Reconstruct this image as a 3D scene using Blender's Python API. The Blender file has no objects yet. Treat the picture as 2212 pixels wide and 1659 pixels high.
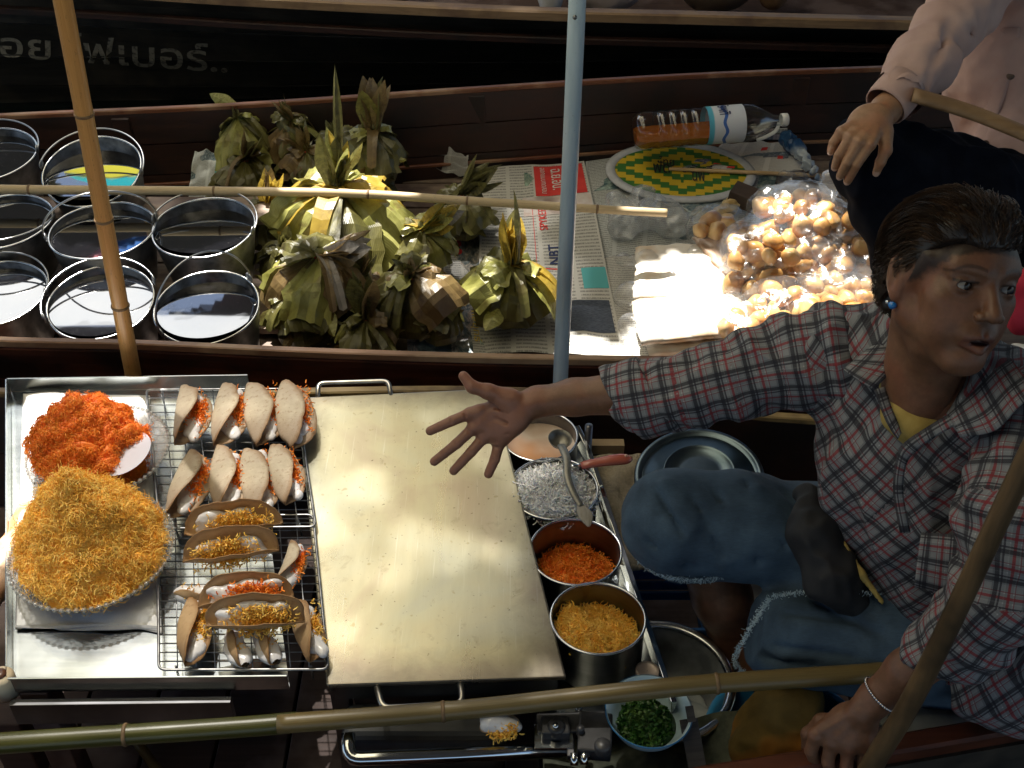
import bpy, bmesh, math, random
import numpy as np
from mathutils import Vector, Matrix, noise as mnoise
random.seed(7); np.random.seed(7)
SC = bpy.context.scene
COL = SC.collection
R = math.radians
# ------------------------------------------------------------------ camera
CAM_H = 1.5; PITCH = R(39.0); FPX = 2500.0; CX, CY = 1106.0, 829.5
FWD = np.array([0, math.cos(PITCH), -math.sin(PITCH)])
UPV = np.array([0, math.sin(PITCH), math.cos(PITCH)])
RGT = np.array([1.0, 0, 0])
ORG = np.array([0, 0, CAM_H])
cam_d = bpy.data.cameras.new('camera'); cam = bpy.data.objects.new('camera', cam_d); COL.objects.link(cam)
cam.location = (0, 0, CAM_H); cam.rotation_euler = (math.pi/2 - PITCH, 0, 0)
cam_d.sensor_width = 36.0; cam_d.lens = FPX/2212.0*36.0; cam_d.clip_end = 600; cam_d.clip_start = 0.02
SC.camera = cam
# ------------------------------------------------------------------ sky, sun, exposure
SUN_EL = 66.0          # degrees above the horizon
SUN_DIR = np.array([-0.42, 0.91, 0.0]); SUN_DIR = SUN_DIR/np.linalg.norm(SUN_DIR)*math.cos(R(SUN_EL)); SUN_DIR[2] = math.sin(R(SUN_EL))
world = bpy.data.worlds.new('World'); SC.world = world; world.use_nodes = True
wn = world.node_tree; wn.nodes.clear()
sky = wn.nodes.new('ShaderNodeTexSky'); sky.sky_type = 'NISHITA'; sky.sun_disc = False
sky.sun_elevation = R(SUN_EL); sky.sun_rotation = math.atan2(SUN_DIR[0], SUN_DIR[1])
bgn = wn.nodes.new('ShaderNodeBackground'); bgn.inputs[1].default_value = 0.05
wo = wn.nodes.new('ShaderNodeOutputWorld')
wn.links.new(sky.outputs[0], bgn.inputs[0]); wn.links.new(bgn.outputs[0], wo.inputs[0])
sund = bpy.data.lights.new('sun', 'SUN'); sund.energy = 5.0; sund.angle = R(0.53); sund.color = (1.0, 0.95, 0.86)
suno = bpy.data.objects.new('sun', sund); COL.objects.link(suno)
suno.rotation_euler = Vector(-SUN_DIR).to_track_quat('-Z', 'Y').to_euler()
SC.view_settings.view_transform = 'Standard'; SC.view_settings.look = 'None'
SC.view_settings.gamma = 1.0; SC.view_settings.use_curve_mapping = False
SC.view_settings.exposure = 1.75
SC.cycles.max_bounces = 10; SC.cycles.transparent_max_bounces = 24; SC.cycles.caustics_reflective = False
SC.cycles.caustics_refractive = False; SC.cycles.sample_clamp_indirect = 6.0
SC.cycles.use_denoising = True
# ------------------------------------------------------------------ pixel-of-photo to place helpers (survey of the photograph)
def ray(px, py):
    return FWD + (px-CX)/FPX*RGT - (py-CY)/FPX*UPV
def P(px, py, z=0.0):
    d = ray(px, py); t = (z-CAM_H)/d[2]; return ORG + t*d
def PT(px, py, t):
    return ORG + t*ray(px, py)
def depth(p): return float(np.dot(np.asarray(p)-ORG, FWD))
# ------------------------------------------------------------------ noise
def _h(ix, iy, iz, s):
    n = (ix*374761393 + iy*668265263 + iz*2147483647 + s*974634777) & 0xffffffff
    n = ((n ^ (n >> 13))*1274126177) & 0xffffffff
    n = n ^ (n >> 16)
    return (n & 0xffff)/32767.5 - 1.0
def vnoise(p, scale=1.0, seed=0):
    p = np.asarray(p, float)*scale
    i = np.floor(p).astype(np.int64); f = p - i; f = f*f*(3-2*f)
    x, y, z = i[..., 0], i[..., 1], i[..., 2]; fx, fy, fz = f[..., 0], f[..., 1], f[..., 2]
    def L(a, b, t): return a+(b-a)*t
    return L(L(L(_h(x,y,z,seed),_h(x+1,y,z,seed),fx), L(_h(x,y+1,z,seed),_h(x+1,y+1,z,seed),fx), fy),
             L(L(_h(x,y,z+1,seed),_h(x+1,y,z+1,seed),fx), L(_h(x,y+1,z+1,seed),_h(x+1,y+1,z+1,seed),fx), fy), fz)
def fnoise(p, scale=1.0, octv=3, seed=0):
    s = 0; a = 1.0
    for k in range(octv): s = s + a*vnoise(p, scale*2**k, seed+k*17); a *= 0.5
    return s
def nrm(v):
    v = np.asarray(v, float); n = np.linalg.norm(v, axis=-1, keepdims=True); return v/np.maximum(n, 1e-9)
# ------------------------------------------------------------------ object helpers
def mesh_obj(name, verts, faces, mat=None, parent=None, uvs=None, smooth=True, mats=None, fmat=None):
    me = bpy.data.meshes.new(name)
    verts = np.asarray(verts, float)
    me.from_pydata([tuple(v) for v in verts], [], [tuple(int(i) for i in f) for f in faces])
    if uvs is not None:
        ul = me.uv_layers.new(name='UVMap')
        li = np.empty(len(me.loops), dtype=np.int32); me.loops.foreach_get('vertex_index', li)
        uv = np.asarray(uvs, float)[li]; ul.data.foreach_set('uv', uv.ravel())
    me.polygons.foreach_set('use_smooth', [smooth]*len(me.polygons))
    if mats:
        for m in mats: me.materials.append(m)
        if fmat is not None: me.polygons.foreach_set('material_index', list(fmat))
    elif mat: me.materials.append(mat)
    me.update()
    o = bpy.data.objects.new(name, me); COL.objects.link(o)
    if parent is not None: o.parent = parent
    return o
class G:
    """growing geometry, in parent-local metres"""
    def __init__(s): s.v = []; s.f = []; s.uv = []; s.n = 0
    def add(s, v, f, uv=None):
        v = np.asarray(v, float).reshape(-1, 3)
        s.v.append(v); s.f += [tuple(i+s.n for i in q) for q in f]
        s.uv.append(np.zeros((len(v), 2)) if uv is None else np.asarray(uv, float)); s.n += len(v); return s
    def build(s, name, mat, parent=None, smooth=True, off=None):
        v = np.vstack(s.v)
        if off is not None: v = v - np.asarray(off)
        return mesh_obj(name, v, s.f, mat, parent, np.vstack(s.uv), smooth)
def thing(name, label, cat, loc=(0, 0, 0), group=None, kind=None):
    o = bpy.data.objects.new(name, None); COL.objects.link(o); o.location = tuple(float(a) for a in loc)
    o.empty_display_size = 0.05
    if kind != 'structure':
        o['label'] = label; o['category'] = cat
    if group: o['group'] = group
    if kind: o['kind'] = kind
    return o
def tag(o, label=None, cat=None, group=None, kind=None):
    if label: o['label'] = label
    if cat: o['category'] = cat
    if group: o['group'] = group
    if kind: o['kind'] = kind
    return o
def lo(p, parent): return np.asarray(p, float) - np.array(parent.location)
def box_vf(c, h, rot=None):
    c = np.asarray(c, float); h = np.asarray(h, float)
    v = np.array([[x, y, z] for z in (-1, 1) for y in (-1, 1) for x in (-1, 1)], float)*h
    if rot is not None: v = v @ np.asarray(rot).T
    return v+c, [(0,2,3,1),(4,5,7,6),(0,1,5,4),(2,6,7,3),(0,4,6,2),(1,3,7,5)]
def frames(path, up=(0, 0, 1)):
    path = np.asarray(path, float); t = nrm(np.gradient(path, axis=0)); fr = []
    u = np.asarray(up, float)
    for k in range(len(path)):
        a = u - np.dot(u, t[k])*t[k]
        if np.linalg.norm(a) < 1e-4: a = np.cross(t[k], (1, 0.3, 0))
        a = nrm(a); b = np.cross(t[k], a); fr.append((a, b)); u = a
    return t, fr
def tube_vf(path, rad, seg=10, cap=True, up=(0, 0, 1), flat=1.0):
    path = np.asarray(path, float); n = len(path); rad = np.broadcast_to(np.asarray(rad, float), (n,))
    t, fr = frames(path, up); v = []; uv = []
    L = np.concatenate([[0], np.cumsum(np.linalg.norm(np.diff(path, axis=0), axis=1))])
    for k in range(n):
        for j in range(seg):
            a = 2*math.pi*j/seg
            v.append(path[k] + rad[k]*(math.cos(a)*fr[k][0]*flat + math.sin(a)*fr[k][1])); uv.append((j/seg, L[k]))
    f = [(k*seg+j, k*seg+(j+1) % seg, (k+1)*seg+(j+1) % seg, (k+1)*seg+j) for k in range(n-1) for j in range(seg)]
    if cap: f += [tuple(reversed(range(seg))), tuple((n-1)*seg+j for j in range(seg))]
    return v, f, uv
def smooth_path(pts, n=24):
    pts = np.asarray(pts, float); m = len(pts)
    if m < 3: return np.array([pts[0]+(pts[-1]-pts[0])*i/(n-1) for i in range(n)])
    P_ = np.vstack([2*pts[0]-pts[1], pts, 2*pts[-1]-pts[-2]]); out = []
    for i in range(n):
        s = i/(n-1)*(m-1); k = min(int(s), m-2); t = s-k
        a, b, c, d = P_[k], P_[k+1], P_[k+2], P_[k+3]
        out.append(0.5*((2*b)+(-a+c)*t+(2*a-5*b+4*c-d)*t*t+(-a+3*b-3*c+d)*t**3))
    return np.array(out)
def lathe_vf(prof, seg=40, closed=False):
    v = []; uv = []; n = len(prof)
    for k, (r, z) in enumerate(prof):
        for j in range(seg):
            a = 2*math.pi*j/seg; v.append((r*math.cos(a), r*math.sin(a), z)); uv.append((j/seg, k/max(1, n-1)))
    f = [(k*seg+j, k*seg+(j+1) % seg, (k+1)*seg+(j+1) % seg, (k+1)*seg+j) for k in range(n-1) for j in range(seg)]
    if closed: f += [((n-1)*seg+j, (n-1)*seg+(j+1) % seg, (j+1) % seg, j) for j in range(seg)]
    return v, f, uv
def disc_vf(r, z, seg=40, rings=1):
    v = [(0, 0, z)]; uv = [(0, 0)]; f = []
    for k in range(1, rings+1):
        for j in range(seg):
            a = 2*math.pi*j/seg; v.append((r*k/rings*math.cos(a), r*k/rings*math.sin(a), z)); uv.append((v[-1][0], v[-1][1]))
    f += [(0, 1+j, 1+(j+1) % seg) for j in range(seg)]
    for k in range(rings-1):
        f += [(1+k*seg+j, 1+(k+1)*seg+j, 1+(k+1)*seg+(j+1) % seg, 1+k*seg+(j+1) % seg) for j in range(seg)]
    return v, f, uv
def basis_from_normal(n, xh=(1, 0, 0)):
    n = nrm(n); x = np.asarray(xh, float); x = nrm(x - np.dot(x, n)*n); y = np.cross(n, x)
    return np.array([x, y, n]).T
def xf(v, B=None, o=(0, 0, 0), s=1.0):
    v = np.asarray(v, float)*s
    if B is not None: v = v @ np.asarray(B).T
    return v + np.asarray(o, float)
def grid_vf(nu, nv, fn):
    v = []; uv = []
    for j in range(nv+1):
        for i in range(nu+1):
            u, w = i/nu, j/nv; v.append(fn(u, w)); uv.append((u, w))
    f = [(j*(nu+1)+i, j*(nu+1)+i+1, (j+1)*(nu+1)+i+1, (j+1)*(nu+1)+i) for j in range(nv) for i in range(nu)]
    return v, f, uv
def quad_fn(c):   # bilinear: corners bl, br, tr, tl
    bl, br, tr, tl = [np.asarray(a, float) for a in c]
    return lambda u, w: (bl*(1-u)+br*u)*(1-w) + (tl*(1-u)+tr*u)*w
def slab(name, corners, thick, mat, parent=None, bevel=0.0, smooth=False, down=(0, 0, -1), off=None):
    """a plank or plate from its four top corners"""
    c = [np.asarray(a, float) for a in corners]; d = np.asarray(down, float)*thick
    if off is not None: c = [a-np.asarray(off) for a in c]
    v = [a for a in c]+[a+d for a in c]
    f = [(0,1,2,3),(7,6,5,4)]+[(i, i+4, (i+1) % 4+4, (i+1) % 4) for i in range(4)]
    L = np.linalg.norm(c[1]-c[0]); W = np.linalg.norm(c[3]-c[0])
    uv = [(0,0),(L,0),(L,W),(0,W)]*2
    o = mesh_obj(name, v, f, mat, parent, uv, smooth)
    if bevel: bev(o, bevel)
    return o
def bev(o, w, seg=2):
    m = o.modifiers.new('bevel', 'BEVEL'); m.width = w; m.segments = seg; m.limit_method = 'ANGLE'; m.angle_limit = R(40); return o
def solid(o, t, offset=-1):
    m = o.modifiers.new('solid', 'SOLIDIFY'); m.thickness = t; m.offset = offset; return o
def copy_of(o, parent, loc=None, rot=None, scale=None):
    c = o.copy(); COL.objects.link(c); c.parent = parent
    if loc is not None: c.location = loc
    if rot is not None: c.rotation_euler = rot
    if scale is not None: c.scale = scale
    return c
# ------------------------------------------------------------------ signed-distance modelling with surface nets
class SDF:
    def __init__(s, lo_, hi_, h):
        s.lo = np.asarray(lo_, float); s.h = h
        s.n = np.ceil((np.asarray(hi_)-s.lo)/h).astype(int)+1
        s.d = np.full(s.n, 0.05, np.float32)
    def _sub(s, a, b):
        i0 = np.clip(np.floor((a-s.lo)/s.h).astype(int), 0, s.n-1); i1 = np.clip(np.ceil((b-s.lo)/s.h).astype(int)+1, 1, s.n)
        ax = [s.lo[k]+s.h*np.arange(i0[k], i1[k]) for k in range(3)]
        p = np.stack(np.meshgrid(*ax, indexing='ij'), -1)
        return tuple(slice(i0[k], i1[k]) for k in range(3)), p
    def _put(s, sl, d, k, op):
        a = s.d[sl]
        if op == 'add':
            if k > 0:
                h = np.clip(0.5+0.5*(a-d)/k, 0, 1); s.d[sl] = a*(1-h)+d*h-k*h*(1-h)
            else: s.d[sl] = np.minimum(a, d)
        else:
            if k > 0:
                h = np.clip(0.5-0.5*(a+d)/k, 0, 1); s.d[sl] = a*(1-h)+(-d)*h+k*h*(1-h)
            else: s.d[sl] = np.maximum(a, -d)
    def cone(s, a, b, ra, rb, k=0.006, op='add'):
        a = np.asarray(a, float); b = np.asarray(b, float); m = max(ra, rb)+0.03
        sl, p = s._sub(np.minimum(a, b)-m, np.maximum(a, b)+m)
        if p.size == 0: return s
        ba = b-a; pa = p-a; t = np.clip((pa@ba)/max(ba@ba, 1e-9), 0, 1)
        d = np.linalg.norm(pa-t[..., None]*ba, axis=-1)-(ra+(rb-ra)*t)
        s._put(sl, d, k, op); return s
    def chain(s, pts, rads, k=0.006, op='add'):
        for i in range(len(pts)-1): s.cone(pts[i], pts[i+1], rads[i], rads[i+1], k, op)
        return s
    def ell(s, c, r, k=0.006, rot=None, op='add'):
        c = np.asarray(c, float); r = np.asarray(r, float); m = max(r)+0.03
        sl, p = s._sub(c-m, c+m)
        if p.size == 0: return s
        q = p-c
        if rot is not None: q = q@np.asarray(rot)
        k0 = np.linalg.norm(q/r, axis=-1); k1 = np.linalg.norm(q/(r*r), axis=-1)
        d = np.where(k1 > 1e-6, k0*(k0-1.0)/np.maximum(k1, 1e-6), -min(r))
        s._put(sl, d, k, op); return s
    def bump(s, fn):
        ax = [s.lo[k]+s.h*np.arange(s.n[k]) for k in range(3)]
        near = np.abs(s.d) < 0.03
        idx = np.argwhere(near); p = s.lo+idx*s.h
        s.d[near] += fn(p); return s
    def mesh(s):
        d = s.d; n = d.shape
        ins = d < 0
        # cells
        c = [d[i:n[0]-1+i, j:n[1]-1+j, k:n[2]-1+k] for i in (0,1) for j in (0,1) for k in (0,1)]
        cs = np.zeros(c[0].shape, np.int8)
        for a in c: cs += (a < 0)
        act = (cs > 0) & (cs < 8); idx = np.argwhere(act); m = len(idx)
        num = np.full(act.shape, -1, np.int64); num[act] = np.arange(m)
        acc = np.zeros((m, 3)); cnt = np.zeros(m)
        corners = [(i, j, k) for i in (0,1) for j in (0,1) for k in (0,1)]
        vals = {q: d[idx[:,0]+q[0], idx[:,1]+q[1], idx[:,2]+q[2]].astype(float) for q in corners}
        for q in corners:
            for ax in range(3):
                if q[ax] == 0:
                    q2 = list(q); q2[ax] = 1; q2 = tuple(q2)
                    a, b = vals[q], vals[q2]; cr = (a < 0) != (b < 0)
                    t = np.where(cr, a/np.where(cr, a-b, 1), 0)
                    pt = np.tile(np.array(q, float), (m, 1)); pt[:, ax] += t
                    acc += pt*cr[:, None]; cnt += cr
        v = s.lo+(idx+acc/np.maximum(cnt, 1)[:, None])*s.h
        F = []
        for ax in range(3):
            sl0 = [slice(None)]*3; sl1 = [slice(None)]*3
            sl0[ax] = slice(0, n[ax]-1); sl1[ax] = slice(1, n[ax])
            a = ins[tuple(sl0)]; b = ins[tuple(sl1)]
            o1, o2 = (ax+1) % 3, (ax+2) % 3
            e = np.argwhere(a != b); ok = (e[:, o1] > 0) & (e[:, o2] > 0) & (e[:, o1] < n[o1]-1) & (e[:, o2] < n[o2]-1)
            e = e[ok]; sgn = a[e[:,0], e[:,1], e[:,2]]
            q = []
            for (da, db) in ((-1,-1),(0,-1),(0,0),(-1,0)):
                t = e.copy(); t[:, o1] += da; t[:, o2] += db; q.append(num[t[:,0], t[:,1], t[:,2]])
            q = np.stack(q, 1); q[~sgn] = q[~sgn][:, ::-1]; F.append(q)
        F = np.vstack(F) if F else np.zeros((0, 4), int)
        F = F[(F >= 0).all(1)]
        return v, F
def np_mesh_obj(name, v, F, mat, parent=None, smooth_it=0, smooth=True):
    me = bpy.data.meshes.new(name); nf = len(F)
    me.vertices.add(len(v)); me.vertices.foreach_set('co', np.asarray(v, np.float32).ravel())
    me.loops.add(nf*4); me.loops.foreach_set('vertex_index', np.asarray(F, np.int32).ravel())
    me.polygons.add(nf); me.polygons.foreach_set('loop_start', np.arange(0, nf*4, 4, dtype=np.int32))
    me.polygons.foreach_set('use_smooth', [smooth]*nf)
    me.update(calc_edges=True); me.validate()
    if mat: me.materials.append(mat)
    o = bpy.data.objects.new(name, me); COL.objects.link(o)
    if parent is not None: o.parent = parent
    if smooth_it:
        m = o.modifiers.new('smooth', 'SMOOTH'); m.factor = 0.5; m.iterations = smooth_it
    return o
def color_attr(o, name, rgb):
    a = o.data.color_attributes.new(name, 'FLOAT_COLOR', 'POINT')
    c = np.ones((len(o.data.vertices), 4), np.float32); c[:, :3] = rgb; a.data.foreach_set('color', c.ravel())
# ------------------------------------------------------------------ materials
class NT:
    def __init__(s, name):
        s.m = bpy.data.materials.new(name); s.m.use_nodes = True; s.t = s.m.node_tree
        s.b = s.t.nodes['Principled BSDF']; s.o = s.t.nodes['Material Output']
    def n(s, typ, **kw):
        x = s.t.nodes.new('ShaderNode'+typ)
        for k, v in kw.items():
            if k.startswith('i_'):
                key = k[2:]; key = int(key) if key.isdigit() else key
                x.inputs[key].default_value = v
            else: setattr(x, k, v)
        return x
    def l(s, a, b): s.t.links.new(a, b)
    def coord(s, kind='Object', scale=(1, 1, 1), rot=(0, 0, 0)):
        c = s.n('TexCoord'); m = s.n('Mapping'); m.inputs['Scale'].default_value = scale; m.inputs['Rotation'].default_value = rot
        s.l(c.outputs[kind], m.inputs[0]); return m.outputs[0]
    def noise(s, vec, scale, detail=4, rough=0.55, dist=0.0):
        x = s.n('TexNoise', i_Scale=scale, i_Detail=detail, i_Roughness=rough, i_Distortion=dist); s.l(vec, x.inputs['Vector']); return x.outputs['Fac']
    def ramp(s, fac, stops):
        x = s.n('ValToRGB'); el = x.color_ramp.elements
        while len(el) < len(stops): el.new(0.5)
        for e, (p, c) in zip(el, stops):
            e.position = p; e.color = (*c, 1) if len(c) == 3 else c
        s.l(fac, x.inputs[0]); return x.outputs[0]
    def mix(s, fac, a, b, blend='MIX'):
        x = s.n('Mix', data_type='RGBA', blend_type=blend)
        for val, i in ((fac, 0), (a, 6), (b, 7)):
            if isinstance(val, (int, float)): x.inputs[i].default_value = val
            elif isinstance(val, (tuple, list)): x.inputs[i].default_value = (*val, 1) if len(val) == 3 else val
            else: s.l(val, x.inputs[i])
        return x.outputs[2]
    def math(s, op, a, b=None):
        x = s.n('Math', operation=op)
        for val, i in ((a, 0), (b, 1)):
            if val is None: continue
            if isinstance(val, (int, float)): x.inputs[i].default_value = val
            else: s.l(val, x.inputs[i])
        return x.outputs[0]
    def bump(s, h, strength=0.3, dist=0.005):
        x = s.n('Bump', i_Strength=strength, i_Distance=dist); s.l(h, x.inputs['Height']); s.l(x.outputs[0], s.b.inputs['Normal']); return x.outputs[0]
def pm(name, c1, c2=None, rough=0.6, metal=0.0, scale=20, stretch=(1, 1, 1), bump=0.0, bdist=0.002, spec=0.5, coord='Object', rvar=0.0, c3=None, coat=0.0, detail=5, lohi=(0.35, 0.65)):
    t = NT(name); b = t.b; b.inputs['Roughness'].default_value = rough; b.inputs['Metallic'].default_value = metal
    b.inputs['Specular IOR Level'].default_value = spec; b.inputs['Coat Weight'].default_value = coat
    if c2 is None and not bump: b.inputs['Base Color'].default_value = (*c1, 1); return t.m
    v = t.coord(coord, stretch); f = t.noise(v, scale, detail)
    if c2 is not None:
        col = t.ramp(f, [(lohi[0], c1), (lohi[1], c2)])
        if c3 is not None:
            f3 = t.noise(v, scale*0.23, 3); col = t.mix(t.ramp(f3, [(0.5, (0, 0, 0)), (0.62, (1, 1, 1))]), col, c3)
        t.l(col, b.inputs['Base Color'])
    else: b.inputs['Base Color'].default_value = (*c1, 1)
    if rvar: t.l(t.math('ADD', t.math('MULTIPLY', f, rvar), rough-rvar/2), b.inputs['Roughness'])
    if bump: t.bump(f, bump, bdist)
    return t.m
def translucent(m, col, amount):
    """lets light through thin leaves and cloth"""
    nt = m.node_tree; b = nt.nodes['Principled BSDF']; o = nt.nodes['Material Output']
    tr = nt.nodes.new('ShaderNodeBsdfTranslucent'); mx = nt.nodes.new('ShaderNodeMixShader'); mx.inputs[0].default_value = amount
    if col is None and b.inputs['Base Color'].is_linked: nt.links.new(b.inputs['Base Color'].links[0].from_socket, tr.inputs[0])
    else: tr.inputs[0].default_value = (*(col or (0.5, 0.5, 0.5)), 1)
    nt.links.new(b.outputs[0], mx.inputs[1]); nt.links.new(tr.outputs[0], mx.inputs[2]); nt.links.new(mx.outputs[0], o.inputs['Surface']); return m
def film(name, tint=(1, 1, 1), base=0.10, rough=0.12, haze=0.06, bump=0.0, scale=60):
    """clear plastic film: see-through, with sharp glints that grow towards grazing angles"""
    t = NT(name); t.t.nodes.remove(t.b)
    tr = t.n('BsdfTransparent'); tr.inputs[0].default_value = (*tint, 1)
    gl = t.n('BsdfGlossy', i_Roughness=rough); df = t.n('BsdfDiffuse'); df.inputs[0].default_value = (0.8, 0.82, 0.85, 1)
    lw = t.n('LayerWeight', i_Blend=0.25); m1 = t.n('MixShader'); m2 = t.n('MixShader', i_0=haze)
    f = t.math('ADD', t.math('MULTIPLY', lw.outputs['Facing'], 0.5), base)
    t.l(f, m1.inputs[0]); t.l(tr.outputs[0], m1.inputs[1]); t.l(gl.outputs[0], m1.inputs[2])
    t.l(m1.outputs[0], m2.inputs[1]); t.l(df.outputs[0], m2.inputs[2]); t.l(m2.outputs[0], t.o.inputs['Surface'])
    if bump:
        h = t.noise(t.coord('Object'), scale, 4, 0.6, 1.5); bp = t.n('Bump', i_Strength=bump, i_Distance=0.004); t.l(h, bp.inputs['Height'])
        t.l(bp.outputs[0], gl.inputs['Normal']); t.l(bp.outputs[0], lw.inputs['Normal'])
    return t.m
# ================================================================== materials shared by the boats
def wood(name, c1, c2, c3=None, rough=0.5, axis=0, scale=6, bump=0.25, coat=0.0):
    st = [9, 9, 9]; st[axis] = 0.5
    t = NT(name); v = t.coord('Object', tuple(st)); oi = t.n('ObjectInfo'); va = t.n('VectorMath', operation='MULTIPLY_ADD'); t.l(oi.outputs['Random'], va.inputs[0]); va.inputs[1].default_value = (31, 17, 23); t.l(v, va.inputs[2]); v = va.outputs[0]; g = t.noise(v, scale, 6, 0.65, 0.6)
    col = t.ramp(g, [(0.3, c1), (0.7, c2)])
    if c3 is not None:
        vb = t.n('VectorMath', operation='MULTIPLY_ADD'); t.l(oi.outputs['Random'], vb.inputs[0]); vb.inputs[1].default_value = (13, 37, 11); t.l(t.coord('Object', (1, 1, 1)), vb.inputs[2]); w = t.noise(vb.outputs[0], 5, 4, 0.6); col = t.mix(t.ramp(w, [(0.48, (0, 0, 0)), (0.62, (1, 1, 1))]), col, c3)
    t.l(col, t.b.inputs['Base Color']); t.l(t.math('ADD', t.math('MULTIPLY', g, 0.3), rough-0.15), t.b.inputs['Roughness'])
    t.b.inputs['Coat Weight'].default_value = coat; t.bump(g, bump, 0.002); return t.m
M = {}
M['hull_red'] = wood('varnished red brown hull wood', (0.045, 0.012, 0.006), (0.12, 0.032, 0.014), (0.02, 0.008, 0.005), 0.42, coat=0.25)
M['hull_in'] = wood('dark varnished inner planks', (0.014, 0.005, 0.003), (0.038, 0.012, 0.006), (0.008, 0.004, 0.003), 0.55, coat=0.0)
M['rail_red'] = wood('worn red gunwale', (0.10, 0.028, 0.011), (0.21, 0.075, 0.03), (0.28, 0.16, 0.09), 0.5, coat=0.1)
M['rail_near'] = wood('worn brown gunwale edge', (0.10, 0.04, 0.02), (0.24, 0.13, 0.07), (0.30, 0.19, 0.11), 0.5, coat=0.1)
M['rail_pale'] = wood('weathered pale gunwale', (0.18, 0.105, 0.05), (0.32, 0.20, 0.105), (0.16, 0.09, 0.05), 0.6)
M['hull_black'] = wood('tarred black hull planks', (0.005, 0.0045, 0.004), (0.030, 0.025, 0.019), (0.045, 0.036, 0.026), 0.6, bump=.6)
M['board'] = wood('grey worn floor boards', (0.14, 0.10, 0.08), (0.30, 0.23, 0.18), (0.08, 0.05, 0.045), 0.7)
M['board_dark'] = wood('purple brown floor boards', (0.05, 0.028, 0.026), (0.12, 0.075, 0.062), (0.18, 0.13, 0.12), 0.65)
# ================================================================== water
t = NT('dark canal water'); t.b.inputs['Base Color'].default_value = (0.006, 0.010, 0.009, 1); t.b.inputs['Roughness'].default_value = 0.06
h = t.noise(t.coord('Object', (1, 2.2, 1)), 7, 4, 0.5, 0.8); t.bump(h, 0.25, 0.02); M['water'] = t.m
WZ = -0.45
tag(mesh_obj('water', [(-60, -12, WZ), (60, -12, WZ), (60, 90, WZ), (-60, 90, WZ)], [(0, 1, 2, 3)], M['water']), kind='structure')
M['mud'] = pm('canal bed mud', (0.03, 0.025, 0.018), (0.05, 0.04, 0.03), 0.9, scale=3)
tag(mesh_obj('ground', [(-150, -60, -2.2), (150, -60, -2.2), (150, 200, -2.2), (-150, 200, -2.2)], [(0, 1, 2, 3)], M['mud']), kind='structure')
# ================================================================== boats
def rail(name, pts, w, hgt, mat, parent, n=40):
    path = smooth_path(pts, n); g = G(); t_, fr = frames(path); v = []
    prof = [(-.5, -.5), (.5, -.5), (.5, .35), (.35, .5), (-.35, .5), (-.5, .35)]
    for k in range(n):
        for a, b in prof: v.append(path[k]+fr[k][1]*a*w+fr[k][0]*b*hgt)
    m = len(prof); f = [(k*m+j, k*m+(j+1) % m, (k+1)*m+(j+1) % m, (k+1)*m+j) for k in range(n-1) for j in range(m)]
    f += [tuple(reversed(range(m))), tuple((n-1)*m+j for j in range(m))]
    g.add(v, f); o = g.build(name, mat, parent, smooth=False); return o
def strake(name, top, bot, thick, mat, parent, n=40, bulge=0.0, side=1):
    """one hull plank between two curves"""
    a = smooth_path(top, n); b = smooth_path(bot, n); v = []; rows = 4
    for k in range(n):
        d = nrm(b[k]-a[k]); nn = nrm(np.cross(d, (1, 0, 0)))*side
        for r in range(rows+1):
            w = r/rows; q = a[k]*(1-w)+b[k]*w+nn*bulge*math.sin(math.pi*w); v.append(q)
        for r in range(rows, -1, -1):
            w = r/rows; q = a[k]*(1-w)+b[k]*w+nn*bulge*math.sin(math.pi*w)-nn*thick; v.append(q)
    m = 2*(rows+1); f = [(k*m+j, (k+1)*m+j, (k+1)*m+(j+1) % m, k*m+(j+1) % m) for k in range(n-1) for j in range(m)]
    return mesh_obj(name, v, f, mat, parent, None, False)
def lerp_curves(a, b, t): return [np.asarray(p)*(1-t)+np.asarray(q)*t for p, q in zip(a, b)]
# ---- the goods canoe in the middle
goods = thing('canoe', 'varnished red brown canoe loaded with black pails, leaf parcels and bagged sweets', 'canoe')
near2 = [P(x, y, 0.0) for x, y in [(-900, 690), (-400, 715), (0, 737), (300, 744), (600, 758), (900, 769), (1200, 776), (1600, 781), (2300, 786), (3000, 780)]]
rail('gunwale', near2, 0.018, 0.016, M['rail_near'], goods)
low2 = [p+np.array([0, 0.05, -0.30-0*i]) for i, p in enumerate(near2)]
top2 = [p+np.array([0, 0.004, -0.012]) for p in near2]
for i in range(3):
    a = lerp_curves(top2, low2, i/3+0.006*(i > 0)); b = lerp_curves(top2, low2, (i+1)/3-0.006)
    strake('hull_plank', a, b, 0.014, M['hull_red'], goods, bulge=0.006, side=-1)
far2 = [P(x, y, 0.05) for x, y in [(-900, 300), (-400, 279), (0, 254), (500, 231), (1000, 197), (1500, 166), (2000, 147), (2500, 128), (3000, 115)]]
rail('gunwale', far2, 0.018, 0.020, M['rail_red'], goods)
fl2 = [np.array([p[0], p[1]-0.02, -0.23]) for p in far2]
for i in range(3):
    a = lerp_curves(far2, fl2, i/3+0.012); b = lerp_curves(far2, fl2, (i+1)/3)
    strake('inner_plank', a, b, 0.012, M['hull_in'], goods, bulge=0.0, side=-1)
outw = [np.array([p[0], p[1]+0.10, WZ-0.1]) for p in far2]
strake('outer_plank', [p+np.array([0, .014, -.01]) for p in far2], outw, 0.012, M['hull_black'], goods, side=1)
rail('stringer', [np.array([p[0], p[1]-0.028, -0.165]) for p in far2], 0.014, 0.008, M['rail_red'], goods)
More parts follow.
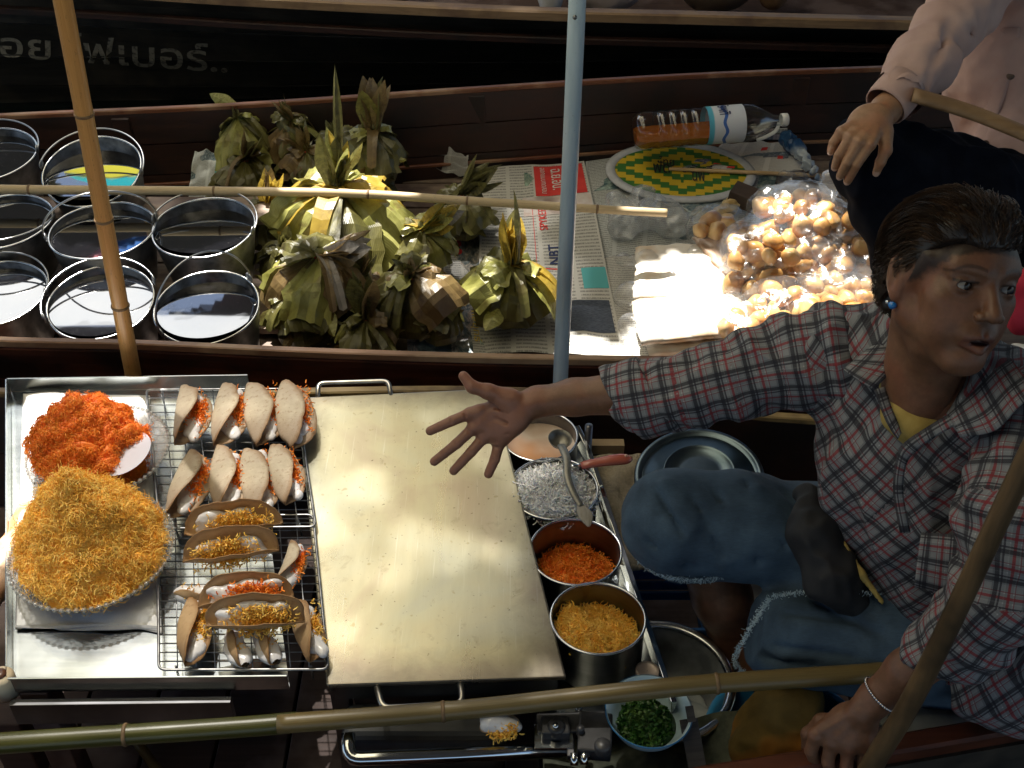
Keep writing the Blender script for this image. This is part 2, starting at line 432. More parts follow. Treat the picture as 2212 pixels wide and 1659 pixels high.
for px, ty in ((-60, 262), (270, 247), (1030, 198), (1725, 160)):
    a = P(px, ty, 0.03); a[1] -= 0.035; o = mesh_obj('rib', *box_vf((0, 0, -0.125), (0.025, 0.016, 0.135)), M['hull_in'], goods, None, False); o.location = a; bev(o, 0.003)
# floor boards of the goods canoe
fb0 = [P(x, 800, 0.0)[1] for x in (0,)]
fy = 2.06
k = 0
while fy < 3.35:
    v, f = box_vf((0.0, 0, 0), (3.2, 0.068, 0.009)); o = mesh_obj('floor_board', v, f, M['board'], goods, None, False)
    o.location = (0.2, fy+0.07, -0.222); bev(o, 0.002); fy += 0.145; k += 1
# ---- the dark canoe with painted lettering
dark = thing('canoe', 'black hulled canoe with faded Thai lettering painted along its side', 'canoe')
g3 = [P(x, y, 0.06) for x, y in [(-900, -75), (-300, -48), (200, -22), (560, 0), (1100, 26), (1500, 37), (2000, 50), (2500, 58), (3100, 66)]]
rail('gunwale', g3, 0.05, 0.03, M['rail_pale'], dark)
w3 = [P(x, y, WZ-0.05) for x, y in [(-900, 262), (-300, 250), (200, 235), (560, 226), (1100, 204), (1500, 180), (2000, 165), (2500, 155), (3100, 150)]]
for i in range(4):
    a = lerp_curves(g3, w3, i/4+0.004*(i > 0)+0.02*(i == 0)); b = lerp_curves(g3, w3, (i+1)/4-0.006)
    strake('hull_plank', a, b, 0.02, M['hull_black'], dark, bulge=0.008, side=-1)
rail('rubbing_strake', [p+np.array([0, -0.004, -0.085]) for p in g3], 0.03, 0.02, M['hull_in'], dark)
# its floor and far side
v, f = box_vf((0, 4.78, -0.2), (6, 0.55, 0.01)); mesh_obj('floor', v, f, M['board_dark'], dark, None, False)
g3b = [p+np.array([0, 1.15, 0.05]) for p in g3]; rail('gunwale', g3b, 0.05, 0.04, M['rail_pale'], dark)
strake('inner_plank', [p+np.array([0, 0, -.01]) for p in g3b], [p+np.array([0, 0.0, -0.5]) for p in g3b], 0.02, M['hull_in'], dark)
# lettering (converted font outlines lying on the hull)
M['paint_old'] = pm('faded grey paint', (0.30, 0.27, 0.21), (0.07, 0.06, 0.05), 0.8, scale=60, lohi=(0.50, 0.68))
def text_mesh(body, size=1.0, extrude=0.0, bold=0.0, width=None):
    c = bpy.data.curves.new('lettering', 'FONT'); c.body = body; c.size = size; c.extrude = extrude; c.offset = bold; c.align_x = 'LEFT'
    c.resolution_u = 3
    o = bpy.data.objects.new('lettering', c); COL.objects.link(o); bpy.context.view_layer.update()
    me = bpy.data.meshes.new_from_object(o.evaluated_get(bpy.context.evaluated_depsgraph_get()))
    v = np.array([tuple(q.co) for q in me.vertices]); f = [tuple(q.vertices) for q in me.polygons]
    bpy.data.objects.remove(o); bpy.data.curves.remove(c); bpy.data.meshes.remove(me)
    if len(v) == 0: v = np.zeros((1, 3)); f = []
    v[:, :2] -= v[:, :2].min(0); v[:, :2] /= max(v[:, 1].max(), 1e-6)   # height 1
    return v, f
def hull_pt(px, py):
    """the point on the lettered hull side that shows at that place of the photograph"""
    x0 = P(px, 120, -0.2)[0]
    xs = [p[0] for p in g3]; ga = np.array([np.interp(x0, xs, [p[k] for p in g3]) for k in range(3)])
    xs = [p[0] for p in w3]; wa = np.array([np.interp(x0, xs, [p[k] for p in w3]) for k in range(3)])
    n_ = nrm(np.cross(wa-ga, (1, 0, 0))); d = ray(px, py); t_ = np.dot(ga-ORG, n_)/np.dot(d, n_); q = ORG+t_*d
    return q
tv, tf = text_mesh('น้อย ไฟเบอร์..', bold=0.012)
W = tv[:, 0].max(); A = hull_pt(-62, 119); B_ = hull_pt(492, 158); C_ = hull_pt(-62, 55); D_ = hull_pt(492, 90)
pts = []; bpy.context.view_layer.update(); dg_ = bpy.context.evaluated_depsgraph_get()
for x, y, z in tv:
    u = x/W; q = (A*(1-u)+B_*u)*(1-y)+(C_*(1-u)+D_*u)*y; d = nrm(q-ORG); h_ = SC.ray_cast(dg_, Vector(ORG), Vector(d))
    q = np.array(h_[1]) if h_[0] and abs(h_[1][1]-q[1]) < .15 else q-d*.04
    pts.append(q-d*.004)
mesh_obj('lettering', pts, tf, M['paint_old'], dark, None, False)
# ---- the crepe seller's canoe
mine = thing('canoe', 'dark low canoe in the foreground carrying the griddle, tray and seated seller', 'canoe')
nearfar = [P(x, y, -0.03) for x, y in [(-900, 800), (-300, 838), (0, 850), (330, 852), (660, 850), (1000, 846), (1300, 860), (1700, 905), (2300, 930), (3000, 940)]]
M['rail_old'] = wood('old gunwale with brass edge', (0.20, 0.13, 0.05), (0.42, 0.30, 0.13), (0.10, 0.06, 0.03), 0.4, coat=0.2)
rail('gunwale', nearfar, 0.02, 0.02, M['rail_old'], mine)
lowf = [p+np.array([0, -0.03, -0.29]) for p in nearfar]
for i in range(2):
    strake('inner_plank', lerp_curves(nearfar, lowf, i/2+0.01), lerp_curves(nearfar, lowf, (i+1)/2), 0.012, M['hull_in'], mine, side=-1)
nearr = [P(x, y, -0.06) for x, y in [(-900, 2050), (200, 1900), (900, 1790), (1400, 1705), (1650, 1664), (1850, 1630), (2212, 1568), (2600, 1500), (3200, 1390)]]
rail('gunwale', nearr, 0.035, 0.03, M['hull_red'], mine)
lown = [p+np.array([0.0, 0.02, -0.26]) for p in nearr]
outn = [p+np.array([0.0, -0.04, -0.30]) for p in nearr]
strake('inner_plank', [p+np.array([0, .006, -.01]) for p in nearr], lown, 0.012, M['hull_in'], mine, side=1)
strake('hull_plank', [p+np.array([0, -.012, -.012]) for p in nearr], outn, 0.012, M['hull_black'], mine, side=-1)
fx = -1.9
while fx < 2.2:      # thwartships floor boards
    o = mesh_obj('floor_board', *box_vf((0, 0, 0), (0.062, 0.66, 0.009)), M['board_dark'], mine, None, False)
    o.location = (fx, 1.28, -0.335); bev(o, 0.002); fx += 0.13
# ================================================================== poles
def bamboo_mat(name, a, b, rough=0.35, c=(0.18, 0.10, 0.04)):
    t = NT(name); v = t.coord('UV', (30, 1.5, 1)); g = t.noise(v, 3, 5, 0.6, 0.3); col = t.ramp(g, [(0.3, a), (0.7, b)])
    w = t.noise(t.coord('UV', (4, 8, 1)), 6, 4, 0.7); col = t.mix(t.ramp(w, [(0.60, (0, 0, 0)), (0.70, (1, 1, 1))]), col, c)
    t.l(col, t.b.inputs['Base Color']); t.b.inputs['Roughness'].default_value = rough; t.bump(g, 0.15, 0.001); return t.m
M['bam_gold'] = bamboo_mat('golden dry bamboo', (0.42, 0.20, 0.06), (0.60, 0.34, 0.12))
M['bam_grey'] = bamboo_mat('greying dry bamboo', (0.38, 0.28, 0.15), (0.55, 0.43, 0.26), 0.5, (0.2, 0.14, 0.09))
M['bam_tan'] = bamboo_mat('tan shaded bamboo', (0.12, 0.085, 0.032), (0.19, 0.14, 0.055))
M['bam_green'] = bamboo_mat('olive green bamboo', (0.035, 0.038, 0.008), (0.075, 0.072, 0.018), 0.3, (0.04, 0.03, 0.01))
def bamboo(name, label, pts, r0, r1, nodes, mat, seg=16, nodemat=None, group=None, n=90, cat='bamboo pole'):
    path = smooth_path(pts, n); L = np.concatenate([[0], np.cumsum(np.linalg.norm(np.diff(path, axis=0), axis=1))]); s = L/L[-1]
    rad = r0+(r1-r0)*s
    for q in nodes: rad = rad*(1+0.07*np.exp(-((s-q)*L[-1]/0.006)**2)-0.03*np.exp(-((s-q)*L[-1]/0.03)**2))
    b = path[0]; t = thing(name, label, cat, b, group)
    v, f, uv = tube_vf(path-b, rad, seg); G().add(v, f, uv).build('culm', mat, t)
    for q in nodes:
        k = int(np.argmin(abs(s-q))); tt = nrm(path[min(k+1, n-1)]-path[max(k-1, 0)])
        c = np.array([np.interp(q, s, path[:, i]) for i in range(3)])-b; rr = (r0+(r1-r0)*q)*1.075
        v, f, uv = tube_vf([c-tt*0.003, c-tt*0.001, c+tt*0.001, c+tt*0.003], [rr*.97, rr*1.04, rr*1.04, rr*.97], seg); G().add(v, f, uv).build('node', nodemat or M['node'], t)
    return t
M['node'] = pm('dark bamboo node', (0.12, 0.07, 0.03), (0.22, 0.14, 0.07), 0.6, scale=60)
# leaning golden pole, standing in the seller's canoe and rising out of view
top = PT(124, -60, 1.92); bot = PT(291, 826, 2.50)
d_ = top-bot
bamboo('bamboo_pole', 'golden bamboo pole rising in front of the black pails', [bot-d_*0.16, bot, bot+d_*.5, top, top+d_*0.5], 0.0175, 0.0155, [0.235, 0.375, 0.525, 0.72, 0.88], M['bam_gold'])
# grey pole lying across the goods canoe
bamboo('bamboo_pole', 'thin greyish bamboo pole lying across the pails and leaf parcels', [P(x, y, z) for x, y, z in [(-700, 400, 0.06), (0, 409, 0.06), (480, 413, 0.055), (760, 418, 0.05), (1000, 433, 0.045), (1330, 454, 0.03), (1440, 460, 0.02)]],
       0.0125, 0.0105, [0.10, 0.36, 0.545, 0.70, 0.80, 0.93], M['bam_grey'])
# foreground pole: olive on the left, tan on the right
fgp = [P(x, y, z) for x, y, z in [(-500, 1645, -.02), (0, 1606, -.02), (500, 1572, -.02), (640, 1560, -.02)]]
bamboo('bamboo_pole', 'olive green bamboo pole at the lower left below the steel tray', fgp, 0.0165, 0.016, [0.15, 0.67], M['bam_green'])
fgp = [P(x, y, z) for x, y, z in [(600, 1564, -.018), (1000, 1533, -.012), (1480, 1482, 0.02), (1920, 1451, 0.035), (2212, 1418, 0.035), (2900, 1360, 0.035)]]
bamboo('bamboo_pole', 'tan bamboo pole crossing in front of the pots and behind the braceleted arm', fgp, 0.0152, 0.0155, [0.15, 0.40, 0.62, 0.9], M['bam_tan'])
# blue plastic pipe
M['pvc'] = pm('pale blue plastic pipe', (0.33, 0.47, 0.60), (0.30, 0.43, 0.55), 0.35, scale=8, bump=0.02)
t = NT('pale blue plastic pipe'); sp = t.noise(t.coord('Object'), 300, 2, 0.5); st = t.noise(t.coord('Object', (8, 8, 0.7)), 9, 4, 0.6)
t.l(t.mix(t.ramp(sp, [(0.73, (0, 0, 0)), (0.77, (1, 1, 1))]), t.ramp(st, [(0.3, (0.42, 0.54, 0.62)), (0.7, (0.52, 0.63, 0.70))]), (0.05, 0.06, 0.07)), t.b.inputs['Base Color']); t.b.inputs['Roughness'].default_value = 0.33; M['pvc'] = t.m
pt = PT(1249, -40, 1.93); pb = PT(1211, 812, 2.32)
pole_t = thing('pipe', 'upright pale blue plastic pipe in front of the newspapers', 'plastic pipe', pb+(pb-pt)*0.3)
bb = pb+(pb-pt)*0.3
v, f, uv = tube_vf([(bb-bb), (pt+(pt-pb)*1.0-bb)], 0.0150, 28); G().add(v, f, uv).build('shaft', M['pvc'], pole_t)
M['screw'] = pm('steel screw', (0.2, 0.2, 0.2), rough=0.4, metal=1)
q = PT(1241, 30, 1.945)-bb; v, f, uv = lathe_vf([(0.0001, 0.0035), (0.0035, 0.003), (0.004, 0)], 12); v = xf(v, basis_from_normal((0, -1, 0.2)), q+np.array([0, -0.0155, 0])); G().add(v, f, uv).build('screw', M['screw'], pole_t)
# ================================================================== shade overhead
# Unseen cloths added to block the sun, with gaps cut to place sun patches.
def wpoly(pts, z): return [P(x, y, z)[:2] for x, y in pts], z
GAPS = []
def gap(pts, z): GAPS.append(wpoly(pts, z))
gap([(-60, 822), (345, 818), (330, 850), (285, 872), (180, 850), (90, 900), (60, 960), (66, 1050), (100, 1100), (50, 1180), (-60, 1200)], 0.03)      # cloth, left of the mounds
gap([(-200, 560), (40, 590), (100, 640), (90, 720), (-200, 730)], -0.03)
gap([(120, 600), (200, 590), (330, 620), (325, 720), (250, 745), (130, 730)], -0.05)
gap([(90, 500), (200, 545), (330, 520), (335, 550), (230, 585), (100, 560)], 0.02)
gap([(350, 560), (440, 560), (560, 500), (565, 530), (500, 570), (420, 590)], 0.0)
gap([(585, 400), (640, 350), (715, 385), (765, 345), (840, 390), (880, 450), (862, 520), (800, 545), (752, 500), (735, 470), (715, 530), (650, 545), (590, 500), (640, 455)], -0.0)
gap([(530, 575), (590, 525), (670, 540), (650, 600), (600, 640), (540, 625)], -0.03)
gap([(690, 545), (760, 540), (780, 575), (720, 590)], -0.02)
gap([(845, 485), (915, 500), (915, 550), (850, 545)], -0.05)
gap([(905, 580), (1015, 592), (1012, 675), (940, 650)], -0.03)
gap([(1110, 595), (1215, 600), (1215, 715), (1165, 720), (1130, 650)], -0.05)
gap([(1075, 480), (1130, 470), (1135, 530), (1085, 540)], 0.02)
gap([(560, 370), (600, 365), (605, 420), (565, 425)], 0.0)
gap([(1060, 600), (1090, 605), (1070, 640), (1045, 630)], -0.05)
gap([(995, 728), (1060, 748), (1080, 768), (1010, 766)], -0.19)
gap([(1215, 725), (1345, 735), (1390, 770), (1215, 772)], -0.19)
gap([(1372, 560), (1470, 545), (1560, 552), (1610, 610), (1665, 650), (1830, 620), (1920, 640), (1920, 690), (1800, 720), (1500, 770), (1345, 770), (1318, 690), (1350, 620)], -0.11)
gap([(1620, 500), (1625, 440), (1680, 405), (1760, 420), (1780, 470), (1760, 500), (1690, 500)], 0.02)
gap([(1765, 385), (1820, 380), (1815, 430), (1780, 445)], 0.06)
gap([(1340, 1190), (1395, 1185), (1390, 1228), (1340, 1225)], -0.05)
M['awn'] = translucent(pm('unseen cream glow cloth', (0.34, 0.29, 0.17), (0.84, 0.78, 0.58), 0.9, scale=2.6, lohi=(.42, .60)), None, 0.62)  # added to light the stall; pale patches vary the griddle's reflection
def worn(m):
    """adds soft see-through patches that let sun onto the food and griddle"""
    nt = m.node_tree; N = nt.nodes; o = N['Material Output']; prev = o.inputs['Surface'].links[0].from_socket; tc = N.new('ShaderNodeTexCoord'); sp = N.new('ShaderNodeSeparateXYZ'); nt.links.new(tc.outputs['Object'], sp.inputs[0])
    def mr(src, a, b_, c=0.0, d=1.0):
        x = N.new('ShaderNodeMapRange'); x.interpolation_type = 'SMOOTHSTEP'; x.inputs[1].default_value = a; x.inputs[2].default_value = b_; x.inputs[3].default_value = c; x.inputs[4].default_value = d; nt.links.new(src, x.inputs[0]); return x.outputs[0]
    def mu(*q):
        r = q[0]
        for k in q[1:]: x = N.new('ShaderNodeMath'); x.operation = 'MULTIPLY'; nt.links.new(r, x.inputs[0]); (nt.links.new(k, x.inputs[1]) if not isinstance(k, float) else setattr(x.inputs[1], 'default_value', k)); r = x.outputs[0]
        return r
    X, Y = sp.outputs[0], sp.outputs[1]; food = mu(mr(X, -1.32, -1.14), mr(X, -.86, -.58, 1., 0.), mr(Y, 1.55, 1.85), mr(Y, 2.70, 2.95, 1., 0.), .13)
    ns = N.new('ShaderNodeTexNoise'); ns.inputs['Scale'].default_value = 5.5; ns.inputs['Detail'].default_value = 1.0; nt.links.new(tc.outputs['Object'], ns.inputs[0])
    pat = mu(mr(ns.outputs['Fac'], .50, .66), mr(X, -.42, -.16, 1., 0.), mr(Y, 1.5, 1.8), .10); ad = N.new('ShaderNodeMath'); ad.operation = 'ADD'; nt.links.new(food, ad.inputs[0]); nt.links.new(pat, ad.inputs[1])
    tr = N.new('ShaderNodeBsdfTransparent'); mx = N.new('ShaderNodeMixShader'); nt.links.new(ad.outputs[0], mx.inputs[0]); nt.links.new(prev, mx.inputs[1]); nt.links.new(tr.outputs[0], mx.inputs[2]); nt.links.new(mx.outputs[0], o.inputs['Surface']); return m
worn(M['awn'])  # transparency added here so direct sun brightens the stall
M['mirror_cloth'] = translucent(pm('unseen white reflection cloth', (0.72, 0.76, 0.80), (0.80, 0.82, 0.84), 0.9, scale=3), None, 0.6)  # added overhead to show as white in the pails' liquid
M['shade_cloth'] = translucent(pm('unseen dark shade cloth', (0.030, 0.035, 0.035), (0.05, 0.052, 0.05), 0.9, scale=4), (0.05, 0.05, 0.05), 0.10)  # added overhead to hold back sun and sky
def inside(poly, X, Y):
    c = np.zeros(X.shape, bool); n = len(poly); j = n-1
    for i in range(n):
        xi, yi = poly[i]; xj, yj = poly[j]
        c ^= ((yi > Y) != (yj > Y)) & (X < (xj-xi)*(Y-yi)/(yj-yi+1e-12)+xi); j = i
    return c
def added_shade(name, label, x0, x1, y0, y1, z0, z1, cell, mat, gaps, sag=0.08, seed=0, pin=0.0, holes=()):  # one unseen sheet added for shade, gaps cut along the sun rays
    nx = int((x1-x0)/cell); ny = int((y1-y0)/cell)
    X, Y = np.meshgrid(np.linspace(x0, x1, nx+1), np.linspace(y0, y1, ny+1), indexing='ij')
    U = (X-x0)/(x1-x0); V = (Y-y0)/(y1-y0)
    Z = z0+(z1-z0)*V-sag*np.sin(np.pi*U)**.5*np.sin(np.pi*V)**.5+0.015*vnoise(np.stack([X*1.5, Y*1.5, X*0], -1), 1, seed)
    v = np.stack([X, Y, Z], -1).reshape(-1, 3)
    xc = (X[:-1, :-1]+X[1:, 1:])/2; yc = (Y[:-1, :-1]+Y[1:, 1:])/2; zc = (Z[:-1, :-1]+Z[1:, 1:])/2
    keep = np.ones(xc.shape, bool); rg = 0.012*vnoise(np.stack([xc*25, yc*25, xc*0], -1), 1, seed+3); rg2 = 0.012*vnoise(np.stack([xc*25, yc*25, xc*0+9], -1), 1, seed+4)
    for poly, z in gaps:
        s = (zc-z)/SUN_DIR[2]; keep &= ~inside(poly, xc-s*SUN_DIR[0]+rg, yc-s*SUN_DIR[1]+rg2)
    for poly in holes: keep &= ~inside(poly, xc, yc)
    if pin > 0: keep &= ~(vnoise(np.stack([xc*9, yc*9, xc*0+3], -1), 1, seed+9) > pin)
    i, j = np.nonzero(keep); a = i*(ny+1)+j
    F = np.stack([a, a+ny+1, a+ny+2, a+1], 1)
    t = thing(name, label, 'added_shade', (0, 0, 0)); o = np_mesh_obj('cloth', v, F, mat, t, 0, True)
    return t
CREAM = [(-1.90, 0.25), (-0.16, 0.25), (-0.16, 4.62), (-1.90, 4.62)]; WHITE = [(-3.6, 4.72), (-1.1, 4.72), (-1.1, 5.50), (-3.6, 5.50)]
UMB = (-2.15, 6.08, 2.2, 0.55); CIRC = [(UMB[0]+UMB[3]*1.04*math.cos(a), UMB[1]+UMB[3]*1.04*math.sin(a)) for a in np.linspace(0, 2*math.pi, 25)[:-1]]
def rect(q, m=.01): return q[0][0]-m, q[1][0]+m, q[0][1]-m, q[2][1]+m
added_shade('added_shade', 'unseen dark cloth added over the middle canoe, gaps cut for sun patches', -3.8, 3.2, 0.0, 4.70, 2.3, 2.3, 0.02, M['shade_cloth'], GAPS, seed=1, holes=[CREAM], sag=.02)
added_shade('added_shade', 'unseen cream panel added to light the griddle and stall, gaps cut for sun patches', *rect(CREAM), 2.28, 2.28, 0.02, M['awn'], GAPS, seed=1, sag=.01)
added_shade('added_shade', 'unseen white panel added to be mirrored in the pails', *rect(WHITE), 2.3, 2.3, 0.1, M['mirror_cloth'], [], seed=2, sag=.02)
added_shade('added_shade', 'unseen dark cloth added for shade over the far side of the lane', -3.8, 3.2, 4.71, 9.0, 2.32, 2.32, 0.04, M['shade_cloth'], [], seed=2, holes=[WHITE, CIRC], sag=.02)
added_shade('added_shade', 'unseen dark cloth added for shade over the right hand side', 3.22, 6.5, -0.5, 9.0, 2.3, 2.35, 0.2, M['shade_cloth'], [], seed=2)
added_shade('added_shade', 'unseen dark cloth added for shade over the left hand side', -6.5, -3.82, -0.5, 9.0, 2.3, 2.35, 0.2, M['shade_cloth'], [], seed=3)
added_shade('added_shade', 'unseen dark cloth added for shade behind the viewer', -6.5, 6.5, -6.0, -0.02, 2.7, 2.3, 0.2, M['shade_cloth'], [], seed=4)
# a parasol with coloured panels, seen mirrored in the syrup of the pails
def parasol(loc, rad, label, cols, group='market parasols'):
    t = thing('parasol', label, 'parasol', loc, group)
    n = 8
    for k in range(n):
        a0, a1 = 2*math.pi*k/n, 2*math.pi*(k+1)/n
        def fn(u, w):
            a = a0+(a1-a0)*u; r = max(rad*w, 0.02); s = 1-0.05*math.sin(math.pi*u)*w
            return (r*s*math.cos(a), r*s*math.sin(a), 0.42*rad*(1-w**1.5))
        v, f, uv = grid_vf(6, 6, fn); G().add(v, f, uv).build('panel', cols[k % len(cols)], t)
        v, f, uv = tube_vf([(0.02*math.cos(a0), 0.02*math.sin(a0), 0.41*rad), (rad*.55*math.cos(a0), rad*.55*math.sin(a0), 0.26*rad), (rad*math.cos(a0), rad*math.sin(a0), -0.01)], 0.006, 6); G().add(v, f, uv).build('rib', M['screw'], t)
    v, f, uv = tube_vf([(0, 0, -loc[2]-0.4), (0, 0, 0.44*rad)], 0.018, 12); G().add(v, f, uv).build('pole', M['bam_tan'], t)
    return t
def cloth(name, c, tr=0.5): return translucent(pm(name, c, None, 0.8), c, tr)
um = [cloth('yellow parasol cloth', (0.75, 0.70, 0.08)), cloth('turquoise parasol cloth', (0.05, 0.55, 0.62)), cloth('blue parasol cloth', (0.08, 0.22, 0.60)), cloth('pink parasol cloth', (0.75, 0.30, 0.35))]
parasol((UMB[0], UMB[1], UMB[2]-.1), UMB[3], 'parasol of yellow turquoise blue and pink panels beyond the boats', um)
# ================================================================== pails of syrup in the goods canoe
t = NT('dull aluminium pail'); v = t.coord('Object'); g = t.noise(v, 40, 5, 0.6)
t.l(t.ramp(g, [(0.3, (0.16, 0.165, 0.17)), (0.7, (0.34, 0.35, 0.37))]), t.b.inputs['Base Color']); t.b.inputs['Metallic'].default_value = 0.85
t.l(t.math('ADD', t.math('MULTIPLY', g, 0.25), 0.28), t.b.inputs['Roughness']); t.bump(g, 0.15, 0.001); M['pail'] = t.m
M['pail_in'] = pm('dark pail inside', (0.03, 0.03, 0.032), (0.13, 0.13, 0.135), 0.3, 0.6, scale=30, bump=.1)  # inside wall darker than the outside
M['pail_rim'] = pm('bright rolled rim', (0.62, 0.64, 0.66), (0.75, 0.77, 0.8), 0.22, 1.0, scale=60)
M['wire'] = pm('steel wire', (0.45, 0.46, 0.48), None, 0.3, 1.0)
t = NT('black syrup'); t.b.inputs['Base Color'].default_value = (0.006, 0.006, 0.008, 1); t.b.inputs['Roughness'].default_value = 0.03
t.b.inputs['Specular IOR Level'].default_value = 0.9; t.b.inputs['Coat Weight'].default_value = 1.0; t.b.inputs['Coat IOR'].default_value = 3.2; t.b.inputs['Coat Roughness'].default_value = 0.02
sp = t.noise(t.coord('Object'), 380, 2, 0.5); t.l(t.ramp(sp, [(0.70, (0.006, 0.006, 0.008)), (0.76, (0.35, 0.35, 0.36))]), t.b.inputs['Base Color'])
h = t.noise(t.coord('Object'), 10, 2, 0.5); t.bump(h, 0.06, 0.01); M['syrup'] = t.m
def tilt_for(px, py, ratio):
    """plane normal, leaning towards or away from the viewer, for an observed ellipse"""
    d = nrm(ray(px, py)); off = math.acos(np.dot(d, FWD)); r = ratio*math.cos(off)
    el = math.asin(min(0.99, r)); # angle between sight line and the plane
    base = math.asin(-d[2]); dl = el-base
    return nrm(np.array([0, -math.sin(dl), math.cos(dl)]))
def pail(px, py, hw, hh, z, label, ld=0.0, fill=0.009, handle=('back', 0)):
    c = P(px, py, z); tt = depth(c); r = hw/FPX*tt; n = tilt_for(px, py, hh/hw); B = basis_from_normal(n)
    th = thing('pail', label, 'pail', c, 'pails of dark syrup')
    H = 0.15; rb = r*0.80
    prof = [(0.001, -H), (rb*.97, -H), (rb, -H+.004), (r*.99, -0.004), (r*.985, -0.002), (r*.965, -0.004), (rb*.975, -H+.008), (0.001, -H+.008)]
    def dent(v):
        v = np.array(v, float); a = np.arctan2(v[:, 1], v[:, 0]); k = 1+.010*np.sin(a*2+px)+.006*np.sin(a*5+py)+.010*vnoise(np.stack([np.cos(a)*1.6, np.sin(a)*1.6, v[:, 2]*14+px], 1), 1, 3); v[:, :2] *= k[:, None]; return v
    v, f, uv = lathe_vf([prof[0], prof[1], prof[2]]+[(rb+(r*.99-rb)*q, -H+.004+(H-.008)*q) for q in (.2, .4, .6, .8)]+[prof[3]], 56); G().add(xf(dent(v), B), f, uv).build('body', M['pail'], th); v, f, uv = lathe_vf(prof[4:], 56); G().add(xf(dent(v), B), f, uv).build('inside', M['pail_in'], th)
    ring = [(r*.985+.0028*math.cos(a), .0028*math.sin(a)) for a in np.linspace(0, 2*math.pi, 9)[:-1]]
    v, f, uv = lathe_vf(ring, 56, True); G().add(xf(dent(v), B), f, uv).build('rim', M['pail_rim'], th)
    rl = rb+(r-rb)*(1-fill/H)-0.0050; v, f, uv = disc_vf(rl*1.0, 0, 48, 4)
    # liquid stays level
    B2 = basis_from_normal(np.array([0, -math.sin(R(ld)), math.cos(R(ld))])); cc = -n*fill
    v = xf(v, B2, cc); G().add(v, f, uv).build('syrup', M['syrup'], th)
    for s in (-1, 1):
        ear = G(); a = handle[1] + (0 if s > 0 else math.pi); e = np.array([math.cos(a), math.sin(a), 0]); p0 = e*(r+.004); tn = np.array([-e[1], e[0], 0])
        v, f, uv = lathe_vf([(0.0001, .0025), (.010, .0022), (.0125, 0), (.010, -.0022), (.0001, -.0025)], 14)
        Bb = np.array([tn, (0, 0, 1), e]).T; v = xf(v, B @ Bb, B @ (p0+np.array([0, 0, .008]))); ear.add(v, f, uv)
        v, f, uv = lathe_vf([(0.0001, .005), (.003, .0045), (.0042, 0)], 8); v = xf(v, B @ Bb, B @ (p0+np.array([0, 0, .010]))); ear.add(v, f, uv)
        ear.build('handle_ear', M['pail'], th)
    a = handle[1]; e = np.array([math.cos(a), math.sin(a), 0]); w = np.array([-e[1], e[0], 0]) ; lean = {'back': (1.0, .10), 'front': (-1.0, .10), 'up': (0.25, 1.0), 'upf': (-0.35, .9), 'side': (0.6, .6)}[handle[0]]
    pts = []
    for k in range(33):
        q = math.pi*k/32; x = math.cos(q)*(r+.007); y = math.sin(q)*(r+.004)
        pts.append(B @ (e*x+(w*lean[0]+np.array([0, 0, 1])*lean[1])/math.hypot(*lean)*y+np.array([0, 0, .012])))
    v, f, uv = tube_vf(pts, 0.0023, 8); G().add(v, f, uv).build('handle', M['wire'], th)
    return th
pail(-30, 334, 106, 60, 0.06, 'pail cut by the left edge of the photo in the farthest row', handle=('back', .1))
pail(199, 369, 107, 78, 0.06, 'pail mirroring yellow and turquoise cloth, alone in the farthest row right of the edge pail', fill=0.013, ld=2.6, handle=('back', -.1))
pail(0, 478, 111, 60, 0.02, 'pail in the middle row at the left edge of the photo', handle=('front', .1))
pail(221, 497, 112, 63, 0.02, 'middle row pail crossed by the bamboo pole, its bright handle folded to the front', handle=('upf', .35), ld=-2.5)
pail(440, 491, 110, 66, 0.02, 'black filled pail in the middle row beside the leaf parcels', fill=0.010, handle=('back', -.2), ld=-5)
pail(-12, 634, 110, 74, -0.03, 'pail cut by the left edge of the photo in the nearest row', handle=('back', 0), ld=2)
pail(218, 652, 115, 82, -0.03, 'brightly sunlit pail of the nearest row behind the foot of the bamboo pole', handle=('back', .5), fill=0.007, ld=3)
pail(447, 663, 112, 82, -0.03, 'nearest row pail with its wire handle standing upright', handle=('up', .8), fill=0.007, ld=-.4)
# a pale plank the pails stand against
pl = thing('plank', 'pale worn plank between the two rear rows of pails', 'plank', P(240, 455, -.06))
mesh_obj('board', *box_vf((0, 0, 0), (0.42, 0.055, 0.01)), M['board'], pl, None, False)
pl2 = thing('plank', 'worn plank under the sunlit front row of pails', 'plank', P(240, 660, -.19))
mesh_obj('board', *box_vf((0.0, 0, 0), (0.5, 0.11, 0.008)), M['board'], pl2, None, False)
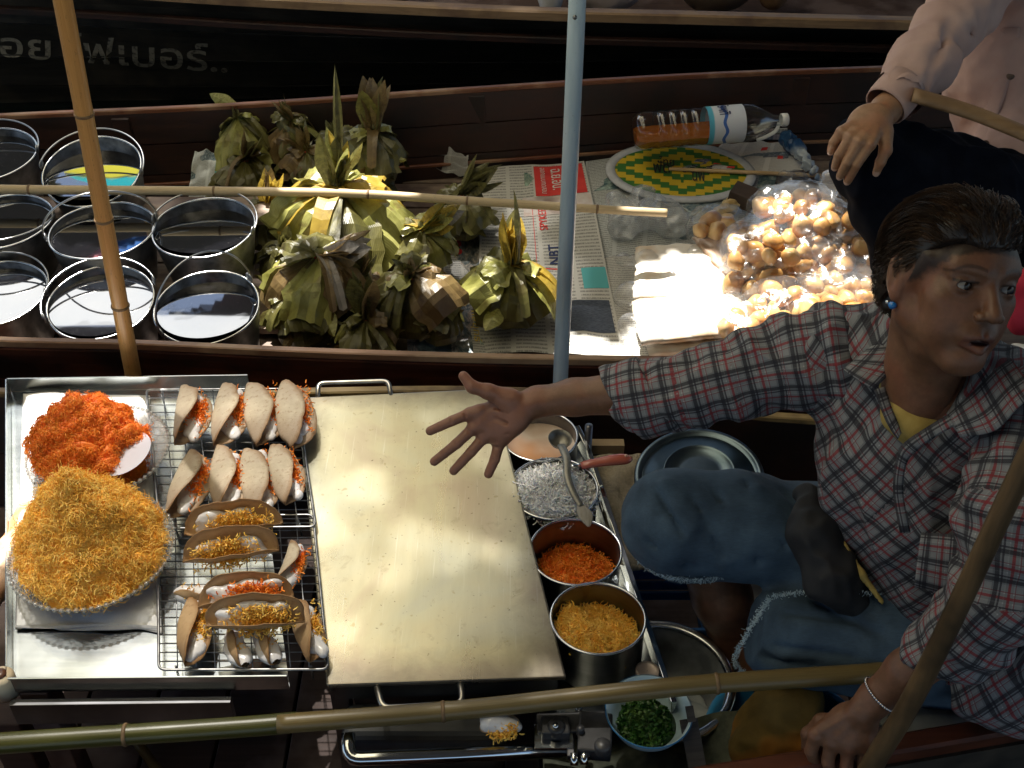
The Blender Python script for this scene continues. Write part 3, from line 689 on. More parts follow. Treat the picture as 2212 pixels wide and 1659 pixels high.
# ================================================================== newspapers
def newsprint(name, cols=5, base=(0.56, 0.55, 0.52), ink=(0.10, 0.10, 0.10), pic=0.35, seed=0, rows=60):
    t = NT(name); c = t.n('TexCoord'); sep = t.n('SeparateXYZ'); t.l(c.outputs['UV'], sep.inputs[0])
    u, w = sep.outputs[0], sep.outputs[1]
    ln = t.math('SINE', t.math('MULTIPLY', w, rows*6.283)); ln = t.math('GREATER_THAN', ln, 0.0)
    cu = t.math('FRACT', t.math('MULTIPLY', u, cols)); inn = t.math('MULTIPLY', t.math('GREATER_THAN', cu, 0.07), t.math('LESS_THAN', cu, 0.93))
    mp = t.n('Mapping'); mp.inputs['Scale'].default_value = (170, rows, 1); mp.inputs['Location'].default_value = (seed, seed*2, 0); t.l(c.outputs['UV'], mp.inputs[0])
    wd = t.math('GREATER_THAN', t.noise(mp.outputs[0], 1.0, 2, 0.7), 0.44)
    # areas of text and of pictures: a blocky page layout
    mp2 = t.n('Mapping'); mp2.inputs['Scale'].default_value = (cols, 6, 1); mp2.inputs['Location'].default_value = (seed*.37, seed*.71, 0); t.l(c.outputs['UV'], mp2.inputs[0])
    vo = t.n('TexVoronoi', distance='CHEBYCHEV', i_Scale=0.8); t.l(mp2.outputs[0], vo.inputs['Vector'])
    isp = t.math('LESS_THAN', t.n('SeparateColor').outputs[0], pic); sc_ = isp.node.inputs[0].links[0].from_node if isp.node.inputs[0].is_linked else None
    t.l(vo.outputs['Color'], sc_.inputs[0])
    txt = t.math('MULTIPLY', t.math('MULTIPLY', ln, inn), wd); col = t.mix(t.math('MULTIPLY', txt, 0.62), base, ink)
    pn = t.noise(c.outputs['UV'], 14+seed, 6, 0.65, 1.0)
    picc = t.ramp(pn, [(0.32, (0.03, 0.04, 0.05)), (0.46, (0.16, 0.20, 0.22)), (0.55, (0.35, 0.30, 0.27)), (0.66, (0.60, 0.60, 0.58))])
    hue = t.mix(0.35, picc, vo.outputs['Color'], 'MULTIPLY')
    col = t.mix(isp, col, hue); t.l(col, t.b.inputs['Base Color']); t.b.inputs['Roughness'].default_value = 0.85
    t.bump(t.noise(t.coord('Object'), 25, 4, 0.6), 0.25, 0.004); return t.m
def sheet(label, corners, mat, z_amp=0.006, seed=0, n=26, fold=None, group='newspapers spread under the goods'):
    c = [np.asarray(q, float) for q in corners]; o0 = sum(c)/4; fn0 = quad_fn([q-o0 for q in c])
    def fn(u, w):
        p = fn0(u, w); z = z_amp*(vnoise(np.array([u*3+seed, w*3, seed]), 1, 1)+0.5*vnoise(np.array([u*8, w*8, seed]), 1, 2))
        if fold: z += fold(u, w)
        return p+np.array([0, 0, z])
    th = thing('newspaper', label, 'newspaper', o0, group)
    v, f, uv = grid_vf(n, n, fn); G().add(v, f, uv).build('page', mat, th); th_fn = lambda u, w, h=0.0012: fn(u, w)+np.array([0, 0, h])
    return th, th_fn
NZ = -0.195
def on_sheet(name, fn, u0, u1, w0, w1, mat, th, n=8, h=0.0012):
    v, f, uv = grid_vf(n, n, lambda a, b: fn(u0+(u1-u0)*a, w0+(w1-w0)*b, h)); return G().add(v, f, uv).build(name, mat, th)
def text_on(name, body, fn, o, ex, ey, mat, th, bold=0.0, h=0.002):
    """lettering printed on a page: origin o, reading direction ex and cap direction ey, all in page coordinates"""
    tv, tf = text_mesh(body, bold=bold); w = tv[:, 0].max(); pts = []
    for x, y, _ in tv: pts.append(fn(o[0]+ex[0]*x/w+ey[0]*y, o[1]+ex[1]*x/w+ey[1]*y, h))
    return mesh_obj(name, pts, tf, mat, th, None, False)
ink_k = pm('black print', (0.03, 0.03, 0.035), rough=0.8); ink_b = pm('navy print', (0.03, 0.045, 0.13), rough=0.8); ink_r = pm('red print', (0.62, 0.035, 0.035), (0.72, 0.06, 0.05), 0.8, scale=30)
ink_w = pm('unprinted white', (0.72, 0.70, 0.68), rough=0.8); ink_t = pm('turquoise print', (0.10, 0.42, 0.45), rough=0.8); ink_y = pm('yellow print', (0.7, 0.5, 0.05), rough=0.8)
news_a = newsprint('white newspaper page', 4, seed=1, pic=0.12); news_b = newsprint('picture newspaper page', 5, (0.50, 0.49, 0.47), pic=0.55, seed=4); news_c = newsprint('dim newspaper page', 6, (0.48, 0.50, 0.50), pic=0.3, seed=7)
# big sheet right of the parcels
th, fn = sheet('white newspaper page with the NBT headline and a red notice', [P(1030, 762, NZ), P(1350, 772, NZ), P(1262, 345, NZ+.02), P(1040, 366, NZ+.01)], news_a, seed=3)
on_sheet('red_notice', fn, .50, .97, .80, .985, ink_r, th)
ph = pm('washed out photograph print', (0.55, 0.44, 0.40), (0.66, 0.62, 0.60), 0.8, scale=25, c3=(0.30, 0.22, 0.20)); on_sheet('printed_photo', fn, .38, .99, .685, .795, ph, th)
text_on('headline', 'ฉ.ย.อบ.', fn, (.66, .965), (0, -.13), (.09, 0), ink_w, th, .01); text_on('headline', 'ออกแบบทดสอบ', fn, (.56, .975), (0, -.16), (.045, 0), ink_w, th)
text_on('headline', 'SPYKER', fn, (.575, .60), (0, .13), (-.07, 0), ink_r, th, .01)
text_on('headline', 'NBT', fn, (.645, .42), (0, .10), (-.085, 0), ink_b, th, .02)
for a in ((.455, .460, .40, .74), (.455, .67, .395, .40), (.665, .67, .395, .56)): on_sheet('frame_line', fn, *a, ink_r, th, 3)
on_sheet('blue_panel', fn, .62, .97, .10, .245, pm('navy notice with pale text', (0.03, 0.04, 0.07), (0.10, 0.12, 0.16), 0.8, scale=120, stretch=(1, 6, 1)), th)
on_sheet('turquoise_band', fn, .80, .99, .30, .40, ink_t, th)
th, fn = sheet('newspaper page with dark car pictures beneath the rear parcels', [P(880, 765, NZ-.004), P(1110, 768, NZ-.004), P(1060, 480, NZ-.004), P(880, 480, NZ-.004)], news_b, seed=5)
text_on('headline', 'กลยุทธ์', fn, (.62, .30), (0, -.22), (.10, 0), ink_y, th); on_sheet('printed_car', fn, .1, .42, .02, .12, pm('dark car photo', (0.03, 0.05, 0.06), (0.18, 0.26, 0.30), .8, scale=40), th)
text_on('headline', 'อบ', fn, (.62, .72), (.0, .12), (-.16, 0), ink_r, th, .03)
sheet('newspaper page under the fan and the bottle', [P(1262, 560, NZ-.002), P(1640, 520, NZ-.002), P(1700, 300, NZ+.03), P(1265, 345, NZ+.012)], news_c, seed=8)
sheet('newspaper page reaching under the crackers to the near side of the canoe', [P(1345, 775, NZ-.003), P(1720, 780, NZ-.003), P(1640, 500, NZ-.003), P(1270, 540, NZ-.003)], news_a, seed=9)
th, fn = sheet('newspaper with red spots beside the bottle', [P(1470, 372, NZ+.03), P(1742, 372, NZ+.03), P(1728, 295, NZ+.05), P(1560, 312, NZ+.05)], newsprint('spotted page', 3, (0.62, 0.60, 0.58), pic=0.15, seed=12), seed=11, z_amp=.01)
for a in ((.2, .28, .2, .3), (.55, .62, .7, .8), (.75, .8, .3, .4), (.35, .5, .05, .12), (.1, .15, .7, .8)): on_sheet('red_spot', fn, *a, ink_r, th, 3)
th, fn = sheet('curled greyish newspaper edge behind the rear leaf parcels', [P(880, 372, NZ+.0), P(1010, 366, NZ+.02), P(1012, 328, NZ+.07), P(900, 322, NZ+.07)], newsprint('grey page', 3, (0.42, 0.42, 0.41), pic=.05, seed=15), z_amp=.02, seed=14)
th, fn = sheet('folded newspaper standing beside the rear left parcels', [P(405, 425, -.16), P(480, 430, -.16), P(492, 328, -.05), P(421, 328, -.05)], newsprint('listing page', 2, (0.55, 0.58, 0.56), pic=.08, seed=18, rows=40), z_amp=.008, seed=17)
on_sheet('turquoise_band', fn, .70, .98, .1, .75, ink_t, th)
sheet('scrap of newspaper between the rows of pails', [P(385, 590, -.1), P(520, 590, -.1), P(500, 556, -.1), P(400, 556, -.1)], newsprint('scrap', 2, (0.5, 0.5, 0.5), pic=.05, seed=21), z_amp=.004, seed=21)
# ================================================================== banana leaf parcels
def leaf_mat(name, a, b, brown, tr=0.3):
    t = NT(name); vein = t.n('TexWave', wave_type='BANDS', bands_direction='X', i_Scale=1.0, i_Distortion=1.2); mp = t.n('Mapping'); mp.inputs['Scale'].default_value = (16, 1.2, 1)
    c = t.n('TexCoord'); t.l(c.outputs['UV'], mp.inputs[0]); t.l(mp.outputs[0], vein.inputs['Vector']); vein.inputs['Detail'].default_value = 3
    g = t.noise(t.coord('Object'), 14, 5, 0.6, 0.5); col = t.ramp(g, [(0.33, a), (0.62, b)])
    col = t.mix(t.math('MULTIPLY', vein.outputs['Fac'], 0.16), col, tuple(x*0.45 for x in a))
    g2 = t.noise(t.coord('Object'), 9, 6, 0.7, 0.8); col = t.mix(t.ramp(g2, [(0.53, (0, 0, 0)), (0.66, (1, 1, 1))]), col, brown)
    t.l(col, t.b.inputs['Base Color']); t.b.inputs['Roughness'].default_value = 0.30; t.b.inputs['Specular IOR Level'].default_value = 0.75
    t.bump(vein.outputs['Fac'], 0.25, 0.0015); translucent(t.m, None, tr); return t.m
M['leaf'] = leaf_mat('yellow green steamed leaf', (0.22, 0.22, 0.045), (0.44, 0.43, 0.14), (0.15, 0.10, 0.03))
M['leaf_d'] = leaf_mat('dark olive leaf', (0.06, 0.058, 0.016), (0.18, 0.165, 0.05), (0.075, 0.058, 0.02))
M['leaf_b'] = leaf_mat('brown dry leaf', (0.14, 0.085, 0.035), (0.24, 0.17, 0.07), (0.07, 0.04, 0.02))
M['leaf_t'] = leaf_mat('golden leaf tip', (0.40, 0.27, 0.04), (0.58, 0.42, 0.07), (0.10, 0.07, 0.02), 0.45)
M['leaf_g'] = leaf_mat('silver grey leaf back', (0.22, 0.20, 0.18), (0.34, 0.31, 0.29), (0.12, 0.09, 0.06), 0.15)
M['band'] = pm('red rubber band', (0.55, 0.05, 0.02), rough=0.4); M['band_g'] = pm('green rubber band', (0.04, 0.22, 0.16), rough=0.4)
rnd = random.Random(11)
def blade_mesh(name, L, w, curl, fold, mat, seed, notch=False):
    """one pointed leaf end: starts at origin, grows along +Z, bends towards +Y"""
    n = 9; v = []; uv = []
    for k in range(n):
        s = k/(n-1); ww = w*(0.45+0.75*s if s < 0.55 else 0.86*(1-(s-0.55)/0.45)**0.75+0.005)
        y = curl*L*s*s; z = L*s*(1-0.25*curl*s)
        for j, a in enumerate((-1, -.5, 0, .5, 1)):
            v.append((a*ww*math.cos(fold*abs(a)), y+abs(a)*ww*math.sin(fold)+0.004*math.sin(seed+k*1.7+j), z)); uv.append((a*.5+.5, s*3))
    f = [(k*5+j, k*5+j+1, (k+1)*5+j+1, (k+1)*5+j) for k in range(n-1) for j in range(4)]
    me_o = mesh_obj(name, v, f, mat, None, uv, False); me = me_o.data; bpy.data.objects.remove(me_o); return me
BL = {}
for key in ('leaf', 'leaf_d', 'leaf_b', 'leaf_t', 'leaf_g'):
    BL[key] = [blade_mesh('leaf_tip', 1.0, 0.16, rnd.uniform(-.1, .35), rnd.uniform(.2, .8), M[key], i*2.3) for i in range(4)]
def dir_mat(d, twist=0.0):
    z = nrm(d); x = nrm(np.cross((0.1, 1, 0.05), z)); y = np.cross(z, x); c, s = math.cos(twist), math.sin(twist)
    return Matrix(((x*c+y*s), (-x*s+y*c), z)).transposed()
def add_leaf(me, parent, loc, d, L, w, twist, name='leaf_tip'):
    o = bpy.data.objects.new(name, me); COL.objects.link(o); o.parent = parent
    o.matrix_local = Matrix.Translation(Vector([float(q) for q in loc])) @ dir_mat(d, twist).to_4x4() @ Matrix.Diagonal((w, (L+w)/2, L, 1)); return o
def kite_vf(L, w, ridge, bend, seed, tipw=.55):
    """one broad folded leaf: narrow where it is gathered, widening to a squared end, creased along its middle"""
    rr = random.Random(int(seed*977)); nu, nv = 12, 8; pl = rr.uniform(.07, .16); k1 = rr.uniform(.45, .7); tw = rr.uniform(-.5, .5); ck = rr.uniform(-.25, .25); e1, e2 = rr.uniform(.8, 1.1), rr.uniform(.8, 1.1)
    def fn(u, q):
        wd = w*(.10+.90*min(1, q/k1)) if q < k1 else w*(1-(1-tipw)*(q-k1)/(1-k1)); x = (u-.5)*2*wd*(1+.07*math.sin(q*17+seed*3+u*2)+.05*math.sin(q*41+seed)); end = (e1 if u < .5 else e2) if q > .9 else 1
        z = ridge*w*(1-abs(2*u-1))**.85*min(1, q*2)+pl*w*(1 if int(round(u*12)) % 4 < 2 else -1)*(.6+.4*q)*(1 if int(round(u*12)) % 2 == 0 else .0)+w*.05*math.sin(u*7+q*5+seed*2)*q+w*.03*math.sin(q*13-u*9+seed)+(-bend*L*max(0, q-k1*.8)**1.5); z += tw*x*q*.5; return (x+ck*q*w, L*q*end*(1-.25*bend*max(0, q-.5)), z)
    return grid_vf(nu, nv, fn)
def parcel(px, py, rpx, z, label, tuft, hgt=0.11, mats=('leaf', 'leaf', 'leaf_d'), tmats=('leaf_d', 'leaf_t'), ntuft=7, seed=0, panels=7, band='band', tl=1.0, spread=.35, yaw=0.0, sq=1.0, band_on=True, strips=3):
    r_ = random.Random(seed*13+5); c = P(px, py, z); R_ = rpx/FPX*depth(c)
    th = thing('leaf_parcel', label, 'leaf parcel', c, 'folded banana leaf parcels'); th.rotation_euler = (r_.uniform(-.22, .12), r_.uniform(-.2, .2), 0)
    nb = panels+5
    for k in range(nb):
        top_ = k >= panels; a = yaw+2*math.pi*k/panels+r_.uniform(-.35, .35); L = R_*(r_.uniform(.55, .8) if top_ else r_.uniform(1.0, 1.34)); w = R_*(r_.uniform(.30, .50) if top_ else r_.uniform(.42, .66))
        el = R(r_.uniform(-18, 6)) if top_ else math.atan2(-hgt*r_.uniform(.35, .72), R_); v, f, uv = kite_vf(L/math.cos(el) if not top_ else L, w, r_.uniform(.25, .6), r_.uniform(.2, .9) if not top_ else r_.uniform(.1, .6), seed*3.1+k*1.7, r_.uniform(.6, 1.05))
        yv = np.array([math.cos(a)*math.cos(el), math.sin(a)*math.cos(el), math.sin(el)]); xv = nrm(np.array([-math.sin(a), math.cos(a), 0])+np.array([0, 0, 1])*r_.uniform(-.45, .45)); xv = nrm(xv-np.dot(xv, yv)*yv); zv = np.cross(xv, yv)
        if zv[2] < 0: xv, zv = -xv, -zv
        v = np.array(v)@np.array([xv, yv, zv]); v[:, 0] *= sq; v[:, 2] += .004+.006*(k % 3)*.5; v[:, 2] = np.maximum(v[:, 2], -hgt*1.02)
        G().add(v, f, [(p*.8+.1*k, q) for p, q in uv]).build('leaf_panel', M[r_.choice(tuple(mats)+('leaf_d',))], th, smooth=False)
    for k in range(strips):     # narrow strips that run from the tie over the skirt
        a = r_.uniform(0, 2*math.pi); w = R_*r_.uniform(.09, .20)
        def fn(u, q):
            rr = R_*(.05+1.0*q); zz = .006-hgt*(.02+.05*q+.55*q**3)+.012
            x = rr*math.cos(a)-(u-.5)*w*2*math.sin(a)*(1-.3*q); y = rr*math.sin(a)+(u-.5)*w*2*math.cos(a)*(1-.3*q)
            return (x*sq, y, zz+.006*abs(2*u-1))
        v, f, uv = grid_vf(2, 7, fn); G().add(v, f, uv).build('leaf_strip', M[r_.choice(mats+tmats)], th, smooth=False)
    for k in range(4):     # loose leaf ends lying out from the skirt
        a = r_.uniform(0, 6.28); d = np.array([math.cos(a), math.sin(a)*.8, r_.uniform(-.35, .25)]); L = R_*r_.uniform(.5, .95)
        add_leaf(r_.choice(BL[r_.choice(tuple(mats)+('leaf_d', 'leaf_b'))]), th, (R_*.55*math.cos(a)*sq, R_*.55*math.sin(a), -hgt*r_.uniform(.35, .75)), d, L, L*r_.uniform(1.2, 2.4), r_.uniform(-.8, .8), 'loose_leaf')
    # heart of the parcel so that no hole shows
    v, f, uv = lathe_vf([(0.0005, -hgt*.06), (R_*.3, -hgt*.2), (R_*.55, -hgt*.45), (R_*.66, -hgt*.8), (R_*.6, -hgt*.99), (0.0005, -hgt)], 14)
    v = np.array(v); v[:, 0] *= sq; v[:, :2] *= (1+.08*np.sin(np.arctan2(v[:, 1], v[:, 0])*5+seed))[:, None]; G().add(v, f, uv).build('core', M['leaf_d'], th, smooth=False)
    if band_on:
        ring = [(R_*.105+.0022*math.cos(a), .004+.0022*math.sin(a)) for a in np.linspace(0, 2*math.pi, 7)[:-1]]
        v, f, uv = lathe_vf(ring, 18, True); v = xf(v, basis_from_normal(nrm(np.array([.15, -.1, 1]))), (0, 0, .002)); G().add(v, f, uv).build('rubber_band', M[band], th)
        v, f, uv = lathe_vf([(R_*.10, -.012), (R_*.085, .004), (R_*.10, .02), (R_*.05, .03)], 12); G().add(v, f, uv).build('neck', M['leaf_d'], th, smooth=False)
    td, tlen = tuft; td = nrm(td); tlen = tlen/FPX*depth(c)
    for k in range(int(ntuft*1.6)+2):
        d = td+np.array([r_.uniform(-spread, spread), r_.uniform(-spread, spread)*.8, r_.uniform(-spread, spread)*.7]); key = r_.choice(tmats)
        L = tlen*r_.uniform(.62, 1.12)*tl; add_leaf(r_.choice(BL[key]), th, (r_.uniform(-.006, .006), r_.uniform(-.006, .006), .004), d, L, L*r_.uniform(.9, 1.7)*1.15, r_.uniform(0, 6.28))
    return th
U3 = (0.0, 0.0, 1.0)
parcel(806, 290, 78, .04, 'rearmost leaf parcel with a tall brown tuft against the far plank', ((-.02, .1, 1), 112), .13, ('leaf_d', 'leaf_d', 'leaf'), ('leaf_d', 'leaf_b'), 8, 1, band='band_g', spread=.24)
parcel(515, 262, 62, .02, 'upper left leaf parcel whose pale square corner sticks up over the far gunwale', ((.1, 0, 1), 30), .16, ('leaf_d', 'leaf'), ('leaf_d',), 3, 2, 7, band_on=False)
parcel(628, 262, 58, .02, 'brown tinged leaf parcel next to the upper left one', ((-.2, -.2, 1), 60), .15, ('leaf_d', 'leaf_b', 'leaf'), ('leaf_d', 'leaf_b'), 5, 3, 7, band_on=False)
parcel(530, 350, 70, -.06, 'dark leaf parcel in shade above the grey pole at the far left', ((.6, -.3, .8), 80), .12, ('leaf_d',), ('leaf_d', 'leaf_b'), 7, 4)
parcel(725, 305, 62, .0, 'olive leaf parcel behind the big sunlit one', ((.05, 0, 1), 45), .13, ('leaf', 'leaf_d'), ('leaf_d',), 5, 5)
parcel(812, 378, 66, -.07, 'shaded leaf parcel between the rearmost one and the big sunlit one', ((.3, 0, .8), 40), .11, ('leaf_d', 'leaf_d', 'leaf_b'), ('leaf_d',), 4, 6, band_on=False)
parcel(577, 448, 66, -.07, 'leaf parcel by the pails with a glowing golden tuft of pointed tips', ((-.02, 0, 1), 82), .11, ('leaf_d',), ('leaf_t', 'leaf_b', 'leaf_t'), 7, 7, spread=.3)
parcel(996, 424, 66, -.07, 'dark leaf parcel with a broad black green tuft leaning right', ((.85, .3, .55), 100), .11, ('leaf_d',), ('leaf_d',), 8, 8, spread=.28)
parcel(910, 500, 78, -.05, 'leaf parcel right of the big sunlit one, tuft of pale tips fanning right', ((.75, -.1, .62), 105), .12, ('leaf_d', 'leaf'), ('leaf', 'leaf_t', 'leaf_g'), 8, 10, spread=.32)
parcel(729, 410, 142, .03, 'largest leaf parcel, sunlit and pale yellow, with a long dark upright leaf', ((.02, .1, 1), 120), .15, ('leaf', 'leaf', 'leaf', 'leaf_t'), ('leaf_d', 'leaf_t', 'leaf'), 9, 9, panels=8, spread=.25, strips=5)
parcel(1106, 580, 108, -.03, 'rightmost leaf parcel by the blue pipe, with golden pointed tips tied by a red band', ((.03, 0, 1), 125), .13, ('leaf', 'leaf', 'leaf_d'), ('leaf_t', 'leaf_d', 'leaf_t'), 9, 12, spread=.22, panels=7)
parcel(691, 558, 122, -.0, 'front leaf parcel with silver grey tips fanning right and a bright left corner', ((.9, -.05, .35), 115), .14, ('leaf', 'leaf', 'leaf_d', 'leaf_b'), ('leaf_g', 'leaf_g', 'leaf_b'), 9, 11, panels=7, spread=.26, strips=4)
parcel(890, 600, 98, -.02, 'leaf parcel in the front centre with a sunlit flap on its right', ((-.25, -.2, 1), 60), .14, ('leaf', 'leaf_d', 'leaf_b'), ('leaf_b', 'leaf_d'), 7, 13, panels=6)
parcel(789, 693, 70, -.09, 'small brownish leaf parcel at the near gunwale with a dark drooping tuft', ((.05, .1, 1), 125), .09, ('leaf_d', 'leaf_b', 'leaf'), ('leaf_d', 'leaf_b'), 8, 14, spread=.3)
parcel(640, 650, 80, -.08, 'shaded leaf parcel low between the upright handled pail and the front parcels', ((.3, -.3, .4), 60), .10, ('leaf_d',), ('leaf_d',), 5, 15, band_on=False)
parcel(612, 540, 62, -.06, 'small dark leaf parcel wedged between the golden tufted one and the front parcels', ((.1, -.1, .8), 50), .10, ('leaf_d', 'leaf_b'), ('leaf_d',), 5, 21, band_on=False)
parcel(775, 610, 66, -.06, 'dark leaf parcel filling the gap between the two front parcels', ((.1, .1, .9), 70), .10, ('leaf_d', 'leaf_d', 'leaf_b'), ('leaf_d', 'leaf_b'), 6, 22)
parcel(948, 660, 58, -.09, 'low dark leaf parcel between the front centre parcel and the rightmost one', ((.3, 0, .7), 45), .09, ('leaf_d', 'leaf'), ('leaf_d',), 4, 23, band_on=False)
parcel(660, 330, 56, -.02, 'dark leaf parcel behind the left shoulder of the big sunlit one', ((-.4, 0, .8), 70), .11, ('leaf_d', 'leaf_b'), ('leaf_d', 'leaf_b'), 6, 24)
# a few big single leaves thrown over the heap
for i, (px, py, z, d, L, w, key, lab) in enumerate([(733, 395, .05, (.0, .1, 1), .30, .10, 'leaf_d', 'tall thin dark leaf rising from the big sunlit parcel'), (728, 415, .05, (-.05, -1, -.35), .30, .16, 'leaf_d', 'long dark leaf hanging from the big sunlit parcel'),
        (520, 240, .03, (-.6, 0, .4), .10, .16, 'leaf', 'pale leaf flap at the upper left of the parcels'), (1120, 570, .0, (.10, 0, 1), .19, .07, 'leaf_d', 'single long leaf tip standing by the blue pipe')]):
    o = bpy.data.objects.new('leaf', BL[key][i % 4]); COL.objects.link(o); tag(o, lab, 'leaf')
    o.matrix_world = Matrix.Translation(Vector(P(px, py, z))) @ dir_mat(d, .3*i).to_4x4() @ Matrix.Diagonal((w*1.2, L, L, 1))
# ================================================================== woven oval fan
fan = thing('hand_fan', 'oval woven fan of green and yellow zigzags with a grey rim', 'hand fan', P(1470, 370, NZ+.035))
fc = np.array(fan.location); ex = P(1640, 375, NZ+.03)-P(1310, 362, NZ+.03); A_ = np.linalg.norm(ex)/2; ex = nrm(ex); ey = nrm(np.cross((0, 0, 1), ex)); ey = nrm(ey+np.array([0, 0, .12])); Bw = .155
t = NT('green and yellow weave'); c = t.n('TexCoord'); mp = t.n('Mapping'); mp.inputs['Scale'].default_value = (1, 1, 1); t.l(c.outputs['UV'], mp.inputs[0]); sep = t.n('SeparateXYZ'); t.l(mp.outputs[0], sep.inputs[0])
def q_(a, k): return t.math('DIVIDE', t.math('FLOOR', t.math('MULTIPLY', a, k)), k)
uu = t.math('ABSOLUTE', q_(sep.outputs[0], 24)); vv = t.math('ABSOLUTE', q_(sep.outputs[1], 16)); dd = t.math('ADD', t.math('MULTIPLY', uu, 1.3), t.math('MULTIPLY', vv, 2.6))
zz = t.math('FRACT', t.math('MULTIPLY', dd, 1.45)); isg = t.math('GREATER_THAN', zz, 0.5)
ck = t.n('TexChecker', i_Scale=48.0); t.l(c.outputs['UV'], ck.inputs['Vector'])
col = t.mix(isg, (0.62, 0.44, 0.03), (0.045, 0.17, 0.035)); col = t.mix(0.12, col, ck.outputs['Color'], 'MULTIPLY'); t.l(col, t.b.inputs['Base Color']); t.b.inputs['Roughness'].default_value = 0.45; t.bump(ck.outputs['Fac'], 0.2, 0.001); M['weave'] = t.m
v = [(0, 0, 0)]; uv = [(0, 0)]; f = []; n = 48
for k in range(n):
    a = 2*math.pi*k/n; v.append(ex*A_*.90*math.cos(a)+ey*Bw*.87*math.sin(a)); uv.append((math.cos(a), math.sin(a)*.6)); f.append((0, 1+k, 1+(k+1) % n))
solid(G().add(v, f, uv).build('woven_panel', M['weave'], fan, smooth=False), 0.002)
path = [ex*A_*.93*math.cos(2*math.pi*k/48)+ey*Bw*.90*math.sin(2*math.pi*k/48) for k in range(49)]
M['fanrim'] = pm('grey cloth edging', (0.42, 0.44, 0.48), (0.50, 0.52, 0.56), 0.7, scale=50)
g = G(); v = []
for k in range(48):
    p = np.array(path[k]); a = 2*math.pi*k/48; o_ = nrm(ex*math.cos(a)+ey*math.sin(a)); up_ = np.cross(ex, ey)
    v += [p-o_*.016+up_*.002, p+o_*.0+up_*.004, p+o_*.012+up_*.001, p+o_*.012-up_*.003, p-o_*.016-up_*.003]
f = [(k*5+j, k*5+(j+1) % 5, ((k+1) % 48)*5+(j+1) % 5, ((k+1) % 48)*5+j) for k in range(48) for j in range(5)]
g.add(v, f).build('rim', M['fanrim'], fan)
hw_ = pm('pale fan handle wood', (0.50, 0.33, 0.16), (0.62, 0.45, 0.25), 0.5, scale=20, stretch=(1, 12, 12)); up_ = np.cross(ex, ey)
h0 = ex*A_*-.15+up_*.007; h1 = P(1772, 379, NZ+.045)-fc; v, f, uv = tube_vf([h0, (h0+h1)/2, h1], [.005, .0062, .006], 10); G().add(v, f, uv).build('handle', hw_, fan)
for body, o, exx, hh in (('พัด', (-.36, -.10), .22, .2), ('ไทย', (-.28, .12), .20, .16), ('สวัสดี', (.02, -.06), .40, .13), ('นพ', (.15, -.32), .16, .15)):
    tv, tf = text_mesh(body, bold=.01); w = tv[:, 0].max(); pts = [ex*A_*(o[0]+exx*x/w)+ey*Bw*(o[1]+hh*2*y)+up_*.0035 for x, y, _ in tv]
    mesh_obj('brushed_letters', pts, tf, ink_k, fan, None, False)
# ================================================================== bottle lying against the far planks
b0 = P(1368, 284, -.045); b1 = P(1700, 258, -.035); ax = nrm(b1-b0); Lb = np.linalg.norm(b1-b0); rb = 0.0555
bottle = thing('bottle', 'clear ribbed plastic bottle of amber liquid lying beside the fan', 'bottle', b0)
Bb = np.array([nrm(np.cross((0, 0, 1), ax)), np.cross(ax, nrm(np.cross((0, 0, 1), ax))), ax]).T
prof = [(0.0005, .004), (rb*.55, 0), (rb*.9, .006), (rb, .022)]
for k in range(5): z0 = .03+k*.028; prof += [(rb, z0), (rb*.99, z0+.018), (rb*.968, z0+.023), (rb*.99, z0+.028)]
zL = .03+5*.028; prof += [(rb*.96, zL+.006), (rb*.96, zL+.10), (rb, zL+.106), (rb*.98, zL+.125), (rb*.7, zL+.155), (rb*.33, zL+.18), (rb*.27, zL+.20)]
S = (Lb-.018)/(zL+.20); prof = [(r, z*S) for r, z in prof]
t = NT('clear bottle plastic'); t.t.nodes.remove(t.b); tr = t.n('BsdfTransparent'); tr.inputs[0].default_value = (.9, .92, .93, 1); gl = t.n('BsdfGlossy', i_Roughness=.16); lw = t.n('LayerWeight', i_Blend=.3); mx = t.n('MixShader')
t.l(t.math('ADD', t.math('MULTIPLY', lw.outputs['Facing'], .45), .06), mx.inputs[0]); t.l(tr.outputs[0], mx.inputs[1]); t.l(gl.outputs[0], mx.inputs[2]); t.l(mx.outputs[0], t.o.inputs['Surface']); M['pet'] = t.m
v, f, uv = lathe_vf(prof, 40); G().add(xf(v, Bb), f, uv).build('shell', M['pet'], bottle)
# amber liquid: the lower third of the lying bottle
t = NT('amber liquid'); t.b.inputs['Base Color'].default_value = (0.34, 0.10, 0.012, 1); t.b.inputs['Roughness'].default_value = .08; t.b.inputs['Subsurface Weight'].default_value = .4; t.b.inputs['Subsurface Radius'].default_value = (.04, .02, .005); M['amber'] = t.m
g = G(); v = []; m = 13; hz = -.012; zs = [.008, .02]+[.03*S+k*.014*S for k in range(10)]+[zL*S, zL*S+.04, zL*S+.09]
for z in zs:
    rr = rb*.96 if z > .015 else rb*.75; rr *= (0.975+.025*math.cos((z/S-.03)/.028*6.283)); hz_ = min(hz, rr*.9)
    a0 = math.asin(hz_/rr)
    for j in range(m): a = math.pi-a0+(math.pi+2*a0)*j/(m-1); v.append((rr*math.cos(a), rr*math.sin(a), z))
f = [(k*m+j, k*m+(j+1) % m, (k+1)*m+(j+1) % m, (k+1)*m+j) for k in range(len(zs)-1) for j in range(m)]+[tuple(range(m)), tuple(reversed([(len(zs)-1)*m+j for j in range(m)]))]
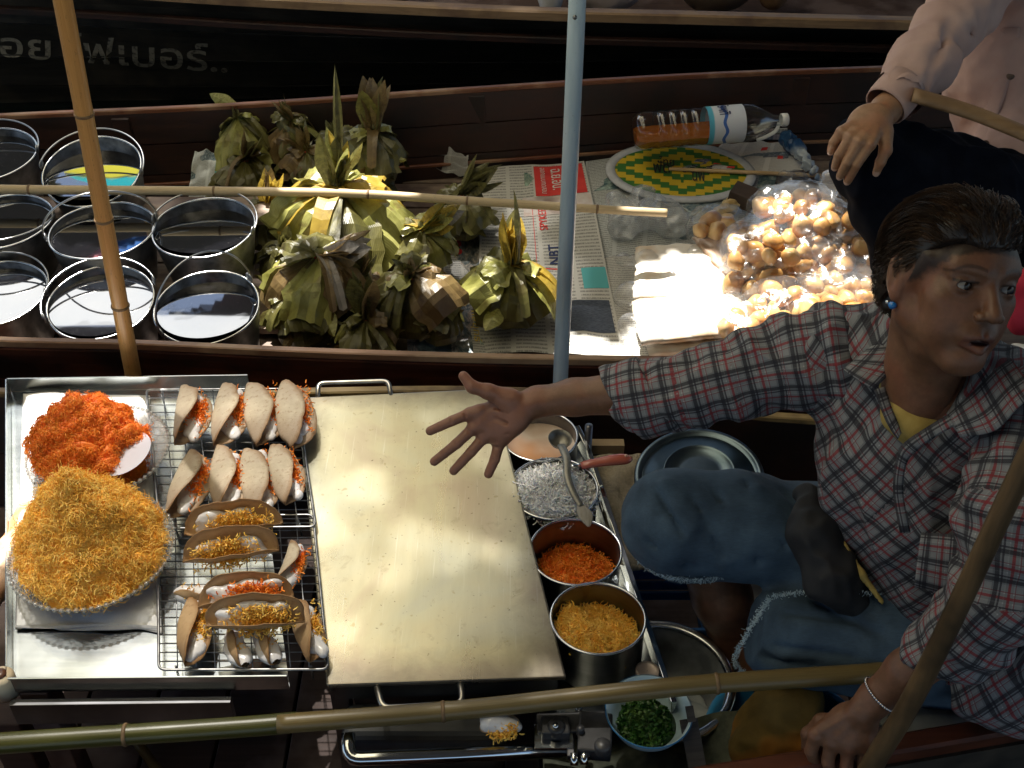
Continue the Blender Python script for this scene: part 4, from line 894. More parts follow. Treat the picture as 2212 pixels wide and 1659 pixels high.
# local y of the bottle frame points along world up, x across
Bup = np.array([np.cross(nrm(np.array([0, 0, 1])-ax*ax[2]), ax), nrm(np.array([0, 0, 1])-ax*ax[2]), ax]).T
g.add(xf(np.array(v), Bup), f).build('amber_liquid', M['amber'], bottle, smooth=False)
t = NT('bottle label'); c = t.n('TexCoord'); sep = t.n('SeparateXYZ'); t.l(c.outputs['UV'], sep.inputs[0])
col = t.ramp(sep.outputs[1], [(0.0, (0.10, 0.42, 0.60)), (0.13, (0.12, 0.50, 0.66)), (0.16, (0.70, 0.74, 0.80)), (1.0, (0.66, 0.70, 0.78))])
wv = t.math('ABSOLUTE', t.math('SUBTRACT', sep.outputs[1], t.math('ADD', 0.45, t.math('MULTIPLY', t.math('SINE', t.math('MULTIPLY', sep.outputs[0], 42)), 0.035))))
col = t.mix(t.math('LESS_THAN', wv, .045), col, (0.06, 0.16, 0.50)); t.l(col, t.b.inputs['Base Color']); t.b.inputs['Roughness'].default_value = .35; M['lab'] = t.m
v, f, uv = lathe_vf([(rb*.985, (zL+.008)*S), (rb*.985, (zL+.10)*S)], 40); G().add(xf(v, Bb), f, uv).build('label', M['lab'], bottle)
def around(body, ang0, dang, z0, zh, name='label_lettering', mat=ink_b, r=rb*1.0):
    tv, tf = text_mesh(body, bold=.02); w = tv[:, 0].max(); pts = []
    for x, y, _ in tv:
        a = ang0+dang*x/w; pts.append(Bup @ np.array([(r+.0006)*math.cos(a), (r+.0006)*math.sin(a), z0+zh*y]))
    mesh_obj(name, pts, tf, mat, bottle, None, False)
around('ทิพย์', 2.15, -.75, (zL+.035)*S, .03*S); around('น้ำดื่ม', -1.75+1.0, -1.0+.2, (zL+.072)*S, .02*S)
M['cap'] = pm('white plastic cap', (0.78, 0.78, 0.76), rough=.4)
v, f, uv = lathe_vf([(.0005, Lb+.002), (.017, Lb+.002), (.0185, Lb), (.0185, Lb-.018), (.0165, Lb-.018)], 28); v = np.array(v); G().add(xf(v, Bb), f, uv).build('cap', M['cap'], bottle)
v, f, uv = tube_vf(smooth_path([Bup@np.array((0.006, -.012, Lb-.02)), Bup@np.array((0, -.035, Lb-.03)), Bup@np.array((0, -.052, Lb-.06)), Bup@np.array((0, -.06, Lb-.085))], 12), .006, 8, flat=.3); G().add(v, f, uv).build('cap_strap', M['cap'], bottle)
st_ = thing('newspaper_stack', 'stack of folded newspapers the amber bottle lies on', 'newspaper stack', P(1530, 272, -.15)+np.array([0, -.03, 0])); v = None
for k in range(5):
    v, f = box_vf((0, 0, -.03+.018*k), (.24-.004*k, .055, .008)); o = mesh_obj('folded_paper', v, f, news_c if k % 2 else news_b, st_, [(p[0]*2, p[1]*2) for p in v], False); o.rotation_euler = (0, 0, .03*math.sin(k*2.1)); bev(o, .002)
# ================================================================== plastic bags
M['film'] = film('clear crinkled plastic bag', (.98, .98, .98), .012, .20, .03, .6, 26)
M['film2'] = film('cloudy plastic bag', (.90, .92, .93), .10, .18, .20, 1.0, 22)
def bag_skin(name, pts, rads, parent, mat, k=.02, h=.005, crumple=.006, cs=28, seed=0, neck=None, z0=None):
    base = np.array(parent.location); pts = [np.asarray(p)-base for p in pts]
    a = np.min([p-r for p, r in zip(pts, rads)], axis=0)-.03; b = np.max([p+r for p, r in zip(pts, rads)], axis=0)+.03
    if neck is not None: nk = [np.asarray(q)-base for q in neck]; a = np.minimum(a, np.min(nk, axis=0)-.04); b = np.maximum(b, np.max(nk, axis=0)+.04)
    s = SDF(a, b, h)
    for p, r in zip(pts, rads): s.ell(p, (r, r, r), k)
    if neck is not None: s.chain(nk, [.03, .008, .006, .028, .03][:len(nk)], .015)
    s.bump(lambda p: crumple*(np.abs(vnoise(p, cs, seed))*1.6-.5)+crumple*.4*vnoise(p, cs*2.6, seed+1))
    v, F = s.mesh(); return np_mesh_obj(name, v, F, mat, parent)
cr = SDF((-.024,)*3, (.024,)*3, .003); cr.ell((0, 0, 0), (.0185, .0165, .0165), .001)
M['ball'] = pm('glossy brown candied fruit', (0.40, 0.18, 0.045), (0.60, 0.34, 0.10), 0.38, scale=30, coat=.15, c3=(0.68, 0.46, 0.20), bump=.05)
nt = M['ball'].node_tree; pb_ = nt.nodes['Principled BSDF']; pb_.inputs['Subsurface Weight'].default_value = .15; pb_.inputs['Subsurface Radius'].default_value = (.02, .01, .004)
def fruit_mesh(seed):
    v, f, uv = lathe_vf([(max(.0004, .0185*math.sin(a)), .0165*math.cos(a)) for a in np.linspace(0, math.pi, 10)], 16); v = np.array(v)
    v *= (1+.20*vnoise(v, 70, seed)+.07*vnoise(v, 170, seed))[:, None]; v[:, 2] *= 1-.15*(seed % 3)/2; o = mesh_obj('candied_fruit', v, f, M['ball'], None, uv); me = o.data; bpy.data.objects.remove(o); return me
FM = [fruit_mesh(s) for s in range(4)]
def fill_bag(label, blabel, centres, z, spread, count, seed, neck=None, mat=None, scale=1.45):
    r_ = random.Random(seed); cs = [P(x, y, z_) for x, y, z_ in centres]; base = sum(cs)/len(cs)
    th = thing('plastic_bag', label, 'plastic bag', base, 'bags of candied fruit'); placed = []
    tries = 0; count = int(count*1.05)
    while len(placed) < count and tries < 9000:
        tries += 1; k_ = .45+.75*tries/9000; c = r_.choice(cs); q = c+np.array([r_.gauss(0, spread*k_), r_.gauss(0, spread*.8*k_), r_.uniform(-.3, 1.0)*spread*k_])
        if all(np.linalg.norm(q-p) > .0285*scale for p in placed): placed.append(q)
    for p in placed:
        o = bpy.data.objects.new('candied_fruit', r_.choice(FM)); COL.objects.link(o); o.location = p; o.rotation_euler = (r_.uniform(0, 3), r_.uniform(0, 3), r_.uniform(0, 3))
        s = scale*r_.uniform(.78, 1.18); o.scale = (s, s, s*r_.uniform(.85, 1)); tag(o, blabel, 'candied fruit', blabel.replace('round brown candied fruit', 'candied fruits'))
    bag_skin('film', placed+cs, [.026*scale]*len(placed)+[.045]*len(cs), th, mat or M['film'], .045, .0055, .005, 30, seed, neck)
    return th
fill_bag('clear bag of candied fruit in the sun, twisted shut beside the resting hand', 'round brown candied fruit in the sunlit twisted bag', [(1700, 455, -.02), (1735, 480, -.03), (1665, 520, -.05), (1640, 545, -.06)], 0, .026, 30, 1,
         [P(1745, 455, .01), P(1782, 447, .035), P(1788, 440, .045), P(1793, 405, .075), P(1797, 392, .085)])
fill_bag('clear bag of candied fruit lying beneath the sunlit twisted bag', 'round brown candied fruit in the bag beneath the sunlit one', [(1660, 600, -.12), (1730, 590, -.12), (1790, 600, -.12), (1700, 570, -.10)], 0, .036, 34, 2)
fill_bag('clear bag of candied fruit next to the vendor\'s ear', 'round brown candied fruit in the bag next to the ear', [(1850, 560, -.09), (1870, 600, -.11), (1830, 620, -.12), (1885, 550, -.08)], 0, .030, 26, 3)
fill_bag('clear bag of candied fruit against the dark blue trousers', 'round brown candied fruit in the bag against the trousers', [(1815, 470, -.08), (1820, 500, -.09)], 0, .020, 11, 4)
fill_bag('clear bag of candied fruit between the crackers and the sunlit bag', 'round brown candied fruit in the bag beside the crackers', [(1590, 520, -.10), (1610, 560, -.12), (1570, 500, -.1)], 0, .026, 14, 5)
fill_bag('blown out sunlit bag of candied fruit along the vendor\'s sleeve', 'pale sunlit candied fruit in the bag along the sleeve', [(1680, 680, -.12), (1740, 665, -.11), (1800, 650, -.11), (1640, 700, -.13)], 0, .030, 26, 6)
# crackers: flat blocks in a wide bag
M['cracker'] = pm('pale baked cracker sheet', (0.76, 0.70, 0.60), (0.84, 0.81, 0.75), 0.75, scale=30, c3=(0.66, 0.50, 0.34), bump=.3, lohi=(.3, .7))
M['cracker_b'] = pm('brown pressed sweet slab', (0.30, 0.18, 0.11), (0.42, 0.29, 0.20), 0.5, scale=22, bump=.2)
def cracker(label, quad, z, th_, mat, n=16):
    c = [P(x, y, z+dz) for x, y, dz in quad]; o0 = sum(c)/4; fn0 = quad_fn([q-o0 for q in c])
    def fn(u, w):
        p = fn0(.02+.96*u, .02+.96*w); e = 0.004*vnoise(np.array([u*7, w*7, z*50]), 1, 3)
        return p+np.array([.004*vnoise(np.array([w*9, u*0, 1.]), 1, 5), .004*vnoise(np.array([u*9, 3., 1.]), 1, 6), e-.012*(max(0, abs(u-.5)-.44)+max(0, abs(w-.5)-.44))*8])
    v, f, uv = grid_vf(n, n, fn); o = mesh_obj('cracker', v, f, mat, None, uv); o.location = o0; solid(o, th_); tag(o, label, 'cracker', 'flat crackers in the wide bag'); return o
cracker('lowest cracker slab, brown edge by the vendor\'s sleeve', [(1395, 762, 0), (1650, 740, 0), (1640, 640, 0), (1372, 660, 0)], -.165, .02, M['cracker'])
cracker('pale cracker lying foremost on top of the pile', [(1378, 738, 0), (1650, 716, 0), (1604, 625, .01), (1358, 640, .01)], -.135, .018, M['cracker'])
cracker('blank pale cracker at the back of the wide bag', [(1360, 642, .0), (1620, 642, .0), (1545, 556, .02), (1372, 566, .02)], -.135, .018, M['cracker'])
cracker('greyish cracker under the torn top of the wide bag', [(1372, 592, .0), (1590, 602, .0), (1530, 518, .02), (1368, 526, .02)], -.125, .012, M['cracker'])
cracker('long brown slab beside the wide bag', [(1560, 590, .0), (1640, 640, .0), (1580, 500, .03), (1490, 505, .03)], -.12, .012, M['cracker_b'])
wide = thing('plastic_bag', 'wide clear bag with bright creases holding the flat crackers', 'plastic bag', P(1480, 640, -.14))
pts_ = []; rd = []
for x, y, z, r in ((1400, 560, -.13, .03), (1500, 555, -.13, .03), (1560, 600, -.13, .03), (1380, 640, -.14, .035), (1490, 640, -.14, .04), (1590, 650, -.14, .035), (1400, 720, -.14, .035), (1500, 710, -.14, .035), (1600, 700, -.14, .03), (1345, 560, -.15, .02), (1345, 640, -.15, .02), (1360, 700, -.15, .025), (1450, 600, -.14, .04), (1450, 680, -.14, .04), (1550, 675, -.14, .04)):
    pts_.append(P(x, y, z)); rd.append(r)
bag_skin('film', pts_, rd, wide, M['film'], .05, .006, .006, 16, 9)
crum = thing('plastic_bag', 'empty crumpled cloudy bag at the end of the grey pole', 'plastic bag', P(1400, 455, -.15))
pts_ = [P(x, y, z) for x, y, z in ((1330, 440, -.13), (1370, 470, -.14), (1420, 450, -.12), (1470, 470, -.14), (1520, 465, -.14), (1390, 420, -.12), (1340, 490, -.16), (1450, 490, -.16))]
bag_skin('film', pts_, [.03, .035, .035, .03, .022, .028, .03, .03], crum, M['film2'], .04, .005, .014, 20, 13)
top_ = thing('plastic_bag', 'small clear empty bag on the fan handle', 'plastic bag', P(1712, 390, -.1)); bag_skin('film', [P(1700, 395, -.1), P(1725, 390, -.09), P(1715, 410, -.1)], [.03, .025, .03], top_, M['film'], .03, .0045, .012, 30, 15)
# small dark box and a yellow wrapper behind the bags
bx = thing('box', 'small dark brown cardboard box between the fan and the sunlit bag', 'box', P(1620, 430, -.14)); v, f = box_vf((0, 0, 0), (.055, .03, .022)); o = mesh_obj('body', v, f, pm('dark carton', (0.05, 0.035, 0.03), (0.09, 0.06, 0.045), .6), bx, None, False); o.rotation_euler = (0.1, .15, -.5); bev(o, .002)
wr = thing('wrapper', 'yellowish shiny wrapper left of the dark box', 'wrapper', P(1570, 450, -.17)); bag_skin('foil', [P(1555, 460, -.17), P(1580, 445, -.16)], [.02, .022], wr, pm('yellow foil', (0.45, 0.30, 0.10), (0.6, 0.5, 0.3), .3, scale=30), .02, .0045, .01, 35, 16)
bw = thing('plastic_bag', 'blue and white twisted bag under the bottle cap', 'plastic bag', P(1720, 320, -.12)); bag_skin('film', [P(1700, 300, -.12), P(1712, 312, -.12), P(1725, 325, -.12), P(1735, 340, -.12), P(1745, 355, -.12), P(1755, 370, -.11), P(1765, 385, -.10)], [.022, .021, .02, .018, .016, .014, .012], bw, pm('blue and white foil', (0.012, 0.05, 0.14), (0.03, 0.10, 0.22), .3, scale=20, c3=(.35, .40, .45)), .03, .004, .010, 35, 17)
# ================================================================== the crepe stall: tray, racks, griddle, pots
def steel(name, c1, c2, rough=.18, bump=.05, scale=8, stretch=(1, 14, 1)):
    t = NT(name); g = t.noise(t.coord('Object', stretch), scale, 5, .6); g2 = t.noise(t.coord('Object'), 5, 4, .6)
    t.l(t.ramp(t.math('ADD', t.math('MULTIPLY', g, .5), t.math('MULTIPLY', g2, .5)), [(.35, c1), (.65, c2)]), t.b.inputs['Base Color']); t.b.inputs['Metallic'].default_value = 1
    t.l(t.math('ADD', t.math('MULTIPLY', g2, .22), rough-.11), t.b.inputs['Roughness']); t.bump(g, bump, .0008); return t.m
M['steel'] = steel('brushed stainless tray', (.42, .46, .48), (.60, .64, .66), .22)
M['steel_d'] = steel('grimy dark steel', (.10, .10, .11), (.22, .22, .23), .4, .2)
M['chrome'] = pm('chromed steel', (.62, .64, .66), None, .12, 1.0)
M['wirek'] = pm('tarnished rack wire', (.20, .20, .21), (.42, .42, .43), .35, 1.0, scale=50)
def rounded_rect(c, rad, seg=5):
    """closed path through four corners with rounded turns"""
    out = []
    for i in range(4):
        p, a, b = np.asarray(c[i], float), np.asarray(c[i-1], float), np.asarray(c[(i+1) % 4], float); u = nrm(a-p); w = nrm(b-p)
        for k in range(seg+1):
            q = k/seg; s = p+u*rad*(1-q)**2+w*rad*q**2; out.append(s)
    out.append(out[0]); return np.array(out)
# ---- tray
TZ = 0.012
tray = thing('steel_tray', 'stainless steel tray with raised walls under the glass bowls and wire racks', 'tray', P(280, 1200, TZ))
to = np.array(tray.location)
cn = [P(28, 1492, TZ-.03), P(626, 1486, TZ-.03), P(540, 838, TZ-.03), P(24, 846, TZ-.03)]
floor_ = slab('tray_floor', cn, .003, M['steel'], tray, off=to)
def wall(a, b, h, th_, name='tray_wall', mat=None):
    a = np.asarray(a)-to; b = np.asarray(b)-to; d = nrm(b-a); n_ = np.cross(d, (0, 0, 1))*th_; up_ = np.array([0, 0, h])
    v = [a, b, b+up_, a+up_, a+n_, b+n_, b+up_+n_, a+up_+n_]; f = [(0,1,2,3),(5,4,7,6),(3,2,6,7),(1,0,4,5),(0,3,7,4),(2,1,5,6)]
    o = mesh_obj(name, v, f, mat or M['steel'], tray, None, False); bev(o, .0008); return o
wall(cn[0], cn[1], .034, .003); wall(cn[3], cn[2], .034, -.003); wall(cn[0], cn[3], .034, -.003)
wall(cn[0]-np.array([0, .012, .055]), cn[1]-np.array([.09, .012, .055]), .05, .012, 'support_bar', M['steel_d'])
for a in (cn[0], cn[3]): 
    q = a-to; v, f = box_vf(q+np.array([.03, .02, -.16]), (.022, .022, .155)); bev(mesh_obj('leg', v, f, M['board_dark'], tray, None, False), .002)
# black stand under the griddle
stand = thing('griddle_stand', 'dark steel stand carrying the griddle', 'stand', P(930, 1300, -.1)); so = np.array(stand.location)
gq = [P(705, 1480, 0), P(1224, 1462, 0), P(1066, 838, 0), P(640, 858, 0)]
v, f = [], []
for i, q in enumerate(gq):
    c_ = sum(gq)/4; q2 = q*.90+c_*.10; v, f = box_vf(q2-so+np.array([0, 0, -.19]), (.014, .014, .145)); mesh_obj('leg', v, f, M['steel_d'], stand, None, False)
slab('shelf', [(q*.95+c_*.05)+np.array([0, 0, -.032]) for q in gq], .03, M['steel_d'], stand, off=so)
slab('burner_box', [(q*.80+c_*.20)+np.array([0, 0, -.064]) for q in gq], .10, M['steel_d'], stand, off=so)
# ---- griddle
t = NT('worn griddle plate'); g = t.noise(t.coord('Object', (1, .18, 1)), 11, 6, .62, .8); g2 = t.noise(t.coord('Object'), 4.2, 4, .55, .6); sp = t.noise(t.coord('Object'), 130, 2, .5)
col = t.ramp(g2, [(.32, (.60, .50, .40)), (.48, (.72, .67, .50)), (.62, (.70, .69, .56)), (.75, (.58, .59, .56))])
col = t.mix(.45, col, t.ramp(g, [(.3, (.50, .46, .38)), (.7, (.94, .92, .84))]), 'MULTIPLY'); col = t.mix(t.ramp(sp, [(.68, (0, 0, 0)), (.76, (.85, .85, .85))]), col, (.16, .12, .08))
g3 = t.noise(t.coord('Object'), 22, 5, .7, .5); col = t.mix(t.ramp(g3, [(.60, (0, 0, 0)), (.72, (.55, .55, .55))]), col, (.36, .30, .20))
sc_ = t.noise(t.coord('Object', (60, 1.2, 1), (0, 0, .18)), 6, 3, .6); col = t.mix(t.ramp(sc_, [(.62, (0, 0, 0)), (.70, (.35, .35, .35))]), col, (.86, .84, .78)); dr = t.noise(t.coord('Object'), 60, 2, .4); col = t.mix(t.ramp(dr, [(.70, (0, 0, 0)), (.74, (.5, .5, .5))]), col, (.40, .32, .16))
c = t.n('TexCoord'); se = t.n('SeparateXYZ'); t.l(c.outputs['Generated'], se.inputs[0]); 
def edge(k): return t.math('MINIMUM', se.outputs[k], t.math('SUBTRACT', 1.0, se.outputs[k]))
ed = t.math('ADD', t.math('MINIMUM', t.math('MULTIPLY', edge(0), .6), edge(1)), t.math('MULTIPLY', t.math('SUBTRACT', g3, .5), .10)); col = t.mix(t.ramp(ed, [(.005, (.85, .85, .85)), (.10, (0, 0, 0))]), col, (.24, .21, .18))
col = t.mix(1.0, col, (.90, .91, .92), 'MULTIPLY'); t.l(col, t.b.inputs['Base Color']); t.b.inputs['Metallic'].default_value = .80; t.l(t.math('ADD', t.math('MULTIPLY', g, .22), .19), t.b.inputs['Roughness']); t.bump(g, .10, .001); M['griddle'] = t.m
grid_t = thing('griddle', 'large flat yellowish metal griddle plate in the middle of the stall', 'griddle', sum(gq)/4); go = np.array(grid_t.location)
bev(slab('plate', gq, .010, M['griddle'], grid_t, off=go), .004, 3)
def handle(pts, r, mat, parent, off):
    p = smooth_path([np.asarray(q)-off for q in pts], 4) if False else None
    path = []; pts = [np.asarray(q)-off for q in pts]
    for i in range(len(pts)):
        if i in (0, len(pts)-1): path.append(pts[i]); continue
        a, b, c = pts[i-1], pts[i], pts[i+1]; u = nrm(a-b); w = nrm(c-b); rad = .014
        for k in range(5): q = k/4; path.append(b+u*rad*(1-q)**2+w*rad*q**2)
    v, f, uv = tube_vf(np.array(path), r, 10); return G().add(v, f, uv).build('handle', mat, parent)
M['hand'] = pm('worn steel handle', (.30, .28, .25), (.50, .48, .44), .35, 1.0, scale=30)
handle([P(687, 858, -.004), P(687, 828, .006), P(839, 823, .006), P(845, 856, -.004)], .0052, M['hand'], grid_t, go)
handle([P(814, 1484, -.008), P(826, 1530, -.012), P(1000, 1520, -.012), P(994, 1474, -.008)], .0052, M['hand'], grid_t, go)
# ---- cloth under the bowls
M['cloth'] = pm('white cotton cloth', (.82, .82, .84), (.88, .88, .88), .9, scale=300, bump=.05)
def cl(u, w):
    b = quad_fn([P(28, 1352, 0), P(350, 1350, 0), P(318, 832, 0.012), P(42, 828, 0.012)])(u, w); e = min(u, 1-u, w, 1-w)
    z = .006+.010*max(0, fnoise(np.array([u*2.6+w*1.5, w*3.2, 1.]), 1, 3, 4))+.005*math.sin((u*9+w*4+2*vnoise(np.array([u*3, w*3, 2.]), 1, 3)))*(.5+.5*w)
    if e < .04: z -= .012*(1-e/.04)
    b = b+np.array([0, .010*vnoise(np.array([u*6, w*0+.5, 9.]), 1, 2)*(1-w), 0]); return np.array([b[0], b[1], max(z-.008, -.0150)])
cloth_o = thing('cloth', 'white cloth laid over the tray beneath the glass bowls', 'cloth', to)
v, f, uv = grid_vf(70, 90, cl); solid(G().add(v, f, uv).build('fabric', M['cloth'], cloth_o, off=to), .0015)
for k in range(2):
    o = G().add(*grid_vf(40, 3, lambda u, w: P(32+310*u, 1350+w*5+3*math.sin(u*7+k), -.006-.003*k-w*.003))).build('fold', M['cloth'], cloth_o, off=to)
# ---- strands
def strands(o, d, L, r, curl, seed=0, n=6, axn=None):
    rs = np.random.RandomState(seed); N = len(o); L = np.broadcast_to(L, (N,)); d = nrm(d); p = np.asarray(o, float).copy(); P_ = [p.copy()]; T_ = [d.copy()]
    ax = nrm(rs.normal(size=(N, 3))) if axn is None else nrm(axn*rs.choice([-1, 1], N)[:, None]*1.6+rs.normal(size=(N, 3))*.45); step = (L/(n-1))[:, None]
    for k in range(n-1):
        d = nrm(d+np.cross(ax, d)*curl+rs.normal(size=(N, 3))*curl*(.35 if axn is None else .22)); p = p+d*step; P_.append(p.copy()); T_.append(d.copy())
    P_ = np.stack(P_, 1); T_ = np.stack(T_, 1); a = nrm(np.cross(T_, ax[:, None, :])); b = np.cross(T_, a); V = []
    for j in range(3): q = 2*math.pi*j/3; V.append(P_+(a*math.cos(q)+b*math.sin(q))*r)
    V = np.stack(V, 2).reshape(-1, 3); base = (np.arange(N)*n*3)[:, None, None]; k = np.arange(n-1)[None, :, None]*3; j = np.arange(3)[None, None, :]; j2 = (j+1) % 3
    F = np.stack([base+k+j, base+k+j2, base+k+3+j2, base+k+3+j], -1).reshape(-1, 4); return V, F
def mound(name, parent, height_fn, rx, ry, n_str, L, r, curl, mat, off, seed=0, clump=.006, lift=.35, nm='shreds', basemat=None):
    rs = np.random.RandomState(seed); m = 60
    def surf(x, y): return height_fn(x, y)
    v, f, uv = grid_vf(m, m, lambda u, w: (rx*(2*u-1)*math.sqrt(1-(2*w-1)**2/2), ry*(2*w-1)*math.sqrt(1-(2*u-1)**2/2), 0)); v = np.array(v)
    v[:, 2] = [height_fn(a, b) for a, b, _ in v]; v += (clump*fnoise(v, 55, 3, seed))[:, None]*np.array([.5, .5, 1])
    G().add(v+off, f, uv).build(nm+'_heap', basemat or mat, parent)
    a = rs.uniform(0, 2*math.pi, n_str); q = np.sqrt(rs.uniform(0, 1, n_str)); x = rx*q*np.cos(a); y = ry*q*np.sin(a)
    z = np.array([height_fn(i, j) for i, j in zip(x, y)]); e = 1e-3
    zx = np.array([height_fn(i+e, j) for i, j in zip(x, y)]); zy = np.array([height_fn(i, j+e) for i, j in zip(x, y)])
    nn = nrm(np.stack([-(zx-z)/e, -(zy-z)/e, np.ones(n_str)], 1)); p = np.stack([x, y, z], 1); p += nn*(clump*fnoise(p, 55, 3, seed))[:, None]+nn*rs.uniform(-.0012, .0018, n_str)[:, None]
    d = rs.normal(size=(n_str, 3)); d -= (d*nn).sum(1)[:, None]*nn*(1-lift); V, F = strands(p, d, L*rs.uniform(.5, 1.3, n_str), r, curl, seed, 6, nn)
    o = np_mesh_obj(nm, V+off, F, mat, parent, 0, False); o['kind'] = 'stuff'; return o
def food(name, a, b, c=None, sss=.2, rough=.55):
    m = pm(name, a, b, rough, scale=55, lohi=(.3, .7)); p_ = m.node_tree.nodes['Principled BSDF']; p_.inputs['Subsurface Weight'].default_value = sss; p_.inputs['Subsurface Radius'].default_value = (.006, .003, .001); return m
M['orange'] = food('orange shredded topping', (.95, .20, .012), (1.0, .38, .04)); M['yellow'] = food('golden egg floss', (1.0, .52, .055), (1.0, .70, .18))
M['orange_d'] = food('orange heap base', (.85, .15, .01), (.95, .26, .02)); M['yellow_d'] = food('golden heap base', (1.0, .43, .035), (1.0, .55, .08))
# glass bowls
t = NT('cut pressed glass'); t.t.nodes.remove(t.b); tr = t.n('BsdfTransparent'); tr.inputs[0].default_value = (.93, .93, .92, 1); gl = t.n('BsdfGlossy', i_Roughness=.08); df = t.n('BsdfDiffuse'); df.inputs[0].default_value = (.72, .70, .66, 1)
lw = t.n('LayerWeight', i_Blend=.35); m1 = t.n('MixShader'); m2 = t.n('MixShader', i_0=.16); vo = t.n('TexVoronoi', i_Scale=9.0, feature='DISTANCE_TO_EDGE'); mp = t.n('Mapping'); mp.inputs['Scale'].default_value = (4, 1, 1); c = t.n('TexCoord')
t.l(c.outputs['UV'], mp.inputs[0]); t.l(mp.outputs[0], vo.inputs['Vector']); bp = t.n('Bump', i_Strength=.9, i_Distance=.004); t.l(vo.outputs['Distance'], bp.inputs['Height']); t.l(bp.outputs[0], gl.inputs['Normal']); t.l(bp.outputs[0], lw.inputs['Normal'])
t.l(t.math('ADD', t.math('MULTIPLY', lw.outputs['Facing'], .6), .10), m1.inputs[0]); t.l(tr.outputs[0], m1.inputs[1]); t.l(gl.outputs[0], m1.inputs[2]); t.l(m1.outputs[0], m2.inputs[1]); t.l(df.outputs[0], m2.inputs[2]); t.l(m2.outputs[0], t.o.inputs['Surface']); M['glass'] = t.m
def glass_bowl(c, r, label):
    th = thing('glass_bowl', label, 'glass bowl', c, 'pressed glass bowls on the cloth'); n = 96; H = .042; v = []; uv = []
    prof = [(.30, -H+.001), (.52, -H+.002), (.74, -.030), (.90, -.014), (1.0, 0), (1.012, .001), (1.0, -.004), (.90, -.019), (.72, -.036), (.50, -H), (.30, -H)]
    for k, (q, z) in enumerate(prof):
        for j in range(n):
            a = 2*math.pi*j/n; s = 1+(.010*abs(math.cos(a*16)) if .85 < q else 0)+(.02*abs(math.cos(a*8)) if .5 < q < .95 else 0); zz = z+(.0025*abs(math.cos(a*16)) if q > .95 else 0)
            v.append((r*q*s*math.cos(a), r*q*s*math.sin(a), zz)); uv.append((j/n*6, k/5))
    f = [(k*n+j, k*n+(j+1) % n, (k+1)*n+(j+1) % n, (k+1)*n+j) for k in range(len(prof)-1) for j in range(n)]; G().add(v, f, uv).build('bowl_wall', M['glass'], th)
    v, f, uv = disc_vf(r*.3, -H+.001, 40); G().add(v, f, uv).build('base', M['glass'], th)
    bd = G(); 
    for j in range(72):
        a = 2*math.pi*j/72; v, f = box_vf((r*1.01*math.cos(a), r*1.01*math.sin(a), .001), (.0028, .0028, .0022)); bd.add(v, f)
    o = bd.build('beaded_rim', M['glass'], th); o['kind'] = 'stuff'; return th
c1 = P(212, 972, .045); glass_bowl(c1, .128, 'pressed glass bowl holding the orange mound')
c2 = P(200, 1186, .045); glass_bowl(c2, .134, 'pressed glass bowl holding the golden mound')
def hill(peak, H, rx, ry, sh=1.4, dent=None):
    def fn(x, y):
        dx, dy = x-peak[0], y-peak[1]; q = math.hypot(dx/rx, dy/ry); z = H*max(0, 1-q**sh) if q < 1 else -.006*(q-1)
        if dent: 
            e = math.hypot((x-dent[0])/dent[2], (y-dent[1])/dent[2]); z -= dent[3]*max(0, 1-e*e)
        return z-.004
    return fn
m1_ = thing('orange_shreds_mound', 'tall mound of orange shreds in the rear glass bowl', 'food mound', c1)
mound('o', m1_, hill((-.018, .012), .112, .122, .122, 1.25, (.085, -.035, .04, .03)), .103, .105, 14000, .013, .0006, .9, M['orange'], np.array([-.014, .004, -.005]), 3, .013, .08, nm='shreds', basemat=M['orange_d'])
pp = thing('paper_disc', 'lilac white paper showing beside the orange mound', 'paper', c1+np.array([.055, -.02, .004])); v, f, uv = grid_vf(10, 10, lambda u, w: (.05*(2*u-1)*math.sqrt(1-(2*w-1)**2/2), .06*(2*w-1)*math.sqrt(1-(2*u-1)**2/2), .012*u+.004*math.sin(w*3)))
G().add(v, f, uv).build('sheet', pm('lilac white paper', (.66, .64, .74), rough=.6), pp)
m2_ = thing('golden_floss_mound', 'golden yellow floss mound with a pointed top in the nearer bowl', 'food mound', c2)
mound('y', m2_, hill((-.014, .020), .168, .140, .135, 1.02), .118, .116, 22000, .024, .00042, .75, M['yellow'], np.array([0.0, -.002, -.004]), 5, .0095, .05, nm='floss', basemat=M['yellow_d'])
# ---- wire racks
def rack(label, q, nl, nc, rw=.0011, z=.016):
    c = [P(x, y, z) for x, y in q]; o0 = sum(c)/4; th = thing('wire_rack', label, 'wire rack', o0, 'cooling racks'); c = [a-o0 for a in c]
    v, f, uv = tube_vf(rounded_rect(c, .012), .0024, 8, False); G().add(v, f, uv).build('rim', M['wirek'], th); fn = quad_fn(c)
    for k in range(1, nl): a, b = fn(k/nl, .0), fn(k/nl, 1.); v, f, uv = tube_vf([a, b], rw, 5); G().add(v, f, uv).build('long_wire', M['wirek'], th)
    for k in range(1, nc): a, b = fn(0, k/nc)+np.array([0, 0, -.0022]), fn(1, k/nc)+np.array([0, 0, -.0022]); v, f, uv = tube_vf([a, b], rw, 5); G().add(v, f, uv).build('cross_wire', M['wirek'], th)
    for u, w in ((.1, .02), (.9, .02), (.1, .98), (.9, .98)):
        a = fn(u, w); v, f, uv = tube_vf([a, a+np.array([0, 0, -.03])], .002, 6); G().add(v, f, uv).build('foot', M['wirek'], th)
    return th
rack('rear wire cooling rack holding eight folded crepes', [(345, 1142), (682, 1138), (637, 840), (316, 842)], 9, 17)
rack('front wire cooling rack holding the stacked golden filled crepes', [(343, 1447), (709, 1446), (676, 1112), (341, 1116)], 9, 19, z=.012)
